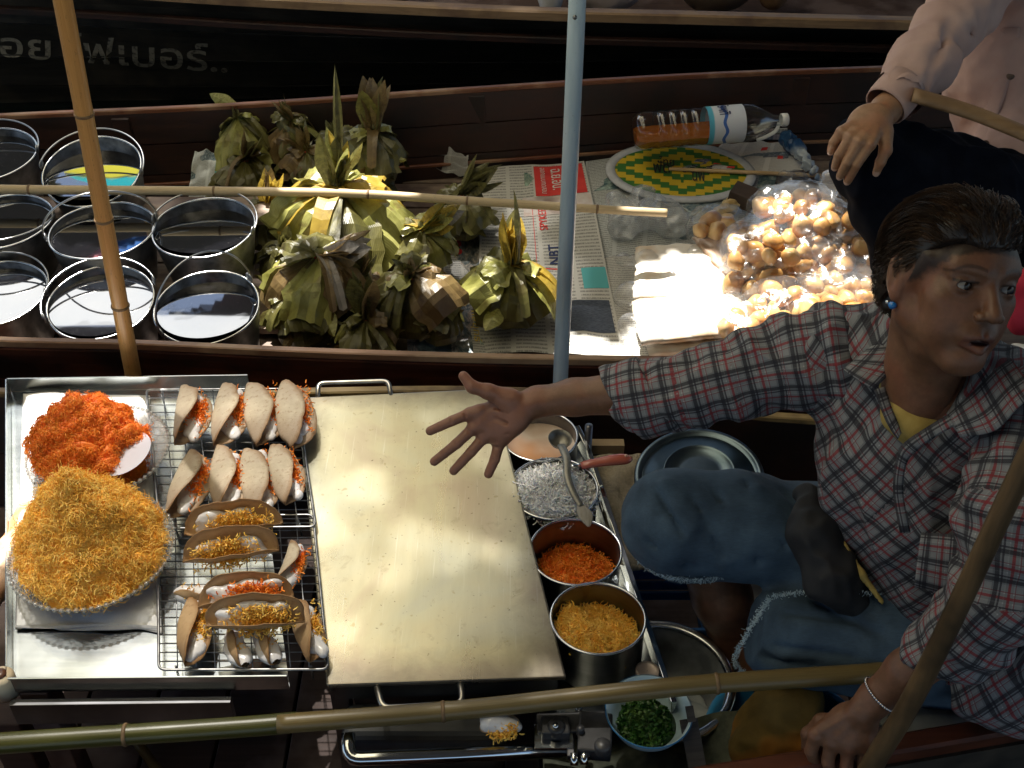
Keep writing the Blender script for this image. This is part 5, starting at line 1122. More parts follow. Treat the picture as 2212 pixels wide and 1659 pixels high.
# ---- folded crepes
def crepe_mat(name, a, b, edge):
    t = NT(name); g = t.noise(t.coord('Object'), 30, 5, .6); g2 = t.noise(t.coord('Object'), 9, 3, .5); col = t.ramp(g, [(.3, a), (.7, b)]); col = t.mix(t.ramp(g2, [(.45, (0, 0, 0)), (.65, (.8, .8, .8))]), col, edge)
    ln = t.n('VectorMath', operation='LENGTH'); t.l(t.coord('UV'), ln.inputs[0]); rim_ = t.math('ADD', t.math('DIVIDE', ln.outputs['Value'], 12.0), t.math('MULTIPLY', t.math('SUBTRACT', g, .5), .35)); col = t.mix(t.ramp(rim_, [(.86, (0, 0, 0)), (1.0, (.75, .75, .75))]), col, (.34, .17, .06))
    sp_ = t.noise(t.coord('Object'), 95, 4, .75); col = t.mix(t.ramp(sp_, [(.56, (0, 0, 0)), (.66, (.55, .55, .55))]), col, (.36, .20, .09))
    t.l(col, t.b.inputs['Base Color']); t.b.inputs['Roughness'].default_value = .6; t.bump(t.math('ADD', t.noise(t.coord('Object'), 220, 3, .6), sp_), .45, .0012); translucent(t.m, None, .22); return t.m
M['crepe'] = crepe_mat('grey tan crisp crepe', (.60, .50, .36), (.74, .65, .50), (.50, .38, .28)); M['crepe_b'] = crepe_mat('brown crisp crepe', (.52, .33, .16), (.66, .47, .27), (.42, .23, .10))
M['cream'] = pm('white meringue cream', (.74, .72, .73), (.80, .78, .79), .22, scale=30, coat=.3)
def crepe_fn(r, op, bow, seed, rho=.0085, curl=.25, top=.80, bot=.80):
    S_ = np.linspace(0, r, 24); ds = S_[1]
    def prof(top, op):
        x, z = -rho*.6, .012; out = [(x, z)]
        for s in S_[1:]:
            q = min(1, s/(rho*1.6)); a = (math.pi/2-(math.pi/2-op)*q) if top else (-math.pi/2+(math.pi/2)*q+curl*max(0, s/r-.4))
            if top: a -= .9*max(0, s/r-.25)
            x += ds*math.cos(a); z += ds*math.sin(a); out.append((x, z))
        return np.array(out)
    pc, po_, pb = prof(True, op*.35), prof(True, op+.30), prof(False, op)
    def fn(a, b):     # a: -r..r (below < 0), b along the fold
        s = abs(a)*(top if a > 0 else bot); k_ = min(1, max(0, .5-.62*b/r)) if top < .9 else .6; p = (pc*(1-k_)+po_*k_) if a >= 0 else pb; x = np.interp(s, S_, p[:, 0]); z = np.interp(s, S_, p[:, 1]); q = b/r
        x += bow*q*q*r; z += .10*r*q*q*(1 if a < 0 else .2); tw = .25*q*(s/r)*(1 if a > 0 else 0); return np.array([x+tw*.01, b, z])
    return fn
def crepe(p0, p1, z, label, op=50, od=None, mat='crepe', fill='orange', bow=.22, seed=0, rs=1.0, vee=False, cream_end=-1, group='folded crepes on the wire racks', amount=1.0, cat='folded crepe'):
    a, b = P(*p0, z), P(*p1, z); c = (a+b)/2; r = np.linalg.norm(a-b)/2*rs; Y = nrm(a-b)
    if od is None: X = nrm(np.cross(Y, (0, 0, 1))); Z = np.cross(X, Y)
    else: X = np.asarray(od, float); X = nrm(X-np.dot(X, Y)*Y); Z = np.cross(X, Y)
    B = np.array([X, Y, Z]).T
    th = thing('folded_crepe', label, cat, c, group); fn = crepe_fn(r, R(op), bow, seed, top=.95 if vee else .68, curl=.9 if vee else .25, bot=.55 if vee else .82); rr = random.Random(seed)
    n = 56; rings = 12; V = [fn(0, 0)]; F = []; UV = [(0, 0)]
    for k in range(1, rings+1):
        for j in range(n):
            q = 2*math.pi*j/n; rad = r*k/rings*(1+(.035*fnoise(np.array([math.cos(q)*2.2, math.sin(q)*2.2, seed*1.]), 1, 3, 3)+.006*math.sin(j*2.9+seed)) * (k/rings)**3); V.append(fn(rad*math.sin(q), rad*math.cos(q)*.98)); UV.append((math.sin(q)*k, math.cos(q)*k))
    F += [(0, 1+j, 1+(j+1) % n) for j in range(n)]+[(1+(k)*n+j, 1+(k+1)*n+j, 1+(k+1)*n+(j+1) % n, 1+k*n+(j+1) % n) for k in range(rings-1) for j in range(n)]
    V = np.array(V); V += (.0022*vnoise(V, 38, seed)+.0008*vnoise(V, 110, seed))[:, None]; o = G().add(xf(V, B), F, UV).build('shell', M[mat], th); solid(o, .0015, 0)
    # cream: soft ribbon along the fold
    s = SDF((-.02, -r, -.01), (r+.01, r, .05), .0028)
    for k in range(16 if vee else 9):
        q = (-.72+1.40*(k % 9)/8)*(.78 if vee else 1)+rr.uniform(-.05, .05); q = q if cream_end < 0 else -q; a_ = r*rr.uniform(.05, .58) if vee else -r*rr.uniform(.30, .62); p = fn(a_, r*q)+(np.array([.004, 0, -.003]) if vee else np.array([0, 0, .004])); e = 1-abs(q)*.5
        s.ell(p, (.012*e+.003, .013, .0065+.002*rr.random()) if not vee else (.012, .016, .008), .008)
    for k in range(3): p = fn(r*.25 if vee else -r*.52, r*(-.50+.16*k)*(-cream_end if vee else 1))+np.array([0.006 if vee else 0, 0, .0 if vee else .004]); s.ell(p, (.015-.001*k, .013, .006 if not vee else .009), .008)
    s.bump(lambda p: .0012*vnoise(p, 160, seed)); v, Fq = s.mesh()
    if len(Fq): np_mesh_obj('cream', xf(v, B), Fq, M['cream'], th, 2)
    # shredded topping
    rs_ = np.random.RandomState(seed+50); N = int((900 if vee else 480)*amount); b_ = rs_.normal(.12 if cream_end < 0 else -.05, .26, N)*r; a_ = r*np.clip(rs_.normal(.34, .17, N), -.1, .75) if vee else -r*np.clip(rs_.normal(.60, .13, N), .28, .92)
    p = np.array([fn(i, j) for i, j in zip(a_, b_)])+(np.stack([.006+rs_.uniform(0, .006, N), np.zeros(N), -.012-rs_.uniform(0, .006, N)], 1) if vee else np.stack([np.zeros(N), np.zeros(N), .006+rs_.uniform(0, .007, N)*np.exp(-(b_/r/.4)**2)], 1))
    d = rs_.normal(size=(N, 3))*np.array([1, 1, .5]); Vv, Ff = strands(p, d, .009, .0011, .6, seed, 4); o = np_mesh_obj('shreds', xf(Vv, B), Ff, M[fill], th, 0, False); o['kind'] = 'stuff'
    return th
lab = ['first', 'second', 'third', 'fourth']
for i, (a, b) in enumerate([((392, 850), (379, 978)), ((474, 845), (458, 978)), ((524, 846), (548, 980)), ((590, 845), (614, 986))]):
    crepe(a, b, .022, lab[i]+' crepe from the left in the rear row, filled with orange shreds', op=[44, 32, 22, 20][i], seed=i+1, bow=[.05, .12, .14, .2][i])
for i, (a, b) in enumerate([((405, 985), (352, 1134)), ((460, 982), (463, 1128)), ((517, 984), (538, 1130)), ((572, 978), (605, 1108))]):
    crepe(a, b, .022, lab[i]+' crepe from the left in the second row, filled with orange shreds', op=[34, 30, 20, 26][i], seed=i+11, bow=[.12, .12, .15, .2][i])
V1 = (0, -.50, .86)
crepe((378, 1290), (470, 1300), .014, 'half hidden crepe under the left end of the horizontal pair', op=60, od=(.1, .9, .5), mat='crepe_b', fill='yellow', seed=31, amount=.2)
crepe((486, 1300), (560, 1296), .014, 'half hidden crepe in the gap beneath the horizontal pair', op=60, od=(0, -.6, .8), mat='crepe_b', fill='yellow', seed=32, amount=.3)
crepe((642, 1170), (592, 1300), .016, 'crepe at the right end under the horizontal pair, opening to the right', op=40, mat='crepe', fill='orange', seed=33, bow=-.05, rs=.8)
crepe((488, 1378), (520, 1452), .012, 'small brown crepe poking out below the lowest horizontal crepe', op=55, mat='crepe_b', fill='yellow', seed=34, amount=.3)
crepe((556, 1372), (584, 1446), .012, 'brown crepe tip to the right below the lowest horizontal crepe', op=50, mat='crepe_b', fill='yellow', seed=35, amount=.2)
crepe((628, 1318), (662, 1446), .014, 'golden filled crepe standing at the lower right corner of the racks', op=48, mat='crepe_b', fill='yellow', seed=36)
crepe((396, 1306), (388, 1454), .014, 'golden filled crepe at the lower left corner of the front rack', op=46, mat='crepe_b', fill='yellow', seed=37)
crepe((612, 1150), (400, 1176), .034, 'topmost horizontal crepe of the stack with cream at its right end', op=52, od=V1, vee=True, mat='crepe_b', fill='yellow', seed=41, bow=.10, amount=1.2)
crepe((608, 1206), (394, 1234), .040, 'second horizontal crepe of the stack, white cream at both ends', op=52, od=V1, vee=True, mat='crepe_b', fill='yellow', seed=42, bow=.12, cream_end=1, amount=1.1)
crepe((640, 1310), (428, 1330), .038, 'third horizontal crepe of the stack with a bright orange filling', op=55, od=(0, -.42, .9), vee=True, mat='crepe_b', fill='orange', seed=43, bow=.08, amount=1.3)
crepe((664, 1362), (441, 1372), .044, 'lowest and largest horizontal crepe of the stack', op=52, od=V1, vee=True, mat='crepe_b', fill='yellow', seed=44, bow=.12, amount=1.2)
# ---- pots
M['pot'] = steel('dark stained steel pot', (.12, .12, .13), (.28, .28, .28), .32, .1, 6, (1, 1, 8)); M['pot_in'] = pm('worn pot inside', (.16, .13, .10), (.30, .26, .22), .38, .8, scale=20)
def pot(px, py, hw, hh, z, H, label, group='round pots of toppings'):
    c = P(px, py, z); r = hw/FPX*depth(c); B = basis_from_normal(tilt_for(px, py, hh/hw)*.5+np.array([0, 0, .5])); th = thing('pot', label, 'pot', c, group)
    v, f, uv = lathe_vf([(.0005, -H), (r*.96, -H), (r*.985, -H+.006), (r*.985, -.003), (r, 0), (r*1.0, .0012), (r*.975, .0012), (r*.968, -.003), (r*.965, -H+.006), (r*.94, -H+.004), (.0005, -H+.004)], 64)
    G().add(xf(v, B), f, uv).build('wall', M['pot'], th); ring = [(r*.99+.0022*math.cos(a), .001+.0018*math.sin(a)) for a in np.linspace(0, 2*math.pi, 9)[:-1]]
    v, f, uv = lathe_vf(ring, 64, True); G().add(xf(v, B), f, uv).build('rim', M['pail_rim'], th); return th, c, r, B
th, c, r, B = pot(1166, 942, 82, 54, -.008, .085, 'rearmost pot, holding milky batter under the outstretched hand')
v, f, uv = disc_vf(r*.96, -.028, 48, 5); v = np.array(v); v[:, 2] += .001*vnoise(v, 60, 1)
liq = thing('batter', 'milky peach batter in the rearmost pot', 'batter', c); G().add(xf(v, B), f, uv).build('surface', pm('milky peach batter', (.66, .50, .40), (.74, .64, .56), .2, scale=18, c3=(.55, .28, .14)), liq)
th, c, r, B = pot(1196, 1055, 96, 66, -.006, .085, 'pot of white shredded coconut under the ladle')
M['coco'] = food('white shredded coconut', (.90, .90, .90), (.96, .96, .96), sss=.1); x_ = thing('coconut_shreds', 'heap of white shredded coconut in the second pot', 'food heap', c)
mound('c', x_, lambda x, y: -.014+.018*max(0, 1-((x+.01)**2+(y+.01)**2)/(r*.9)**2), r*.90, r*.90, 7500, .020, .0013, .5, M['coco'], np.zeros(3), 8, .004, .5, 'shreds')
th, c, r, B = pot(1243, 1191, 100, 71, -.004, .088, 'pot with a low heap of orange shreds, third from the back')
x_ = thing('orange_shreds_heap', 'low heap of orange shreds inside the third pot', 'food heap', c); mound('c', x_, lambda x, y: -.062+.022*max(0, 1-((x-.0)**2+(y+.03)**2)/(r*.95)**2), r*.86, r*.86, 4200, .012, .0009, .5, M['orange'], np.zeros(3), 9, .004, .4, 'shreds', M['orange_d'])
th, c, r, B = pot(1292, 1335, 103, 75, .0, .095, 'nearest and largest pot, half full of golden floss')
x_ = thing('golden_floss_heap', 'golden floss with a pale stepped edge inside the nearest pot', 'food heap', c)
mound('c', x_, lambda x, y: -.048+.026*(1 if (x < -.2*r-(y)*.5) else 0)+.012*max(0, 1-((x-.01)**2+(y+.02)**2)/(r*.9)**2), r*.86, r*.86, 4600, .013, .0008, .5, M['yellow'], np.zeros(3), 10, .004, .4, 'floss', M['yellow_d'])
# tray the pots stand in
pt_ = thing('pot_tray', 'narrow steel tray with a bright right edge under the four pots', 'tray', P(1330, 1250, -.08)); po = np.array(pt_.location)
e0, e1, e2 = P(1252, 918, -.035), P(1276, 968, -.035), P(1462, 1515, -.035)
L0, L2 = P(1050, 900, -.092), P(1190, 1560, -.092)
slab('tray_floor', [L2, e2+np.array([0, 0, -.057]), e0+np.array([0, 0, -.057]), L0], .003, M['steel'], pt_, off=po)
for a, b in ((e0, e1), (e1, e2)):
    d = nrm(b-a); n_ = np.cross(d, (0, 0, 1)); a_, b_ = a-po, b-po; v = [a_, b_, b_+n_*.009, a_+n_*.009, a_+(0, 0, -.055), b_+(0, 0, -.055), b_+n_*.003+(0, 0, -.055), a_+n_*.003+(0, 0, -.055)]
    bev(mesh_obj('tray_wall', v, [(0,1,2,3),(7,6,5,4),(0,4,5,1),(3,2,6,7),(0,3,7,4),(1,5,6,2)], M['chrome'], pt_, None, False), .001)
# salt jar
jr = thing('jar', 'small glass jar with a round lid below the nearest pot', 'jar', P(1398, 1452, -.05)); v, f, uv = lathe_vf([(.0005, -.045), (.017, -.045), (.018, -.04), (.018, -.006)], 24); G().add(v, f, uv).build('glass', M['pet'], jr)
v, f, uv = lathe_vf([(.0175, -.008), (.0195, -.006), (.0195, .004), (.018, .006), (.014, .0045), (.0005, .004)], 28); G().add(v, f, uv).build('lid', pm('pinkish tin lid', (.52, .42, .38), (.62, .54, .50), .35, .6, scale=30), jr)
# ladle and flat wooden spoon lying over the pots
M['dullsteel'] = pm('dull spoon steel', (.16, .155, .14), (.26, .25, .22), .45, .8, scale=30)
ld = thing('ladle', 'worn steel ladle whose round cup rests on the batter pot', 'ladle', P(1210, 948, .02)); lo_ = np.array(ld.location)
v, f, uv = lathe_vf([(.0005, -.014), (.011, -.012), (.019, -.006), (.0225, .001), (.0235, .001), (.0195, -.008), (.011, -.014), (.0005, -.016)], 32); G().add(xf(v, basis_from_normal((.1, -.15, 1))), f, uv).build('cup', M['dullsteel'], ld)
hp = [P(1212, 962, .024), P(1224, 990, .030), P(1226, 1030, .028), P(1240, 1068, .022), P(1256, 1095, .018)]
v, f, uv = tube_vf(smooth_path([q-lo_ for q in hp], 20), np.linspace(.0085, .0062, 20), 10, flat=.45); G().add(v, f, uv).build('handle', M['dullsteel'], ld)
fl = smooth_path([q-lo_ for q in (P(1252, 1088, .018), P(1262, 1108, .018), P(1268, 1122, .016), P(1272, 1138, .014))], 12); v, f, uv = tube_vf(fl, [.006, .008, .0105, .0125, .0135, .0138, .013, .0118, .010, .0078, .005, .002], 12, flat=.22); G().add(v, f, uv).build('blade', pm('weathered spoon wood', (.26, .23, .19), (.36, .33, .28), .7, scale=30, stretch=(8, 1, 8)), ld)
kn = thing('knife', 'kitchen knife with a glossy red brown handle beside the coconut pot', 'knife', P(1300, 1000, .0)); ko = np.array(kn.location)
kp = smooth_path([q-ko for q in (P(1255, 1006, .0), P(1290, 999, .004), P(1330, 993, .007), P(1366, 991, .006))], 16)
v, f, uv = tube_vf(kp, [.0078, .0092, .0098, .010, .0102, .0104, .0108, .0112, .0118, .0124, .0128, .013, .0128, .012, .0095, .004], 16, flat=.7); G().add(v, f, uv).build('handle', pm('glossy red brown plastic', (.42, .10, .065), (.46, .13, .09), .2, scale=10, coat=.5), kn)
v, f, uv = lathe_vf([(.0005, .002), (.0028, .0018), (.0034, 0)], 12); G().add(xf(v, None, kp[13]+np.array([0, 0, .0085])), f, uv).build('rivet', pm('brass rivet', (.6, .35, .25), rough=.3, metal=1), kn)
v, f, uv = tube_vf([kp[0]+np.array([-.03, .004, -.002]), kp[0]], [.005, .004], 10, flat=.3); G().add(v, f, uv).build('bolster', M['chrome'], kn)
# towel over a box, round lid
t = NT('grey brown towel'); g = t.noise(t.coord('Object'), 220, 4, .7); g2 = t.noise(t.coord('Object'), 16, 5, .65); col = t.mix(.5, t.ramp(g2, [(.3, (.30, .25, .18)), (.7, (.50, .44, .35))]), t.ramp(g, [(.3, (.3, .3, .3)), (.7, (.9, .9, .9))]), 'MULTIPLY')
col = t.mix(t.ramp(g2, [(.56, (0, 0, 0)), (.66, (.7, .7, .7))]), col, (.07, .06, .05)); t.l(col, t.b.inputs['Base Color']); t.b.inputs['Roughness'].default_value = .95; t.bump(g, .9, .003); M['towel'] = t.m
tw = thing('towel', 'greyish brown folded towel between the pots and the denim knee', 'towel', P(1380, 1080, -.06)); two = np.array(tw.location)
qf = quad_fn([P(1330, 1235, -.10), P(1500, 1200, -.12), P(1482, 990, -.05), P(1278, 985, -.05)])
v, f, uv = grid_vf(44, 44, lambda u, w: qf(u, w)-two+np.array([0, 0, .013*fnoise(np.array([u*4, w*4, 0.]), 1, 3, 5)-.02*max(0, .1-w)*10*.5])); solid(G().add(v, f, uv).build('cloth', M['towel'], tw), .008)
crd = thing('cardboard', 'small scrap of cardboard behind the knife handle', 'cardboard', P(1310, 965, -.07)); v, f = box_vf((0, 0, 0), (.035, .010, .012)); o = mesh_obj('piece', v, f, pm('cardboard', (.30, .22, .13), (.38, .28, .18), .8, scale=20), crd, None, False)
bpost = thing('support_post', 'dark steel post between the blue pipe and the towel', 'post', P(1270, 960, -.05)); v, f, uv = tube_vf([(0, 0, -.25), (0, 0, .05)], .008, 12); G().add(v, f, uv).build('post', M['steel_d'], bpost)
M['alu'] = steel('spun aluminium lid', (.09, .13, .16), (.17, .22, .26), .32, .1, 10, (1, 1, 1))
lc = P(1510, 1030, -.03); lid = thing('round_tray', 'large round aluminium lid with stepped rings behind the denim knee', 'tray', lc); r = 140/FPX*depth(lc); Bn = basis_from_normal(nrm(np.array([-.08, -.10, 1])))
v, f, uv = lathe_vf([(r, -.012), (r*1.0, 0), (r*.97, .006), (r*.90, .005), (r*.875, -.004), (r*.86, -.002), (r*.84, .002), (r*.56, .010), (r*.55, .016), (r*.53, .017), (r*.515, .012), (r*.3, .013), (.0005, .013)], 72); G().add(xf(v, Bn), f, uv).build('disc', M['alu'], lid)
# enamel basin with milk coloured leftovers
bc = P(1428, 1470, -.14); r = 156/FPX*depth(bc); basin = thing('basin', 'enamel basin with a broad steel rim holding milky leftovers', 'basin', bc)
M['enam'] = pm('grey speckled enamel', (.10, .11, .12), (.26, .28, .30), .3, scale=14, c3=(.5, .52, .53)); v, f, uv = lathe_vf([(.0005, -.09), (r*.6, -.09), (r*.86, -.05), (r*.94, -.006), (r*.95, 0), (r*.93, -.002), (r*.84, -.055), (r*.58, -.086), (.0005, -.086)], 72)
G().add(v, f, uv).build('body', M['enam'], basin); ring = [(r*.965+.0085*math.cos(a), .003+.006*math.sin(a)) for a in np.linspace(0, 2*math.pi, 11)[:-1]]; v, f, uv = lathe_vf(ring, 80, True); G().add(v, f, uv).build('rim', pm('polished rim', (.66, .68, .70), (.72, .74, .76), .25, 1.0, scale=12), basin)
lf = thing('batter', 'pale milky leftovers spread in the enamel basin', 'batter', bc); s = SDF((-r, -r, -.10), (r, r, 0), .006)
s.ell((.0, -.02, -.07), (r*.72, r*.62, .016), .01).ell((.05, -.06, -.055), (.06, .05, .012), .01); s.bump(lambda p: .006*fnoise(p, 30, 3, 2)); v, Fq = s.mesh(); np_mesh_obj('puddle', v, Fq, pm('milky paste', (.42, .46, .47), (.62, .65, .64), .3, scale=25, coat=.3), lf, 1)
# small blue white bowl with chopped greens
gc = P(1402, 1535, -.03); r = 93/FPX*depth(gc); gb = thing('bowl', 'small pale blue bowl of chopped green onion', 'bowl', gc); M['bluebowl'] = pm('pale blue enamel bowl', (.38, .52, .60), (.46, .60, .68), .3, scale=8, coat=.3)
v, f, uv = lathe_vf([(.0005, -.06), (r*.45, -.06), (r*.5, -.056), (r*.85, -.025), (r, 0), (r*1.01, .001), (r*.97, -.001), (r*.82, -.025), (r*.45, -.052), (.0005, -.052)], 56); G().add(v, f, uv).build('shell', M['bluebowl'], gb)
v, f, uv = lathe_vf([(r*1.0, -.002), (r*1.025, 0), (r*1.0, .002)], 56); G().add(v, f, uv).build('rim', pm('blue enamel edge', (.05, .20, .40), rough=.3), gb)
gr = thing('chopped_greens', 'chopped dark green onion heaped in the small bowl', 'chopped greens', gc); rs_ = np.random.RandomState(4); N = 900; a = rs_.uniform(0, 6.283, N); q = np.sqrt(rs_.uniform(0, 1, N)); x = r*.66*q*np.cos(a)-.004; y = r*.66*q*np.sin(a); z = -.034+.02*(1-q*q)+rs_.uniform(-.003, .003, N)
V, F = strands(np.stack([x, y, z], 1), rs_.normal(size=(N, 3)), .006, .0022, .3, 4, 3); o = np_mesh_obj('greens', V, F, pm('chopped green onion', (.015, .07, .012), (.06, .17, .03), .4, scale=150, c3=(.12, .22, .05)), gr, 0, False); o['kind'] = 'stuff'
v, f, uv = lathe_vf([(.0005, -.016), (r*.4, -.022), (r*.68, -.036), (r*.5, -.05), (.0005, -.05)], 30); G().add(v, f, uv).build('heap', pm('dark greens', (.01, .04, .008), (.03, .09, .02), .5, scale=90), gr)
ma = thing('cloth', 'dark grey green rag under the small blue bowl', 'cloth', P(1400, 1630, -.14)); v, f, uv = grid_vf(24, 16, lambda u, w: (.34*(u-.5), .14*(w-.5), .02*fnoise(np.array([u*4, w*3, 0.]), 1, 3, 8))); G().add(v, f, uv).build('rag', pm('dark rag', (.05, .06, .045), (.13, .14, .10), .95, scale=40, bump=.4), ma)
kb = thing('cleaver', 'dark flat blade hanging right of the small blue bowl', 'cleaver', P(1500, 1625, -.06)); v, f = box_vf((0, 0, 0), (.014, .05, .0015)); o = mesh_obj('blade', v, f, M['steel_d'], kb, None, False); o.rotation_euler = (.5, 0, .15); o2 = mesh_obj('tang', *box_vf((0, .055, .02), (.006, .012, .002)), M['steel_d'], kb, None, False); o2.rotation_euler = (.5, 0, .15)
# gas burner fittings and chrome tube at the bottom edge
ct = thing('chrome_tube', 'bent chrome tube running along the bottom edge of the photo', 'steel tube', P(900, 1640, -.05)); cto = np.array(ct.location)
pth = [P(752, 1585, -.045), P(752, 1640, -.06), P(1240, 1620, -.06)]; p0, p1, p2 = [q-cto for q in pth]; u, w = nrm(p0-p1), nrm(p2-p1); cur = [p0]+[p1+u*.02*(1-q)**2+w*.02*q**2 for q in np.linspace(0, 1, 6)]+[p2]
v, f, uv = tube_vf(np.array(cur), .0115, 18); G().add(v, f, uv).build('tube', M['chrome'], ct)
bk = thing('griddle_clamp', 'black burner clamp block with chrome bolts below the tan bamboo pole', 'clamp', P(1230, 1570, -.03)); bko = np.array(bk.location); M['blk'] = pm('black painted iron', (.015, .015, .017), (.05, .05, .055), .35, scale=30)
def qbox(px, py, z, h, rot=0, mat='blk', name='block', b=.003, parent=None, off=None):
    v, f = box_vf((0, 0, 0), h); o = mesh_obj(name, v, f, M[mat], parent or bk, None, False); o.location = P(px, py, z)-(off if off is not None else bko); o.rotation_euler = (0, 0, rot); bev(o, b); return o
qbox(1235, 1568, -.05, (.055, .018, .012), .05); qbox(1285, 1590, -.045, (.026, .035, .014), -.1); qbox(1196, 1592, -.045, (.030, .022, .003), 0, 'chrome', 'plate', .001); qbox(1200, 1572, -.035, (.022, .016, .010)); qbox(1262, 1612, -.05, (.008, .022, .006), 0, 'chrome', 'bolt', .002); qbox(1232, 1600, -.05, (.006, .03, .006), 0, 'steel_d', 'bar', .002)
for px, py, rr in ((1202, 1572, .014), (1302, 1612, .013), (1254, 1577, .006)):
    v, f, uv = lathe_vf([(rr, -.01), (rr, .004), (rr*.8, .008), (.0005, .008)], 20); v2 = xf(v, None, P(px, py, -.028)-bko); G().add(v2, f, uv).build('knob', M['blk'], bk)
v, f, uv = lathe_vf([(.0045, 0), (.0045, .004), (.0005, .005)], 14); G().add(xf(v, None, P(1200, 1569, -.018)-bko), f, uv).build('bolt', M['chrome'], bk)
for px, py in ((1240, 1640), (1262, 1638), (1250, 1530)):
    v, f, uv = tube_vf([P(px, py-14, -.04)-bko, P(px, py+14, -.05)-bko], .006, 12); G().add(v, f, uv).build('pin', M['chrome'], bk)
crepe((1130, 1590), (1034, 1592), -.045, 'small open crepe with a dab of filling lying on the chrome tube at the bottom', op=75, od=(0, -.45, .9), vee=True, mat='crepe', fill='yellow', seed=61, rs=.95, group='loose crepe', amount=.5)
gp = thing('gas_canister', 'dark curved metal box behind the chrome tube', 'metal box', P(920, 1590, -.12)); v, f = box_vf((0, 0, 0), (.13, .035, .05)); o = mesh_obj('body', v, f, pm('dull dark box', (.06, .065, .07), (.11, .115, .12), .5, scale=12), gp, None, False); bev(o, .018, 4)
# left edge: paper wrapped goods beside the tray
lw_ = thing('food_packet', 'orange and cream wrapped snack packet at the left edge beside the tray', 'food packet', P(-8, 1300, -.01)); s = SDF((-.05, -.26, -.05), (.05, .26, .05), .006)
for k in range(6): s.ell((-.012, -.19+.075*k, 0), (.025, .05, .028), .02)
s.bump(lambda p: .006*fnoise(p, 24, 3, 3)); v, Fq = s.mesh(); np_mesh_obj('wrap', v, Fq, pm('orange and cream wrapper', (.50, .20, .07), (.74, .52, .36), .3, scale=16, coat=.5, c3=(.75, .70, .60)), lw_, 1)
jc = thing('jar', 'small pale lidded jar at the lower left edge of the photo', 'jar', P(2, 1462, .01)); v, f, uv = lathe_vf([(.0005, -.04), (.020, -.04), (.020, .0), (.016, .006), (.0005, .006)], 24); G().add(v, f, uv).build('body', pm('cream plastic', (.62, .50, .34), (.70, .60, .44), .35, scale=14), jc)
v, f, uv = lathe_vf([(.010, .006), (.010, .009), (.0005, .009)], 20); G().add(v, f, uv).build('lid', pm('brown lid', (.12, .05, .03), rough=.3), jc)
stk = thing('stick', 'short pale bamboo stick lying under the olive pole', 'stick', P(300, 1610, -.3)); so_ = np.array(stk.location); v, f, uv = tube_vf([P(255, 1545, -.3)-so_, P(345, 1670, -.3)-so_], .009, 12); G().add(v, f, uv).build('stick', M['bam_tan'], stk)
post = thing('support_post', 'dark brown wooden post at the lower left corner', 'post', P(45, 1600, -.25)); v, f = box_vf((0, 0, 0), (.03, .03, .09)); bev(mesh_obj('post', v, f, M['board_dark'], post, None, False), .003)
# things around the legs
bb_ = thing('blue_basin', 'bright blue plastic basin holding a brown sack near the braceleted hand', 'basin', P(1700, 1600, -.16)); r = .13; v, f, uv = lathe_vf([(.0005, -.12), (r*.7, -.12), (r*.97, -.003), (r, 0), (r*1.05, .001), (r*1.05, -.006), (r*.99, -.008), (r*.73, -.126), (.0005, -.126)], 64); G().add(v, f, uv).build('shell', pm('bright blue plastic', (.03, .22, .50), (.04, .27, .58), .3, scale=6), bb_)
sk = thing('sack', 'crumpled mustard brown cloth sack in the blue basin', 'sack', P(1690, 1570, -.1)); s = SDF((-.13, -.12, -.12), (.13, .12, .12), .005); s.ell((0, 0, -.02), (.075, .065, .07), .02).ell((.02, .03, .02), (.05, .045, .04), .03).ell((-.05, -.03, -.03), (.035, .03, .05), .02)
s.bump(lambda p: .010*np.abs(fnoise(p, 16, 3, 6))-.004); v, Fq = s.mesh(); np_mesh_obj('cloth', v, Fq, pm('mustard brown cloth', (.10, .065, .012), (.17, .11, .025), .9, scale=20, bump=.4, c3=(.38, .15, .02)), sk, 1)
wc = thing('cloth', 'crumpled white cloth by the near gunwale right of the hand', 'cloth', P(2000, 1540, -.12)); s = SDF((-.12, -.1, -.06), (.12, .1, .06), .005); s.ell((0, 0, 0), (.085, .055, .03), .02).ell((-.05, .01, .01), (.04, .03, .02), .02); s.bump(lambda p: .008*np.abs(fnoise(p, 30, 3, 6))-.003); v, Fq = s.mesh(); np_mesh_obj('cloth', v, Fq, pm('greyish white cloth', (.50, .55, .56), (.66, .70, .70), .9, scale=25, bump=.3), wc, 1)
eb = thing('pan', 'white enamel pan with a blue edge showing between the knees', 'pan', P(1622, 1285, -.22)); r = .05; v, f, uv = lathe_vf([(.0005, -.03), (r*.8, -.03), (r, 0), (r*1.0, .002), (r*.97, 0), (r*.78, -.026), (.0005, -.026)], 56); G().add(v, f, uv).build('pan', pm('white enamel', (.62, .60, .57), (.72, .70, .67), .25, scale=8), eb)
ring = [(r*1.0+.003*math.cos(a), .002+.003*math.sin(a)) for a in np.linspace(0, 2*math.pi, 8)[:-1]]; v, f, uv = lathe_vf(ring, 56, True); G().add(v, f, uv).build('rim', pm('blue enamel rim', (.02, .10, .42), rough=.25), eb)
bt = thing('crate', 'blue plastic crate in shade behind the enamel basin', 'crate', P(1440, 1310, -.2)); bo_ = np.array(bt.location)
mb = pm('deep blue plastic', (.012, .07, .22), (.02, .10, .30), .35, scale=10)
for a in range(4):
    for z_ in (-.05, -.02, .01):
        v, f = box_vf((0, .07, z_), (.08, .003, .010)); o = mesh_obj('slat', v, f, mb, bt, None, False); o.rotation_euler = (0, 0, a*math.pi/2)
    v, f = box_vf((.072, .072, -.02), (.007, .007, .045)); o = mesh_obj('corner_post', v, f, mb, bt, None, False); o.rotation_euler = (0, 0, a*math.pi/2)
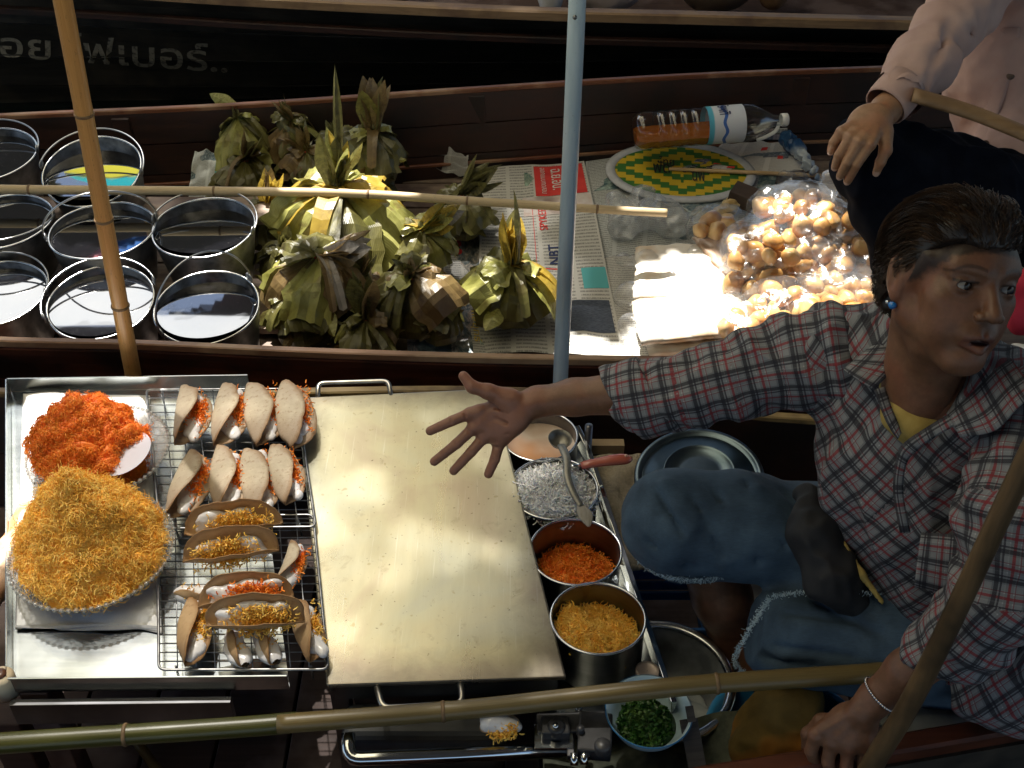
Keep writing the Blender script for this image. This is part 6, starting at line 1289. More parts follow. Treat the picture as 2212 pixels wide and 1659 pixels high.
# ================================================================== people
def skin_mat(name, c1, c2):
    t = NT(name); g = t.noise(t.coord('Object'), 28, 5, .6); g2 = t.noise(t.coord('Object'), 330, 3, .7); col = t.ramp(g, [(.3, c1), (.7, c2)])
    g4 = t.noise(t.coord('Object'), 75, 4, .7); col = t.mix(t.ramp(g4, [(.40, (.30, .30, .30)), (.62, (0, 0, 0))]), col, tuple(x*.55 for x in c1)); g5 = t.noise(t.coord('Object'), 17, 2, .5); col = t.mix(t.ramp(g5, [(.5, (0, 0, 0)), (.7, (.35, .35, .35))]), col, (c2[0]*1.25, c2[1]*.80, c2[2]*.75))
    a = t.n('Attribute', attribute_name='tint'); col = t.mix(a.outputs['Alpha'], col, col); at = t.n('Attribute', attribute_name='tintw')
    col = t.mix(at.outputs['Fac'], col, a.outputs['Color']); t.l(col, t.b.inputs['Base Color']); t.b.inputs['Roughness'].default_value = .48
    t.b.inputs['Subsurface Weight'].default_value = .12; t.b.inputs['Subsurface Radius'].default_value = (.012, .005, .003); t.b.inputs['Subsurface Scale'].default_value = .6
    t.bump(t.math('ADD', t.math('MULTIPLY', g2, .6), t.math('MULTIPLY', g4, .8)), .45, .0012); t.l(t.math('ADD', t.math('MULTIPLY', g, .25), .34), t.b.inputs['Roughness']); return t.m
M['skin'] = skin_mat('warm brown skin', (.155, .072, .040), (.235, .115, .066)); M['skin2'] = skin_mat('light brown skin', (.36, .19, .10), (.46, .26, .15))
def plaid_mat(name):
    t = NT(name); c = t.n('TexCoord'); sep = t.n('SeparateXYZ'); t.l(c.outputs['UV'], sep.inputs[0]); out = []
    for k, per in ((0, .037), (1, .041)):
        f = t.math('FRACT', t.math('DIVIDE', sep.outputs[k], per)); r = t.n('ValToRGB'); r.color_ramp.interpolation = 'CONSTANT'; el = r.color_ramp.elements
        st = [(0, (.36, .37, .39)), (.15, (.22, .24, .26)), (.21, (.03, .03, .045)), (.35, (.26, .28, .30)), (.40, (.04, .035, .055)), (.46, (.34, .36, .38)), (.56, (.62, .64, .65)), (.60, (.28, .30, .32)), (.68, (.36, .035, .05)), (.77, (.30, .31, .33)), (.86, (.58, .60, .61)), (.90, (.28, .09, .11)), (.93, (.33, .35, .37))]
        while len(el) < len(st): el.new(.5)
        for e, (p, q) in zip(el, st): e.position = p; e.color = (*q, 1)
        t.l(f, r.inputs[0]); out.append(r.outputs[0])
    w1 = t.math('SINE', t.math('MULTIPLY', sep.outputs[0], 2600)); w2 = t.math('SINE', t.math('MULTIPLY', sep.outputs[1], 2600))
    fac = t.math('ADD', .5, t.math('MULTIPLY', t.math('MULTIPLY', w1, w2), .25)); col = t.mix(fac, out[0], out[1]); dk = t.mix(.72, col, t.mix(1.0, out[0], out[1], 'DARKEN')); dk = t.mix(1.0, dk, (.66, .65, .66), 'MULTIPLY'); t.l(dk, t.b.inputs['Base Color']); t.b.inputs['Roughness'].default_value = .85
    n_ = t.noise(t.coord('Object'), 45, 4, .6); t.bump(n_, .25, .003); return t.m
M['plaid'] = plaid_mat('red navy and white plaid cotton')
t = NT('washed blue denim'); g = t.noise(t.coord('Object', (1, 1, 1)), 9, 4, .6); g2 = t.noise(t.coord('Object', (1, 6, 6)), 70, 3, .7); col = t.ramp(g, [(.34, (.020, .042, .076)), (.62, (.068, .118, .182))]); col = t.mix(.35, col, t.ramp(g2, [(.3, (.3, .3, .3)), (.7, (1, 1, 1))]), 'MULTIPLY')
t.l(col, t.b.inputs['Base Color']); t.b.inputs['Roughness'].default_value = .85; t.bump(g2, .35, .0015); M['denim'] = t.m
M['hair'] = pm('black brown hair', (.010, .007, .006), (.030, .018, .012), .42, scale=60, stretch=(1, 1, 1)); M['hair_s'] = pm('dark hair strands', (.014, .008, .005), (.048, .027, .015), .5, scale=30, spec=.3)
M['yellow_tee'] = pm('yellow undershirt', (.42, .30, .08), (.50, .37, .12), .9, scale=60, bump=.1); M['black_cloth'] = pm('black nylon cloth', (.008, .008, .010), (.018, .018, .022), .75, scale=14, bump=.3)
M['pinkshirt'] = pm('dusty pink shirt cotton', (.50, .33, .29), (.58, .40, .35), .85, scale=12, bump=.15); M['navy'] = pm('navy trousers', (.004, .005, .010), (.007, .009, .016), 1.0, scale=20, bump=.3, spec=.08)
def uv_set(o, u, v):
    me = o.data; ul = me.uv_layers.new(name='UVMap'); li = np.empty(len(me.loops), np.int32); me.loops.foreach_get('vertex_index', li)
    ul.data.foreach_set('uv', np.stack([u, v], 1)[li].ravel())
def wr_fn(amp, dirv, sc, seed):
    """cloth creases: stretched ridged noise running along dirv"""
    d = nrm(dirv); 
    def fn(p):
        along = (p@d)[:, None]*d; q = p-along*.72; return amp*(np.abs(fnoise(q, sc, 2, seed))*1.5-.6)+amp*.35*vnoise(p, sc*2.4, seed+5)
    return fn
vendor = thing('person', 'woman in a rolled sleeve plaid shirt and cut off jeans stretching out one arm', 'person', PT(1990, 1250, 1.84)); vo_ = np.array(vendor.location)
# ---- head frame
ec = PT(2130, 622, 1.49); cdir = -nrm(ray(2130, 622)); Rg = nrm(RGT-np.dot(RGT, cdir)*cdir); Ug = np.cross(cdir, Rg)
ya, pa = R(36), R(11); Fv = nrm(cdir*math.cos(ya)*math.cos(pa)+Rg*math.sin(ya)-Ug*math.sin(pa)); Hv = nrm(Ug-np.dot(Ug, Fv)*Fv); Sv = np.cross(Fv, Hv)
ro = R(5); Hv = nrm(Hv*math.cos(ro)-Sv*math.sin(ro)); Sv = np.cross(Fv, Hv); HB = np.array([Sv, Fv, Hv]).T; HS = 1.04
ho = ec-HB@(np.array([0, .074, .003])*HS)
def to_head(p): return (HB.T@(np.asarray(p)-ho))/HS
neck_w = PT(1985, 850, 1.66); nk = to_head(neck_w)
s = SDF((-.115, -.15, -.24), (.115, .13, .135), .0019)
s.ell((0, -.014, .024), (.069, .090, .070), .01).ell((0, .030, -.024), (.053, .056, .078), .02).ell((0, .052, -.092), (.022, .022, .018), .018)
for q in (-1, 1):
    s.cone((q*.050, .002, -.045), (q*.012, .060, -.092), .020, .016, .02).ell((q*.040, .050, -.018), (.022, .020, .020), .018).cone((q*.042, .064, .024), (q*.012, .078, .020), .008, .008, .012)
    s.ell((q*.030, .048, -.05), (.022, .022, .026), .02)
    s.cone((q*.066, -.004, -.02), (q*.060, .03, .03), .010, .008, .02)
s.ell((0, .054, .036), (.047, .026, .030), .02)
for q in (-1, 1): s.ell((q*.031, .090, .005), (.0165, .014, .0115), .012, op='sub')
s.cone((0, .080, .010), (0, .098, -.022), .0065, .0095, .009).ell((0, .1015, -.0285), (.0098, .0095, .0085), .006)
for q in (-1, 1):
    s.ell((q*.0125, .0935, -.031), (.0078, .0085, .0065), .005).ell((q*.0068, .099, -.0405), (.0042, .0048, .0045), .002, op='sub')
    s.ell((q*.031, .0665, .003), (.0150, .0150, .0140), .004)
    s.ell((q*.031, .083, .0035), (.0135, .016, .0050), .0015, op='sub')
    s.cone((q*.016, .078, .0125), (q*.046, .0655, .0125), .0028, .0024, .006)
s.ell((0, .080, -.056), (.024, .011, .014), .014)
s.cone((-.021, .0775, -.0605), (-.005, .0895, -.0565), .0032, .0048, .004).cone((.021, .0775, -.0605), (.005, .0895, -.0565), .0032, .0048, .004)
s.cone((-.018, .0775, -.068), (0, .0885, -.0735), .0036, .0062, .004).cone((.018, .0775, -.068), (0, .0885, -.0735), .0036, .0062, .004)
s.ell((0, .092, -.0645), (.0145, .014, .0036), .002, op='sub'); s.ell((0, .0945, -.050), (.003, .004, .006), .004, op='sub')
for q in (-1, 1):   # ears
    rot = np.array([[1, 0, 0], [0, math.cos(.2), -math.sin(.2)], [0, math.sin(.2), math.cos(.2)]])
    s.ell((q*.0745, -.008, -.002), (.0075, .0175, .031), .004, rot).ell((q*.073, -.002, -.026), (.006, .009, .011), .004)
    s.ell((q*.082, -.006, .002), (.0055, .0115, .022), .004, rot, op='sub'); s.cone((q*.0785, -.014, .014), (q*.0785, -.010, -.012), .0032, .003, .004)
s.cone((0, -.022, -.055), nk, .050, .052, .03); s.cone((.03, .015, -.09), nk*.9+np.array([0, .03, 0]), .010, .010, .02).cone((-.03, .015, -.09), nk*.9+np.array([0, .03, 0]), .010, .010, .02)
hv, hF = s.mesh(); W_ = hv.copy()
tint = np.zeros((len(hv), 3)); tw_ = np.zeros(len(hv))
lip = (np.abs(hv[:, 0]) < .0235) & (hv[:, 1] > .076) & (hv[:, 2] > -.0795+np.abs(hv[:, 0])*.35) & (hv[:, 2] < -.0525-np.abs(hv[:, 0])*.25); tint[lip] = (.13, .042, .036); tw_[lip] = .55
ins_ = (np.abs(hv[:, 0]) < .015) & (np.abs(hv[:, 2]+.0645) < .0036) & (hv[:, 1] > .07) & (hv[:, 1] < .088); tint[ins_] = (.05, .012, .012); tw_[ins_] = .9
for q in (-1, 1):
    bz = .0245+.004*np.sin((np.abs(hv[:, 0])-.012)/.036*math.pi)-np.clip(np.abs(hv[:, 0])-.038, 0, 1)*.35; br = (hv[:, 0]*q > .012) & (hv[:, 0]*q < .053) & (np.abs(hv[:, 2]-bz) < .0036) & (hv[:, 1] > .04); tint[br] = (.025, .015, .012); tw_[br] = .62*(1-(np.abs(hv[:, 2]-bz)/.0036)[br]**2)
    ld_ = (np.abs(hv[:, 0]*q-.031) < .0150) & (np.abs(hv[:, 2]-.0035-.0048) < .0016) & (hv[:, 1] > .068); tint[ld_] = (.02, .012, .01); tw_[ld_] = .8
ck = np.minimum(*[np.linalg.norm((hv-np.array([q*.042, .062, -.03]))/np.array([.026, .035, .028]), axis=1) for q in (1, -1)]); m_ = tw_ == 0; tint[m_] = (.30, .115, .065); tw_[m_] = .30*np.exp(-ck[m_]**2*1.3)
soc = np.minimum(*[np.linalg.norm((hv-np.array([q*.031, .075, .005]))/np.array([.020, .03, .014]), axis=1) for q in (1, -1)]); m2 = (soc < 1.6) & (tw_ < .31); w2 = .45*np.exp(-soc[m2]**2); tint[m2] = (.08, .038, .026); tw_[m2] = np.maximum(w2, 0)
yh_ = np.interp(hv[:, 2], [-.022, .0, .024, .036, .050, .066], [-.020, .022, .048, .060, .084, .14]); dh_ = (hv[:, 1]-yh_)+.004*vnoise(hv, 160, 8)+.003*vnoise(hv, 420, 9); m3 = (hv[:, 2] > -.015) & (dh_ < .010) & (np.abs(hv[:, 0]) < .072); tint[m3] = (.018, .011, .008); tw_[m3] = .9*np.clip((.010-dh_[m3])/.012, 0, 1)
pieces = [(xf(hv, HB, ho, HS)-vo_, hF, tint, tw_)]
# ---- arms, hands, legs (one skin mesh)
def hand_sdf(s, wrist, mcps, pips, tips, th_pts, palm_c, pr, rot, k=.006, fr=(.0094, .0085, .0075)):
    for m_, p_, t_ in zip(mcps, pips, tips): s.cone(wrist*.45+m_*.55, m_, .012, fr[0]+.001, .012).cone(m_, p_, fr[0], fr[1], .004).cone(p_, (p_*.45+t_*.55), fr[1], fr[1]*.93, .002).cone((p_*.45+t_*.55), t_, fr[1]*.93, fr[2], .001)
    for a, b in zip(mcps[:-1], mcps[1:]): s.cone(a*.85+wrist*.15, b*.85+wrist*.15, .010, .010, .008)
    s.ell(palm_c, pr, .012, rot)
    s.chain(th_pts, [.017, .0125, .0098, .0080][:len(th_pts)], .006)
wr_ = PT(1150, 866, 1.872)
mc = [PT(1016, 893, 1.868), PT(1023, 924, 1.872), PT(1046, 944, 1.876), PT(1078, 958, 1.880)]
pi_ = [PT(977, 909, 1.862), PT(987, 958, 1.868), PT(1018, 976, 1.872), PT(1069, 992, 1.878)]
ti = [PT(929, 931, 1.868), PT(938, 997, 1.872), PT(980, 1017, 1.876), PT(1055, 1024, 1.880)]
th_ = [PT(1098, 862, 1.862), PT(1055, 846, 1.852), PT(1020, 836, 1.846), PT(1001, 812, 1.846)]
prot = basis_from_normal(cdir, nrm(mc[1]-wr_)); lo_a = PT(900, 1050, 1.8); allp = np.array(mc+pi_+ti+th_+[wr_, PT(1500, 830, 1.80)]); 
s = SDF(allp.min(0)-.06, allp.max(0)+.06, .0021)
s.ell((0, 0, 0), (.0001,)*3, 0)
hand_sdf(s, wr_, mc, pi_, ti, th_, PT(1082, 908, 1.872), (.040, .034, .0135), prot)
s.ell(PT(1092, 868, 1.862), (.027, .018, .016), .010, prot).ell(PT(1112, 915, 1.868), (.030, .016, .015), .012, prot)
s.chain([PT(1118, 884, 1.872), PT(1160, 868, 1.872), PT(1240, 858, 1.862), PT(1350, 850, 1.84), PT(1470, 835, 1.815)], [.0230, .0240, .0290, .0345, .037], .012)
for a, b in ((PT(1130, 875, 1.855), PT(1180, 868, 1.853)),): s.cone(a, b, .004, .004, .008)
# palm and finger creases
for m_, p_, t_ in zip(mc, pi_, ti):
    ax_f = nrm(t_-p_); sd = np.cross(ax_f, cdir)
    for q in (p_*.94+m_*.06, p_*.45+t_*.55, m_*.86+p_*.14):
        for e in (0, .0022): s.cone(q+ax_f*e-sd*.008+cdir*.0088, q+ax_f*e+sd*.008+cdir*.0088, .0011, .0011, .002, 'sub')
for pts in ([(1030, 905), (1060, 880), (1085, 882)], [(1035, 925), (1070, 905), (1095, 915)], [(1062, 858), (1072, 880), (1100, 895)]):
    s.chain([PT(x, y, 1.8555) for x, y in pts], [.0024]*3, .004, op='sub')
for pts in ([(1046, 862), (1050, 885), (1044, 902)], [(1098, 938), (1080, 948), (1062, 940)]): s.chain([PT(x, y, 1.8565) for x, y in pts], [.0016]*3, .003, op='sub')
v, F = s.mesh(); palm_t = np.tile(np.array([.36, .165, .115]), (len(v), 1)); palm_w = .55*np.clip((PT(1150, 866, 1.872)[0]-v[:, 0])/.05+.3, 0, 1)*np.clip(.55-(v-PT(1080, 900, 1.872))@(-cdir)*60, 0, 1); pieces.append((v-vo_, F, palm_t, palm_w))
palm_dark = (v@FWD); 
wl = PT(1893, 1508, 1.70); mcl = [PT(1762, 1588, 1.728), PT(1797, 1603, 1.722), PT(1833, 1612, 1.718), PT(1868, 1612, 1.716)]
pil = [PT(1752, 1622, 1.74), PT(1788, 1645, 1.735), PT(1828, 1655, 1.73), PT(1866, 1650, 1.728)]; til = [PT(1768, 1668, 1.78), PT(1800, 1690, 1.775), PT(1838, 1700, 1.77), PT(1870, 1690, 1.765)]
thl = [PT(1830, 1560, 1.735), PT(1775, 1560, 1.745), PT(1745, 1585, 1.765), PT(1742, 1620, 1.78)]
allp = np.array(mcl+pil+til+thl+[wl, PT(2100, 1360, 1.61)]); s = SDF(allp.min(0)-.06, allp.max(0)+.06, .0022)
hand_sdf(s, wl, mcl, pil, til, thl, PT(1835, 1568, 1.722), (.038, .034, .0155), basis_from_normal(-ray(1830, 1568), nrm(mcl[1]-wl)), fr=(.0108, .0098, .0085))
for q in mcl: s.ell(q, (.0115, .0115, .0115), .004)
for q in mcl: s.cone(q*.9+wl*.1-ray(1835, 1568)*.010, q*.3+wl*.7-ray(1835, 1568)*.012, .0028, .002, .005)
s.chain([wl*.7+mcl[1]*.3, wl, PT(1960, 1452, 1.665), PT(2030, 1400, 1.635), PT(2100, 1350, 1.61)], [.0235, .0245, .0315, .036, .038], .012)
v, F = s.mesh(); pieces.append((v-vo_, F, np.zeros((len(v), 3)), np.zeros(len(v))))
# chest and hidden torso, lower legs
s = SDF(PT(1990, 1250, 1.85)-np.array([.60, .32, .40]), PT(1990, 1250, 1.85)+np.array([.32, .40, .62]), .006)
chU, chM, be, pel = PT(2005, 860, 1.74), PT(1975, 1010, 1.76), PT(2040, 1180, 1.82), PT(2010, 1330, 1.90); RS, LS = PT(1795, 770, 1.765), PT(2240, 905, 1.60)
shd = nrm(LS-RS); TB = basis_from_normal((0, 0, 1), shd)
s.ell(chU, (.135, .085, .11), .05, TB).ell(chM, (.13, .085, .12), .05, TB).ell(be, (.10, .07, .12), .04, TB).ell(pel, (.11, .08, .07), .03, TB).cone(RS, chU, .05, .06, .05).cone(LS, chU, .05, .06, .05).cone(neck_w, chU, .05, .055, .04)
s.chain([RS, PT(1620, 805, 1.78), PT(1470, 835, 1.815)], [.045, .04, .036], .02).chain([LS, PT(2190, 1190, 1.57), PT(2100, 1350, 1.61)], [.045, .042, .038], .02)
s.chain([pel+np.array([0, .05, -.02]), PT(1860, 1195, 1.99), PT(1500, 1130, 1.96), PT(1560, 1290, 2.03), PT(1592, 1420, 2.10), PT(1560, 1500, 2.12)], [.05, .045, .050, .050, .034, .03], .02); s.cone(PT(1560, 1500, 2.12), PT(1480, 1530, 2.08), .03, .022, .02)
s.chain([pel, PT(1700, 1385, 1.93), PT(1660, 1440, 2.02), PT(1700, 1500, 2.1)], [.05, .050, .045, .035], .02)
v, F = s.mesh(); pieces.append((v-vo_, F, np.zeros((len(v), 3)), np.zeros(len(v))))
def join_pieces(name, ps, mat, parent, sm=1):
    V = np.vstack([p[0] for p in ps]); off = 0; Fs = []
    for p in ps: Fs.append(p[1]+off); off += len(p[0])
    o = np_mesh_obj(name, V, np.vstack(Fs), mat, parent, sm); T = np.vstack([p[2] for p in ps]); Wt = np.concatenate([p[3] for p in ps])
    color_attr(o, 'tint', T); a = o.data.attributes.new('tintw', 'FLOAT', 'POINT'); a.data.foreach_set('value', Wt.astype(np.float32)); return o
join_pieces('body', pieces, M['skin'], vendor)
# eyes, teeth
M['sclera'] = pm('eye white', (.26, .24, .23), rough=.25, coat=.1); M['iris'] = pm('dark brown iris', (.020, .009, .005), (.006, .004, .003), .16, scale=300, coat=.1, spec=.3)
gz = nrm(HB@nrm(np.array([-.30, 1.0, .02])))
for q in (-1, 1):
    c = ho+HB@(np.array([q*.031, .0662, .0032])*HS)-vo_; r_ = .0128*HS; g1 = [(r_*math.sin(a)+1e-5, r_*math.cos(a)) for a in np.linspace(0, math.pi, 20)]
    gl_ = gz; Be = basis_from_normal(gl_); v, f, uv = lathe_vf(g1, 28); e = G().add(xf(v, Be, c), f, uv).build('eyeball', M['sclera'], vendor)
    v, f, uv = lathe_vf([(r_*1.02*math.sin(a)+1e-5, r_*1.012*math.cos(a)) for a in np.linspace(0, .58, 6)], 24); G().add(xf(v, Be, c), f, uv).build('iris', M['iris'], e)
v, f, uv = grid_vf(10, 3, lambda u, w: ((u-.5)*.024, .082-.018*(2*u-1)**2*.5, -.0628+.0045*w)); G().add(xf(v, HB, ho-vo_, HS), f, uv).build('teeth', pm('teeth', (.60, .56, .50), rough=.25), vendor)
# hair
s = SDF((-.11, -.16, -.13), (.11, .14, .16), .0024)
s.ell((0, -.016, .027), (.077, .099, .079), .01).ell((0, -.055, -.020), (.064, .050, .060), .02).ell((.02, .022, .072), (.050, .048, .026), .03).ell((-.015, .005, .082), (.046, .052, .020), .03)
ax_ = [s.lo[k]+s.h*np.arange(s.n[k]) for k in range(3)]; X_, Y_, Z_ = np.meshgrid(*ax_, indexing='ij')
yb = np.interp(Z_, [-.12, -.075, -.035, -.022, .0, .024, .036, .050, .066, .16], [-.10, -.062, -.030, -.020, .022, .048, .060, .084, .14, .3]); yb = yb+.010*np.sin(X_*70+1)*(Z_ > .03)-.006+.35*np.clip(np.abs(X_)-.055, 0, 1)*(Z_ < .0)*(-1)
near_ear = (np.abs(X_) > .055) & (Z_ < .016) & (Z_ > -.04); yb = np.where(near_ear, np.minimum(yb, np.interp(Z_, [-.04, .004, .016], [-.030, -.024, .036])), yb); yb = yb+.007*np.sin(X_*150+Z_*90)+.006*np.sin(X_*61+2)
side = (np.abs(X_) > .058) & (np.abs(Y_-.024) < .008) & (Z_ > -.02) & (Z_ < .03)
thin = np.clip((Y_-yb+.028)/.028, 0, 1)**2*.0085*(Z_ > .0)
s.d = np.maximum(s.d+thin, (Y_-yb)*.7).astype(np.float32)
def hb(p):
    q = p.copy(); ang = q[:, 0]*.6+q[:, 1]*.25; w = np.stack([ang*220+4*vnoise(p, 14, 3), q[:, 2]*30, q[:, 1]*18], 1); return .0030*vnoise(w, 1, 2)+.0016*vnoise(w, 2.3, 5)+.0035*vnoise(p, 32, 6)
s.bump(hb); v, F = s.mesh(); hair_v = v; hair = np_mesh_obj('hair', xf(v, HB, ho-vo_, HS), F, M['hair'], vendor, 1)
rs_ = np.random.RandomState(2); hc, hr = np.array([0, -.016, .027]), np.array([.077, .099, .079])
def combed(src, n, L, r, seed, wild=0.0, lift=.0):
    rs = np.random.RandomState(seed); p = src[rs.choice(len(src), n)].copy(); N = 9; step = L*rs.uniform(.6, 1.2, n)/(N-1); lev = np.linalg.norm((p-hc)/hr, axis=1)+rs.uniform(0, 1, n)**2*.075+.004; out = []; tt = []
    wob = rs.normal(size=(n, 3))*.10
    for k in range(N):
        nn = nrm((p-hc)/hr**2); part = np.clip((p[:, 0]-.018)*30, -1, 1); low = np.clip((.045-p[:, 2])*14, 0, 1)
        d = np.stack([part*.55*(1-low), -.85-.2*low+0*part, -.55*np.abs(part)*(.4+low)-.25], 1)+wob+.25*vnoise(p, 22, 4)[:, None]*np.array([1, 0, .6]); fr_ = (np.clip((p[:, 1]-.0)*25, 0, 1)*np.clip((p[:, 2]-.02)*30, 0, 1))[:, None]; d = d*(1-fr_)+np.stack([part*.55, -.8+0*part, .45+0*part], 1)*fr_+wob*fr_; d -= (d*nn).sum(1)[:, None]*nn; d = nrm(d+nn*wild*(k/N)*rs.normal(size=(n, 1)))
        out.append(p.copy()); tt.append(d); p = p+d*step[:, None]; q = (p-hc)/hr; l2 = np.linalg.norm(q, axis=1); lev = lev+lift*k/N; 
        if wild == 0: p = hc+q*(lev/l2)[:, None]*hr
    P_ = np.stack(out, 1); T_ = np.stack(tt, 1); aa = nrm(np.cross(T_, (P_-hc))); bb = np.cross(T_, aa); V = np.stack([P_+(aa*math.cos(q)+bb*math.sin(q))*r*np.linspace(1, .45, N)[None, :, None] for q in (0, 2.094, 4.188)], 2).reshape(-1, 3)
    base = (np.arange(n)*N*3)[:, None, None]; k = np.arange(N-1)[None, :, None]*3; j = np.arange(3)[None, None, :]; j2 = (j+1) % 3
    return V, np.stack([base+k+j, base+k+j2, base+k+3+j2, base+k+3+j], -1).reshape(-1, 4)
src = hair_v[(hair_v[:, 2] > -.085) & ((hair_v[:, 1] < .03) | (hair_v[:, 2] > .045))]
V, F = combed(src, 9000, .050, .00050, 3); o = np_mesh_obj('combed_hair', xf(V, HB, ho-vo_, HS), F, M['hair_s'], hair, 0, False); o['kind'] = 'stuff'
edge_ = hair_v[(np.abs(hair_v[:, 1]-np.interp(hair_v[:, 2], [-.022, .0, .024, .036, .050, .066], [-.020, .022, .048, .060, .084, .14])) < .012)]
M['hair_l'] = pm('lighter brown hair strands', (.035, .018, .010), (.10, .052, .028), .45, scale=40, spec=.35); V, F = combed(src, 2600, .045, .00045, 13); o = np_mesh_obj('lighter_hair', xf(V, HB, ho-vo_, HS), F, M['hair_l'], hair, 0, False); o['kind'] = 'stuff'  # some strands in a lighter brown than the rest
V, F = combed(edge_, 2600, .034, .00034, 4); o = np_mesh_obj('hairline_wisps', xf(V, HB, ho-vo_, HS), F, M['hair_s'], hair, 0, False); o['kind'] = 'stuff'
V, F = combed(src, 600, .040, .00022, 5, wild=.30); o = np_mesh_obj('flyaway_hair', xf(V, HB, ho-vo_, HS), F, M['hair_s'], hair, 0, False); o['kind'] = 'stuff'
er = G(); v, f, uv = lathe_vf([(.0001, .005), (.0045, .003), (.006, 0), (.0045, -.004), (.0001, -.005)], 14); er.add(xf(v, None, ho+HB@(np.array([.077, .002, -.040])*HS)-vo_), f, uv).build('earring', pm('turquoise bead', (.01, .16, .55), (.02, .24, .65), .2, scale=50, coat=.5), vendor)
v, f, uv = lathe_vf([(.0001, .003), (.003, .002), (.003, -.002), (.0001, -.003)], 10); G().add(xf(v, None, ho+HB@(np.array([.081, -.004, -.038])*HS)-vo_), f, uv).build('earring_backing', M['chrome'], vendor)
# ---- shirt
def garment(name, s, mat, parent, uvf=None, sm=1, off=vo_):
    v, F = s.mesh(); o = np_mesh_obj(name, v-off, F, mat, parent, sm)
    if uvf is not None: u_, w_ = uvf(v); uv_set(o, u_, w_)
    return o
tn = nrm(np.cross(shd, (0, 0, 1))); tn = tn if np.dot(tn, cdir) > 0 else -tn
sdir = nrm(np.array([.30, -.10, 1.0])-0.0*tn); sdir = nrm(.46*shd+.89*np.array([0, 0, 1])); sper = np.cross(sdir, tn)
s = SDF(PT(1990, 1150, 1.80)-np.array([.28, .27, .34]), PT(1990, 1150, 1.80)+np.array([.30, .36, .40]), .0042)
s.ell(chU, (.155, .108, .125), .05, TB).ell(chM, (.158, .112, .13), .05, TB).ell(PT(2010, 1130, 1.79), (.150, .112, .12), .05, TB).ell(PT(2070, 1240, 1.82), (.125, .105, .10), .05, TB)
s.cone(RS, chU, .072, .08, .05).cone(LS, chU, .070, .08, .05).cone(PT(1900, 735, 1.74), PT(2150, 830, 1.66), .050, .050, .04)
s.ell(PT(2190, 1480, 1.76), (.10, .08, .07), .03)
vb = PT(1942, 938, 1.60); s.chain([neck_w+np.array([0, 0, .06]), neck_w+cdir*.075, vb+cdir*.03, vb+cdir*.03+np.array([-.003, 0, -.01])], [.066, .060, .018, .008], .006, op='sub')
s.bump(wr_fn(.009, nrm(.5*shd+np.array([0, 0, -.9])), 15, 4)); s.bump(wr_fn(.007, nrm(shd*.9+np.array([0, 0, .5])), 11, 14))
def uvt(v):
    p = v-chM; d = .005*np.stack([vnoise(v, 9, 1), vnoise(v, 9, 2)], 1); bul = .5*(p@tn)*np.sign(p@sper); return p@sper+d[:, 0]+bul*.4, p@sdir+d[:, 1]
shirt = garment('shirt', s, M['plaid'], vendor, uvt)
def tube_uv(path, r0=.06):
    path = np.asarray(path); seg = path[1:]-path[:-1]; L0 = np.concatenate([[0], np.cumsum(np.linalg.norm(seg, axis=1))]); t_, fr = frames(path)
    def fn(v):
        best = np.full(len(v), 1e9); U = np.zeros(len(v)); W = np.zeros(len(v))
        for k in range(len(seg)):
            a = path[k]; tt = (v-a)@seg[k]/(seg[k]@seg[k]); tc = np.clip(tt, 0, 1); q = v-(a+tc[:, None]*seg[k]); d = np.linalg.norm(q, axis=1)
            A = np.arctan2(q@fr[k][1], q@fr[k][0]); m = d < best; best[m] = d[m]; U[m] = (A*r0)[m]; W[m] = (L0[k]+tt*np.linalg.norm(seg[k]))[m]
        return U+.003*vnoise(v, 14, 5), W+.003*vnoise(v, 14, 6)
    return fn
sp_ = [PT(1375, 862, 1.838), PT(1470, 842, 1.818), PT(1580, 815, 1.80), PT(1690, 788, 1.79), RS]
allp = np.array(sp_); s = SDF(allp.min(0)-.12, allp.max(0)+.10, .0032); s.chain(sp_, [.054, .058, .060, .068, .080], .02); s.cone(PT(1250, 880, 1.86), PT(1400, 858, 1.834), .05, .047, .002, op='sub')
s.bump(wr_fn(.009, nrm(np.array([.5, .1, -.5])), 18, 24)); s.bump(lambda p: .004*np.sin(((p-sp_[0])@nrm(sp_[4]-sp_[0]))*95+2.5*vnoise(p, 12, 3))*np.clip(((p-sp_[0])@nrm(sp_[4]-sp_[0]))*6, 0, 1))
garment('sleeve', s, M['plaid'], vendor, tube_uv(sp_))
cp_ = [PT(1335, 868, 1.846), PT(1385, 860, 1.836), PT(1425, 852, 1.828)]; allp = np.array(cp_); s = SDF(allp.min(0)-.10, allp.max(0)+.10, .0028); cd = nrm(np.array([-.74, 0, .25])+0*cp_[0])
s.chain(cp_, [.061, .066, .063], .006)
cax = nrm(cp_[2]-cp_[0]); 
for P0, sg in ((PT(1338, 868, 1.846), 1), (PT(1425, 850, 1.828), -1)):
    n_c = nrm(cax*1.0+np.array([0, .25, .32]))*sg; ax3 = [s.lo[k]+s.h*np.arange(s.n[k]) for k in range(3)]; Pg = np.stack(np.meshgrid(*ax3, indexing='ij'), -1); s.d = np.maximum(s.d, ((P0-Pg)@n_c)).astype(np.float32)
s.cone(PT(1250, 880, 1.86), PT(1370, 862, 1.838), .052, .050, .002, op='sub'); s.bump(lambda p: .0035*vnoise(p, 28, 3)); garment('cuff', s, M['plaid'], vendor, tube_uv([cp_[0]-.1*cax, cp_[2]+.1*cax]))
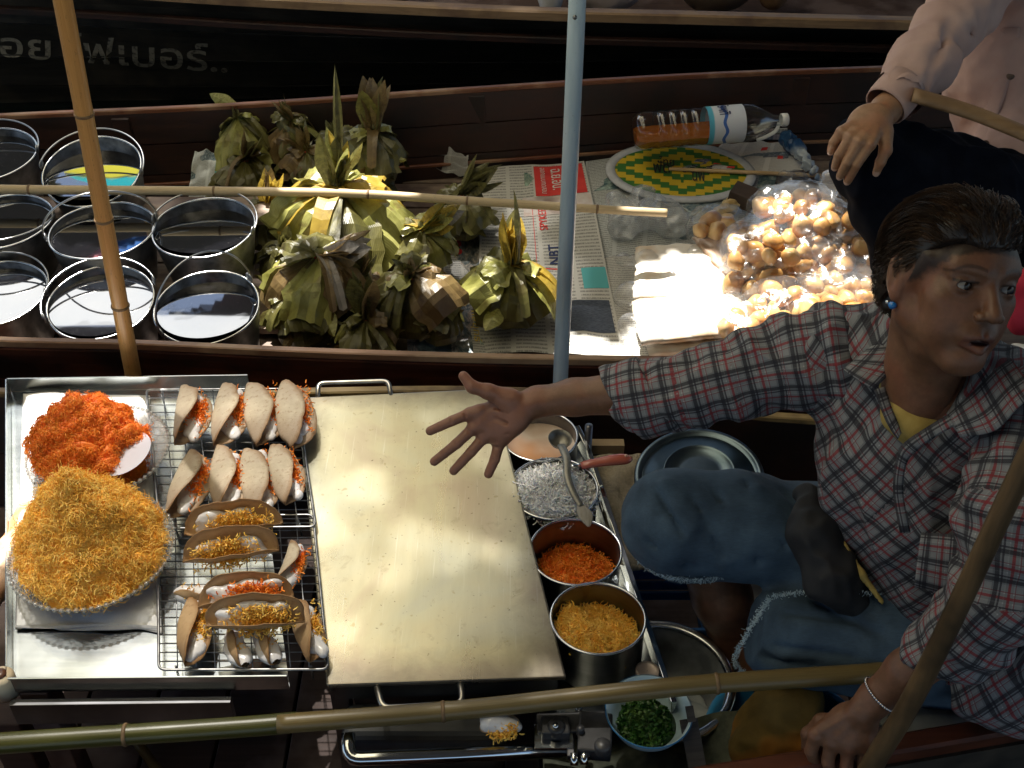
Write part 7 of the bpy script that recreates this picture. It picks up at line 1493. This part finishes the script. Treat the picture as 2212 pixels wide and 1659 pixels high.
# drooping corner of the rolled cuff
s = SDF(PT(1400, 915, 1.83)-.09, PT(1400, 915, 1.83)+.09, .0028); s.chain([PT(1385, 880, 1.838), PT(1412, 920, 1.838), PT(1400, 940, 1.84)], [.030, .016, .006], .01); s.bump(lambda p: .003*vnoise(p, 35, 3)); garment('cuff_fold', s, M['plaid'], vendor, tube_uv([cp_[0], cp_[2]]))
sl_ = [PT(2020, 1412, 1.645), PT(2085, 1375, 1.615), PT(2170, 1290, 1.57), PT(2195, 1110, 1.555), LS]
allp = np.array(sl_); s = SDF(allp.min(0)-.12, allp.max(0)+.10, .0034); s.chain(sl_, [.048, .056, .064, .072, .080], .025); s.cone(PT(1930, 1475, 1.68), PT(2030, 1405, 1.64), .044, .040, .002, op='sub')
s.bump(wr_fn(.007, nrm(np.array([-.4, .1, .5])), 17, 44)); s.bump(lambda p: .003*np.sin(((p-sl_[0])@nrm(sl_[3]-sl_[0]))*90+2.5*vnoise(p, 12, 3))); garment('sleeve', s, M['plaid'], vendor, tube_uv(sl_))
# collar and placket: cloth bands over the shirt
def band(name, pts_a, pts_b, th=.0022, n=22, mat='plaid', parent=vendor, off=vo_, lift=.0, puff=.004, seed=0):
    a = smooth_path(pts_a, n); b = smooth_path(pts_b, n); 
    def fn(u, w):
        k = u*(n-1); i = min(int(k), n-2); q = k-i; p = (a[i]*(1-q)+a[i+1]*q)*(1-w)+(b[i]*(1-q)+b[i+1]*q)*w
        return p+cdir*(puff*math.sin(math.pi*w)+.002*vnoise(p, 40, seed))-off
    v, f, uv = grid_vf(n, 5, fn); L = np.linalg.norm(a[-1]-a[0]); wd = np.linalg.norm(b[n//2]-a[n//2]); uv = [(x*L+seed*.013, y*wd+.01) for x, y in uv]
    o = G().add(v, f, uv).build(name, M[mat], parent); solid(o, th, 0); return o
def SP(x, y, dt=0.0):
    """a point on the front of the shirt chest"""
    return PT(x, y, float(np.interp(y, [690, 760, 840, 940, 1100, 1300, 1400], [1.66, 1.655, 1.625, 1.600, 1.635, 1.66, 1.67]))+dt+ (2000-x)*.00012)
band('collar', [SP(1985, 690, .03), SP(1958, 728, .015), SP(1948, 775), SP(1888, 842, -.012)], [SP(1955, 690, .06), SP(1890, 740, .01), SP(1850, 775, -.0), SP(1822, 798, -.006)], seed=1, puff=.008)
band('collar', [SP(2185, 775, -.06), SP(2150, 800, -.05), SP(2105, 845, -.035), SP(2050, 895, -.02)], [SP(2240, 850, -.10), SP(2200, 880, -.085), SP(2150, 930, -.06), SP(2075, 945, -.03)], seed=2, puff=.008)
band('placket', [SP(1888, 842, -.01), SP(1905, 890, -.006), SP(1925, 930, -.004), SP(1940, 948, -.004)], [SP(1910, 835, -.0), SP(1925, 880), SP(1938, 912), SP(1946, 936)], seed=3)
band('placket', [SP(2055, 892, -.018), SP(2000, 925, -.010), SP(1955, 955, -.008), SP(1938, 985, -.010), SP(1930, 1060, -.014), SP(1945, 1150, -.014)], [SP(2070, 915, -.022), SP(2010, 950, -.012), SP(1978, 975, -.012), SP(1958, 1000, -.012), SP(1950, 1060, -.016), SP(1966, 1150, -.016)], seed=4)
band('pocket', [SP(2140, 1165, -.05), SP(2060, 1155, -.03), SP(1990, 1150, -.012)], [SP(2120, 1290, -.03), SP(2050, 1285, -.02), SP(1975, 1265, -.01)], seed=6, puff=.006)
s = SDF(PT(1960, 900, 1.66)-.10, PT(1960, 900, 1.66)+.10, .004); s.chain([PT(1915, 830, 1.672), PT(1938, 900, 1.645), PT(1975, 925, 1.64), PT(2040, 890, 1.64)], [.014, .018, .022, .014], .02); garment('undershirt', s, M['yellow_tee'], vendor)
s = SDF(PT(1850, 1250, 1.80)-.10, PT(1850, 1250, 1.80)+.10, .005); s.chain([PT(1820, 1170, 1.80), PT(1860, 1240, 1.795), PT(1905, 1300, 1.80)], [.005, .006, .005], .01); garment('undershirt_hem', s, M['yellow_tee'], vendor)
# ---- jeans
kn_ = PT(1458, 1128, 1.94); s = SDF(PT(1700, 1260, 1.93)-np.array([.32, .24, .22]), PT(1700, 1260, 1.93)+np.array([.34, .26, .24]), .0042)
s.chain([PT(1990, 1230, 1.98), PT(1800, 1165, 1.955), PT(1600, 1135, 1.94), kn_], [.105, .088, .086, .084], .03); s.chain([kn_, PT(1490, 1165, 1.985)], [.084, .080], .03)
s.chain([PT(2060, 1400, 1.90), PT(1900, 1385, 1.875), PT(1700, 1378, 1.885)], [.10, .088, .078], .03)
s.ell(pel, (.16, .13, .09), .05, TB); s.cone(PT(1740, 1215, 1.965), PT(1880, 1290, 1.93), .075, .08, .04)
ax3 = [s.lo[k]+s.h*np.arange(s.n[k]) for k in range(3)]; Pg = np.stack(np.meshgrid(*ax3, indexing='ij'), -1)
h1 = PT(1515, 1232, 1.98); n1 = nrm(PT(1560, 1330, 2.05)-PT(1480, 1140, 1.95)); near1 = Pg[..., 0] < PT(1640, 1300, 1.95)[0]; d1 = (Pg-h1)@n1
c1_ = PT(1535, 1232, 1.99)
sel = (Pg@UPV < (PT(1640, 1262, 1.95)@UPV)) & (Pg[..., 0] < .43); h2 = PT(1628, 1370, 1.88); n2 = nrm(PT(1560, 1350, 1.88)-PT(1700, 1380, 1.88)); d2 = (Pg-h2)@n2
s.d = np.where(sel, np.maximum(s.d, d2), s.d).astype(np.float32)
def crease(a, b, r0=.0015, r1=.0008, k=.016, dt=.0):
    """a sharp fold pressed into the cloth between two seen places"""
    s.cone(a, b, r0, r1, k, 'sub')
def on_leg(x, y, dr=0.0):
    best = None
    for t_ in np.arange(1.70, 2.05, .002):
        q = PT(x, y, t_); i_ = np.round((q-s.lo)/s.h).astype(int)
        if (i_ >= 0).all() and (i_ < s.n).all() and s.d[tuple(i_)] < 0: return PT(x, y, t_+dr)
    return PT(x, y, 1.85)
s.bump(wr_fn(.0032, nrm(np.array([.25, .1, .9])), 17, 64))
for (a, b) in (((1500, 1075), (1560, 1200)), ((1545, 1065), (1640, 1215)), ((1610, 1040), (1700, 1180)), ((1420, 1060), (1475, 1150)), ((1690, 1060), (1740, 1120)), ((1400, 1170), (1500, 1225)), ((1700, 1330), (1850, 1345)), ((1680, 1395), (1840, 1420)), ((1760, 1300), (1900, 1370)), ((1650, 1420), (1760, 1440))):
    crease(on_leg(*a), on_leg(*b)); 
for (a, b) in (((1520, 1085), (1585, 1205)), ((1640, 1060), (1715, 1180)), ((1440, 1050), (1495, 1140)), ((1700, 1350), (1840, 1365))):
    s.cone(on_leg(*a, .005), on_leg(*b, .005), .006, .003, .020)
jeans = garment('jeans', s, M['denim'], vendor)
M['fray'] = pm('frayed denim threads', (.30, .42, .52), (.50, .62, .70), .9, scale=50); rs_ = np.random.RandomState(6); A_ = []; D_ = []
def fray(curve, out, n, seed):
    c = smooth_path(curve, n); A_.append(c+np.random.RandomState(seed).normal(size=(n, 3))*.002); D_.append(np.tile(out, (n, 1))+np.random.RandomState(seed+1).normal(size=(n, 3))*.45)
fray([PT(1665, 1292, 1.815), PT(1640, 1330, 1.80), PT(1610, 1380, 1.80), PT(1590, 1425, 1.815), PT(1610, 1455, 1.83)], nrm(np.array([-1, 0, -.3])), 420, 1)
fray([PT(1665, 1290, 1.82), PT(1760, 1282, 1.81), PT(1900, 1284, 1.80)], nrm(np.array([0, .3, .6])), 200, 3)
fray([PT(1378, 1210, 1.93), PT(1430, 1240, 1.905), PT(1500, 1252, 1.90), PT(1570, 1240, 1.905)], nrm(np.array([-.1, -.3, -1])), 330, 5)
V, F = strands(np.vstack(A_), np.vstack(D_), .006, .0004, .5, 8, 4); o = np_mesh_obj('frayed_hem', V-vo_, F, M['fray'], jeans, 0, False); o['kind'] = 'stuff'
M['seam'] = pm('dark denim seam', (.02, .04, .07), (.035, .06, .10), .9, scale=80); M['stitch'] = pm('pale seam thread', (.22, .28, .33), rough=.9)
# waist pouch
s = SDF(PT(1780, 1180, 1.84)-.14, PT(1780, 1180, 1.84)+.14, .0042); s.chain([PT(1745, 1075, 1.85), PT(1760, 1150, 1.82), PT(1790, 1240, 1.82), PT(1840, 1300, 1.83)], [.022, .034, .038, .024], .03); s.bump(wr_fn(.008, nrm(np.array([.3, 0, -.9])), 22, 84)); garment('waist_pouch', s, M['black_cloth'], vendor)
# bracelet of silver beads
M['silver'] = pm('silver bead', (.62, .60, .64), rough=.2, metal=1.0); bx_ = nrm(wl-PT(1960, 1452, 1.665)); bcn = wl*.86+PT(1960, 1452, 1.665)*.14; u1 = nrm(np.cross(bx_, (0, 0, 1))); u2 = np.cross(bx_, u1)
br_ = None; bme = None; N = 46
for k in range(N):
    a = 2*math.pi*k/N; p = bcn+(u1*math.cos(a)+u2*math.sin(a))*.0292+bx_*.006*math.sin(a*1.0+.6)-vo_
    if br_ is None:
        ring_, f, uv = tube_vf([bcn+(u1*math.cos(2*math.pi*j/30)+u2*math.sin(2*math.pi*j/30))*.0288+bx_*.006*math.sin(2*math.pi*j/30+.6)-vo_ for j in range(31)], .0009, 6, False); br_ = G().add(ring_, f, uv).build('bracelet', M['silver'], vendor)
        v, f, uv = lathe_vf([(.00215*math.sin(q)+1e-5, .00215*math.cos(q)) for q in np.linspace(0, math.pi, 7)], 8); bo = mesh_obj('bead', v, f, M['silver'], br_, uv); bme = bo.data; bo.location = p
    else:
        b_ = bpy.data.objects.new('bead', bme); COL.objects.link(b_); b_.parent = br_; b_.location = p
        if k == 12: b_.scale = (2, 2, 2)
# ---- the paddle shaft she holds
shp = [PT(2330, 770, 1.28), PT(2212, 1005, 1.36), PT(2060, 1330, 1.50), PT(1965, 1520, 1.60), PT(1900, 1625, 1.665), PT(1870, 1680, 1.70)]
pd = thing('paddle', 'long dark wooden paddle shaft leaning across the braceleted arm', 'paddle', shp[4]); v, f, uv = tube_vf(smooth_path([q-shp[4] for q in shp], 30), np.linspace(.0125, .0165, 30), 16); M['shaft'] = wood('dark worn paddle wood', (.065, .04, .017), (.15, .09, .04), (.04, .024, .010), .5, axis=2, coat=.2); G().add(v, f, uv).build('shaft', M['shaft'], pd)
# ================================================================== the second seller in the goods canoe
p2 = thing('person', 'seated person in a dusty pink button shirt and navy trousers, hand resting on a knee', 'person', PT(2120, 420, 2.75)); p2o = np.array(p2.location)
wp = PT(1912, 238, 2.36); mcp = [PT(1818, 285, 2.325), PT(1836, 297, 2.31), PT(1856, 306, 2.30), PT(1880, 312, 2.30)]; pip = [PT(1801, 308, 2.335), PT(1812, 336, 2.32), PT(1829, 352, 2.31), PT(1850, 356, 2.31)]
tip = [PT(1795, 326, 2.36), PT(1804, 360, 2.345), PT(1815, 380, 2.34), PT(1831, 391, 2.345)]; thp = [PT(1912, 285, 2.33), PT(1913, 325, 2.325), PT(1902, 350, 2.33), PT(1893, 373, 2.345)]
allp = np.array(mcp+pip+tip+thp+[wp, PT(1960, 190, 2.38)]); s = SDF(allp.min(0)-.06, allp.max(0)+.06, .0026)
hand_sdf(s, wp, mcp, pip, tip, thp, PT(1876, 270, 2.335), (.045, .042, .018), basis_from_normal(-ray(1870, 270), nrm(mcp[1]-wp)), fr=(.0110, .0098, .0084))
for a, b in zip(mcp, [wp]*4): s.cone(a-ray(1870, 270)*.010, a*.4+b*.6-ray(1870, 270)*.014, .0025, .002, .006)
s.chain([wp*.7+mcp[2]*.3, wp, PT(1965, 185, 2.39)], [.028, .029, .034], .014); v, F = s.mesh(); pcs = [(v-p2o, F, np.zeros((len(v), 3)), np.zeros(len(v)))]
s = SDF(PT(2230, 150, 2.75)-np.array([.36, .36, .45]), PT(2230, 150, 2.75)+np.array([.40, .40, .60]), .008); T2 = PT(2260, 180, 2.85); s.ell(T2, (.16, .12, .22), .05).ell(PT(2280, 420, 2.85), (.17, .14, .12), .05).cone(T2+np.array([0, 0, .2]), T2+np.array([0, 0, .30]), .06, .05, .04).ell(T2+np.array([-.0, -.02, .42]), (.08, .09, .11), .03)
s.chain([PT(2140, -80, 2.62), PT(2000, 120, 2.45), PT(1965, 185, 2.39)], [.05, .042, .034], .02); s.chain([PT(2280, 420, 2.85), PT(1890, 350, 2.47), PT(1960, 600, 2.55)], [.08, .06, .05], .03); v, F = s.mesh(); pcs.append((v-p2o, F, np.zeros((len(v), 3)), np.zeros(len(v))))
join_pieces('body', pcs, M['skin2'], p2)
nail = pm('fingernail', (.62, .42, .33), rough=.25)
for a, b in zip(tip+[thp[3]], pip+[thp[2]]):
    d = nrm(a-b); nz_ = nrm(-ray(1830, 360)-np.dot(-ray(1830, 360), d)*d); v, f, uv = grid_vf(5, 5, lambda u, w: (.0058*(2*u-1), .0065*(2*w-1)*(1-.3*(2*u-1)**2), -.0022*(2*u-1)**2)); G().add(xf(v, np.array([np.cross(d, nz_), d, nz_]).T, a-d*.001+nz_*.0082-p2o), f, uv).build('fingernail', nail, p2)
s = SDF(PT(2200, 150, 2.7)-np.array([.42, .36, .42]), PT(2200, 150, 2.7)+np.array([.42, .36, .52]), .0065)
s.ell(PT(2230, 130, 2.80), (.20, .15, .26), .05).ell(PT(2250, 380, 2.78), (.19, .16, .16), .06); s.chain([PT(2150, -90, 2.62), PT(2080, 20, 2.55), PT(1998, 130, 2.45), PT(1935, 205, 2.385)], [.085, .075, .062, .048], .025); s.cone(PT(1860, 270, 2.33), PT(1925, 222, 2.375), .042, .036, .002, op='sub')
s.bump(wr_fn(.012, nrm(np.array([-.5, 0, -.8])), 8, 104)); s.bump(wr_fn(.006, nrm(np.array([.6, 0, .6])), 15, 114)); s.bump(lambda p: .0025*vnoise(p, 45, 3))
def surf(x, y, t0=2.2, t1=3.0, dr=-.002):
    for t_ in np.arange(t0, t1, .003):
        q = PT(x, y, t_); i_ = np.round((q-s.lo)/s.h).astype(int)
        if (i_ >= 0).all() and (i_ < s.n).all() and s.d[tuple(i_)] < 0: return PT(x, y, t_+dr)
    return None
for a, b in (((2060, 40), (2010, 150)), ((2100, 60), (2060, 200)), ((1960, 120), (1925, 175)), ((2010, 170), (1985, 215)), ((2150, 330), (2110, 430)), ((2140, 60), (2110, 220))):
    A0, B0 = surf(*a), surf(*b)
    if A0 is not None and B0 is not None: s.cone(A0, B0, .004, .001, .022, 'sub')
PLK = [q for q in (surf(x, y) for x, y in ((2205, 60), (2185, 160), (2160, 240), (2132, 320), (2128, 400), (2135, 460))) if q is not None]; PLK2 = [q for q in (surf(x, y) for x, y in ((2165, 60), (2148, 160), (2125, 240), (2100, 320), (2098, 400), (2105, 460))) if q is not None]
BTN = [surf(x, y, dr=-.004) for x, y in ((2183, 164), (2128, 311), (2131, 358))]
garment('shirt', s, M['pinkshirt'], p2, off=p2o)
if len(PLK) == len(PLK2) and len(PLK) > 2: band('placket', PLK, PLK2, mat='pinkshirt', parent=p2, off=p2o, puff=.003, th=.004)
c0, c1_ = PT(1912, 230, 2.372), PT(1955, 182, 2.39); ca = nrm(c1_-c0); v, f, uv = tube_vf([c0, c0+ca*.012, c0+ca*.04, c1_], [.0455, .0475, .0480, .046], 30, False); o = G().add(v, f, uv).build('cuff', M['pinkshirt'], p2, off=p2o); solid(o, .003)
M['btn'] = pm('dark brown button', (.10, .06, .045), (.18, .12, .09), .3, scale=50)
for bp_ in [q for q in BTN if q is not None]:
    v, f, uv = lathe_vf([(.0001, .003), (.007, .003), (.0092, .002), (.0092, 0), (.0001, 0)], 16); G().add(xf(v, basis_from_normal(cdir), bp_-p2o), f, uv).build('button', M['btn'], p2)
s = SDF(PT(2020, 420, 2.6)-np.array([.40, .35, .40]), PT(2020, 420, 2.6)+np.array([.40, .40, .40]), .007); s.chain([PT(2300, 480, 2.80), PT(2060, 400, 2.62), PT(1880, 345, 2.47)], [.13, .11, .085], .04).chain([PT(1880, 345, 2.47), PT(1915, 450, 2.52), PT(1965, 560, 2.56), PT(2010, 640, 2.56)], [.085, .078, .07, .065], .03).chain([PT(2100, 420, 2.6), PT(2090, 600, 2.5)], [.1, .09], .04)
s.bump(wr_fn(.015, nrm(np.array([.6, 0, -.6])), 9, 124)); s.bump(wr_fn(.008, nrm(np.array([.2, .3, -.8])), 17, 134)); garment('trousers', s, M['navy'], p2, off=p2o)
pl_ = thing('paddle', 'pale brown flat paddle handle across the pink shirt', 'paddle', PT(2100, 250, 2.30)); plo = np.array(pl_.location); v, f, uv = tube_vf(smooth_path([PT(1972, 205, 2.33)-plo, PT(2090, 240, 2.32)-plo, PT(2212, 288, 2.30)-plo, PT(2420, 380, 2.28)-plo], 20), .0235, 14, flat=.55); M['pad2'] = wood('pale brown paddle wood', (.26, .15, .07), (.40, .26, .14), (.20, .12, .06), .5, axis=0); G().add(v, f, uv).build('handle', M['pad2'], pl_)
# things at the right edge behind the woman's head
rc = thing('cloth', 'red cloth behind the woman at the right edge of the photo', 'cloth', PT(2225, 650, 2.3)); s = SDF((-.08, -.06, -.12), (.08, .06, .12), .006); s.ell((0, 0, 0), (.05, .03, .09), .01); s.bump(lambda p: .006*fnoise(p, 20, 2, 3)); v, F = s.mesh(); np_mesh_obj('cloth', v, F, pm('red cloth', (.55, .02, .05), (.65, .04, .08), .8, scale=10), rc, 1)
wb = thing('plastic_bag', 'white plastic bag glowing in the sun at the right edge of the photo', 'plastic bag', PT(2230, 790, 2.25)); s = SDF((-.09, -.06, -.08), (.09, .06, .08), .006); s.ell((0, 0, 0), (.06, .04, .045), .01); s.bump(lambda p: .008*fnoise(p, 24, 2, 3)); v, F = s.mesh(); np_mesh_obj('film', v, F, pm('white bag plastic', (.75, .78, .80), rough=.5), wb, 1)
# goods in the far lettered canoe, just inside the top edge
for i, (px, py, sx, c, lab) in enumerate([(1190, -22, .05, (.75, .74, .75), 'small white bundle at the top edge of the photo'), (1310, -28, .16, (.62, .52, .50), 'pinkish white sack at the top edge right of the blue pipe'), (1560, -30, .14, (.14, .09, .06), 'brown basket shape at the top edge of the photo'), (800, -46, .2, (.10, .05, .03), 'dark brown bundle at the top edge above the painted letters'), (1690, -34, .06, (.26, .14, .07), 'small tan stool corner at the top edge near the pink sleeve')]):
    c_ = P(px, py, -.02); c_[1] += .12; b = thing('bundle', lab, 'bundle', c_); s = SDF((-sx-.05, -.14, -.16), (sx+.05, .14, .14), .010); s.ell((0, 0, -.04), (sx, .09, .10), .02); s.bump(lambda p: .008*fnoise(p, 16, 2, i)); v, F = s.mesh(); np_mesh_obj('cover', v, F, pm('bundle cloth', c, tuple(x*.8 for x in c), .85, scale=14), b, 1)
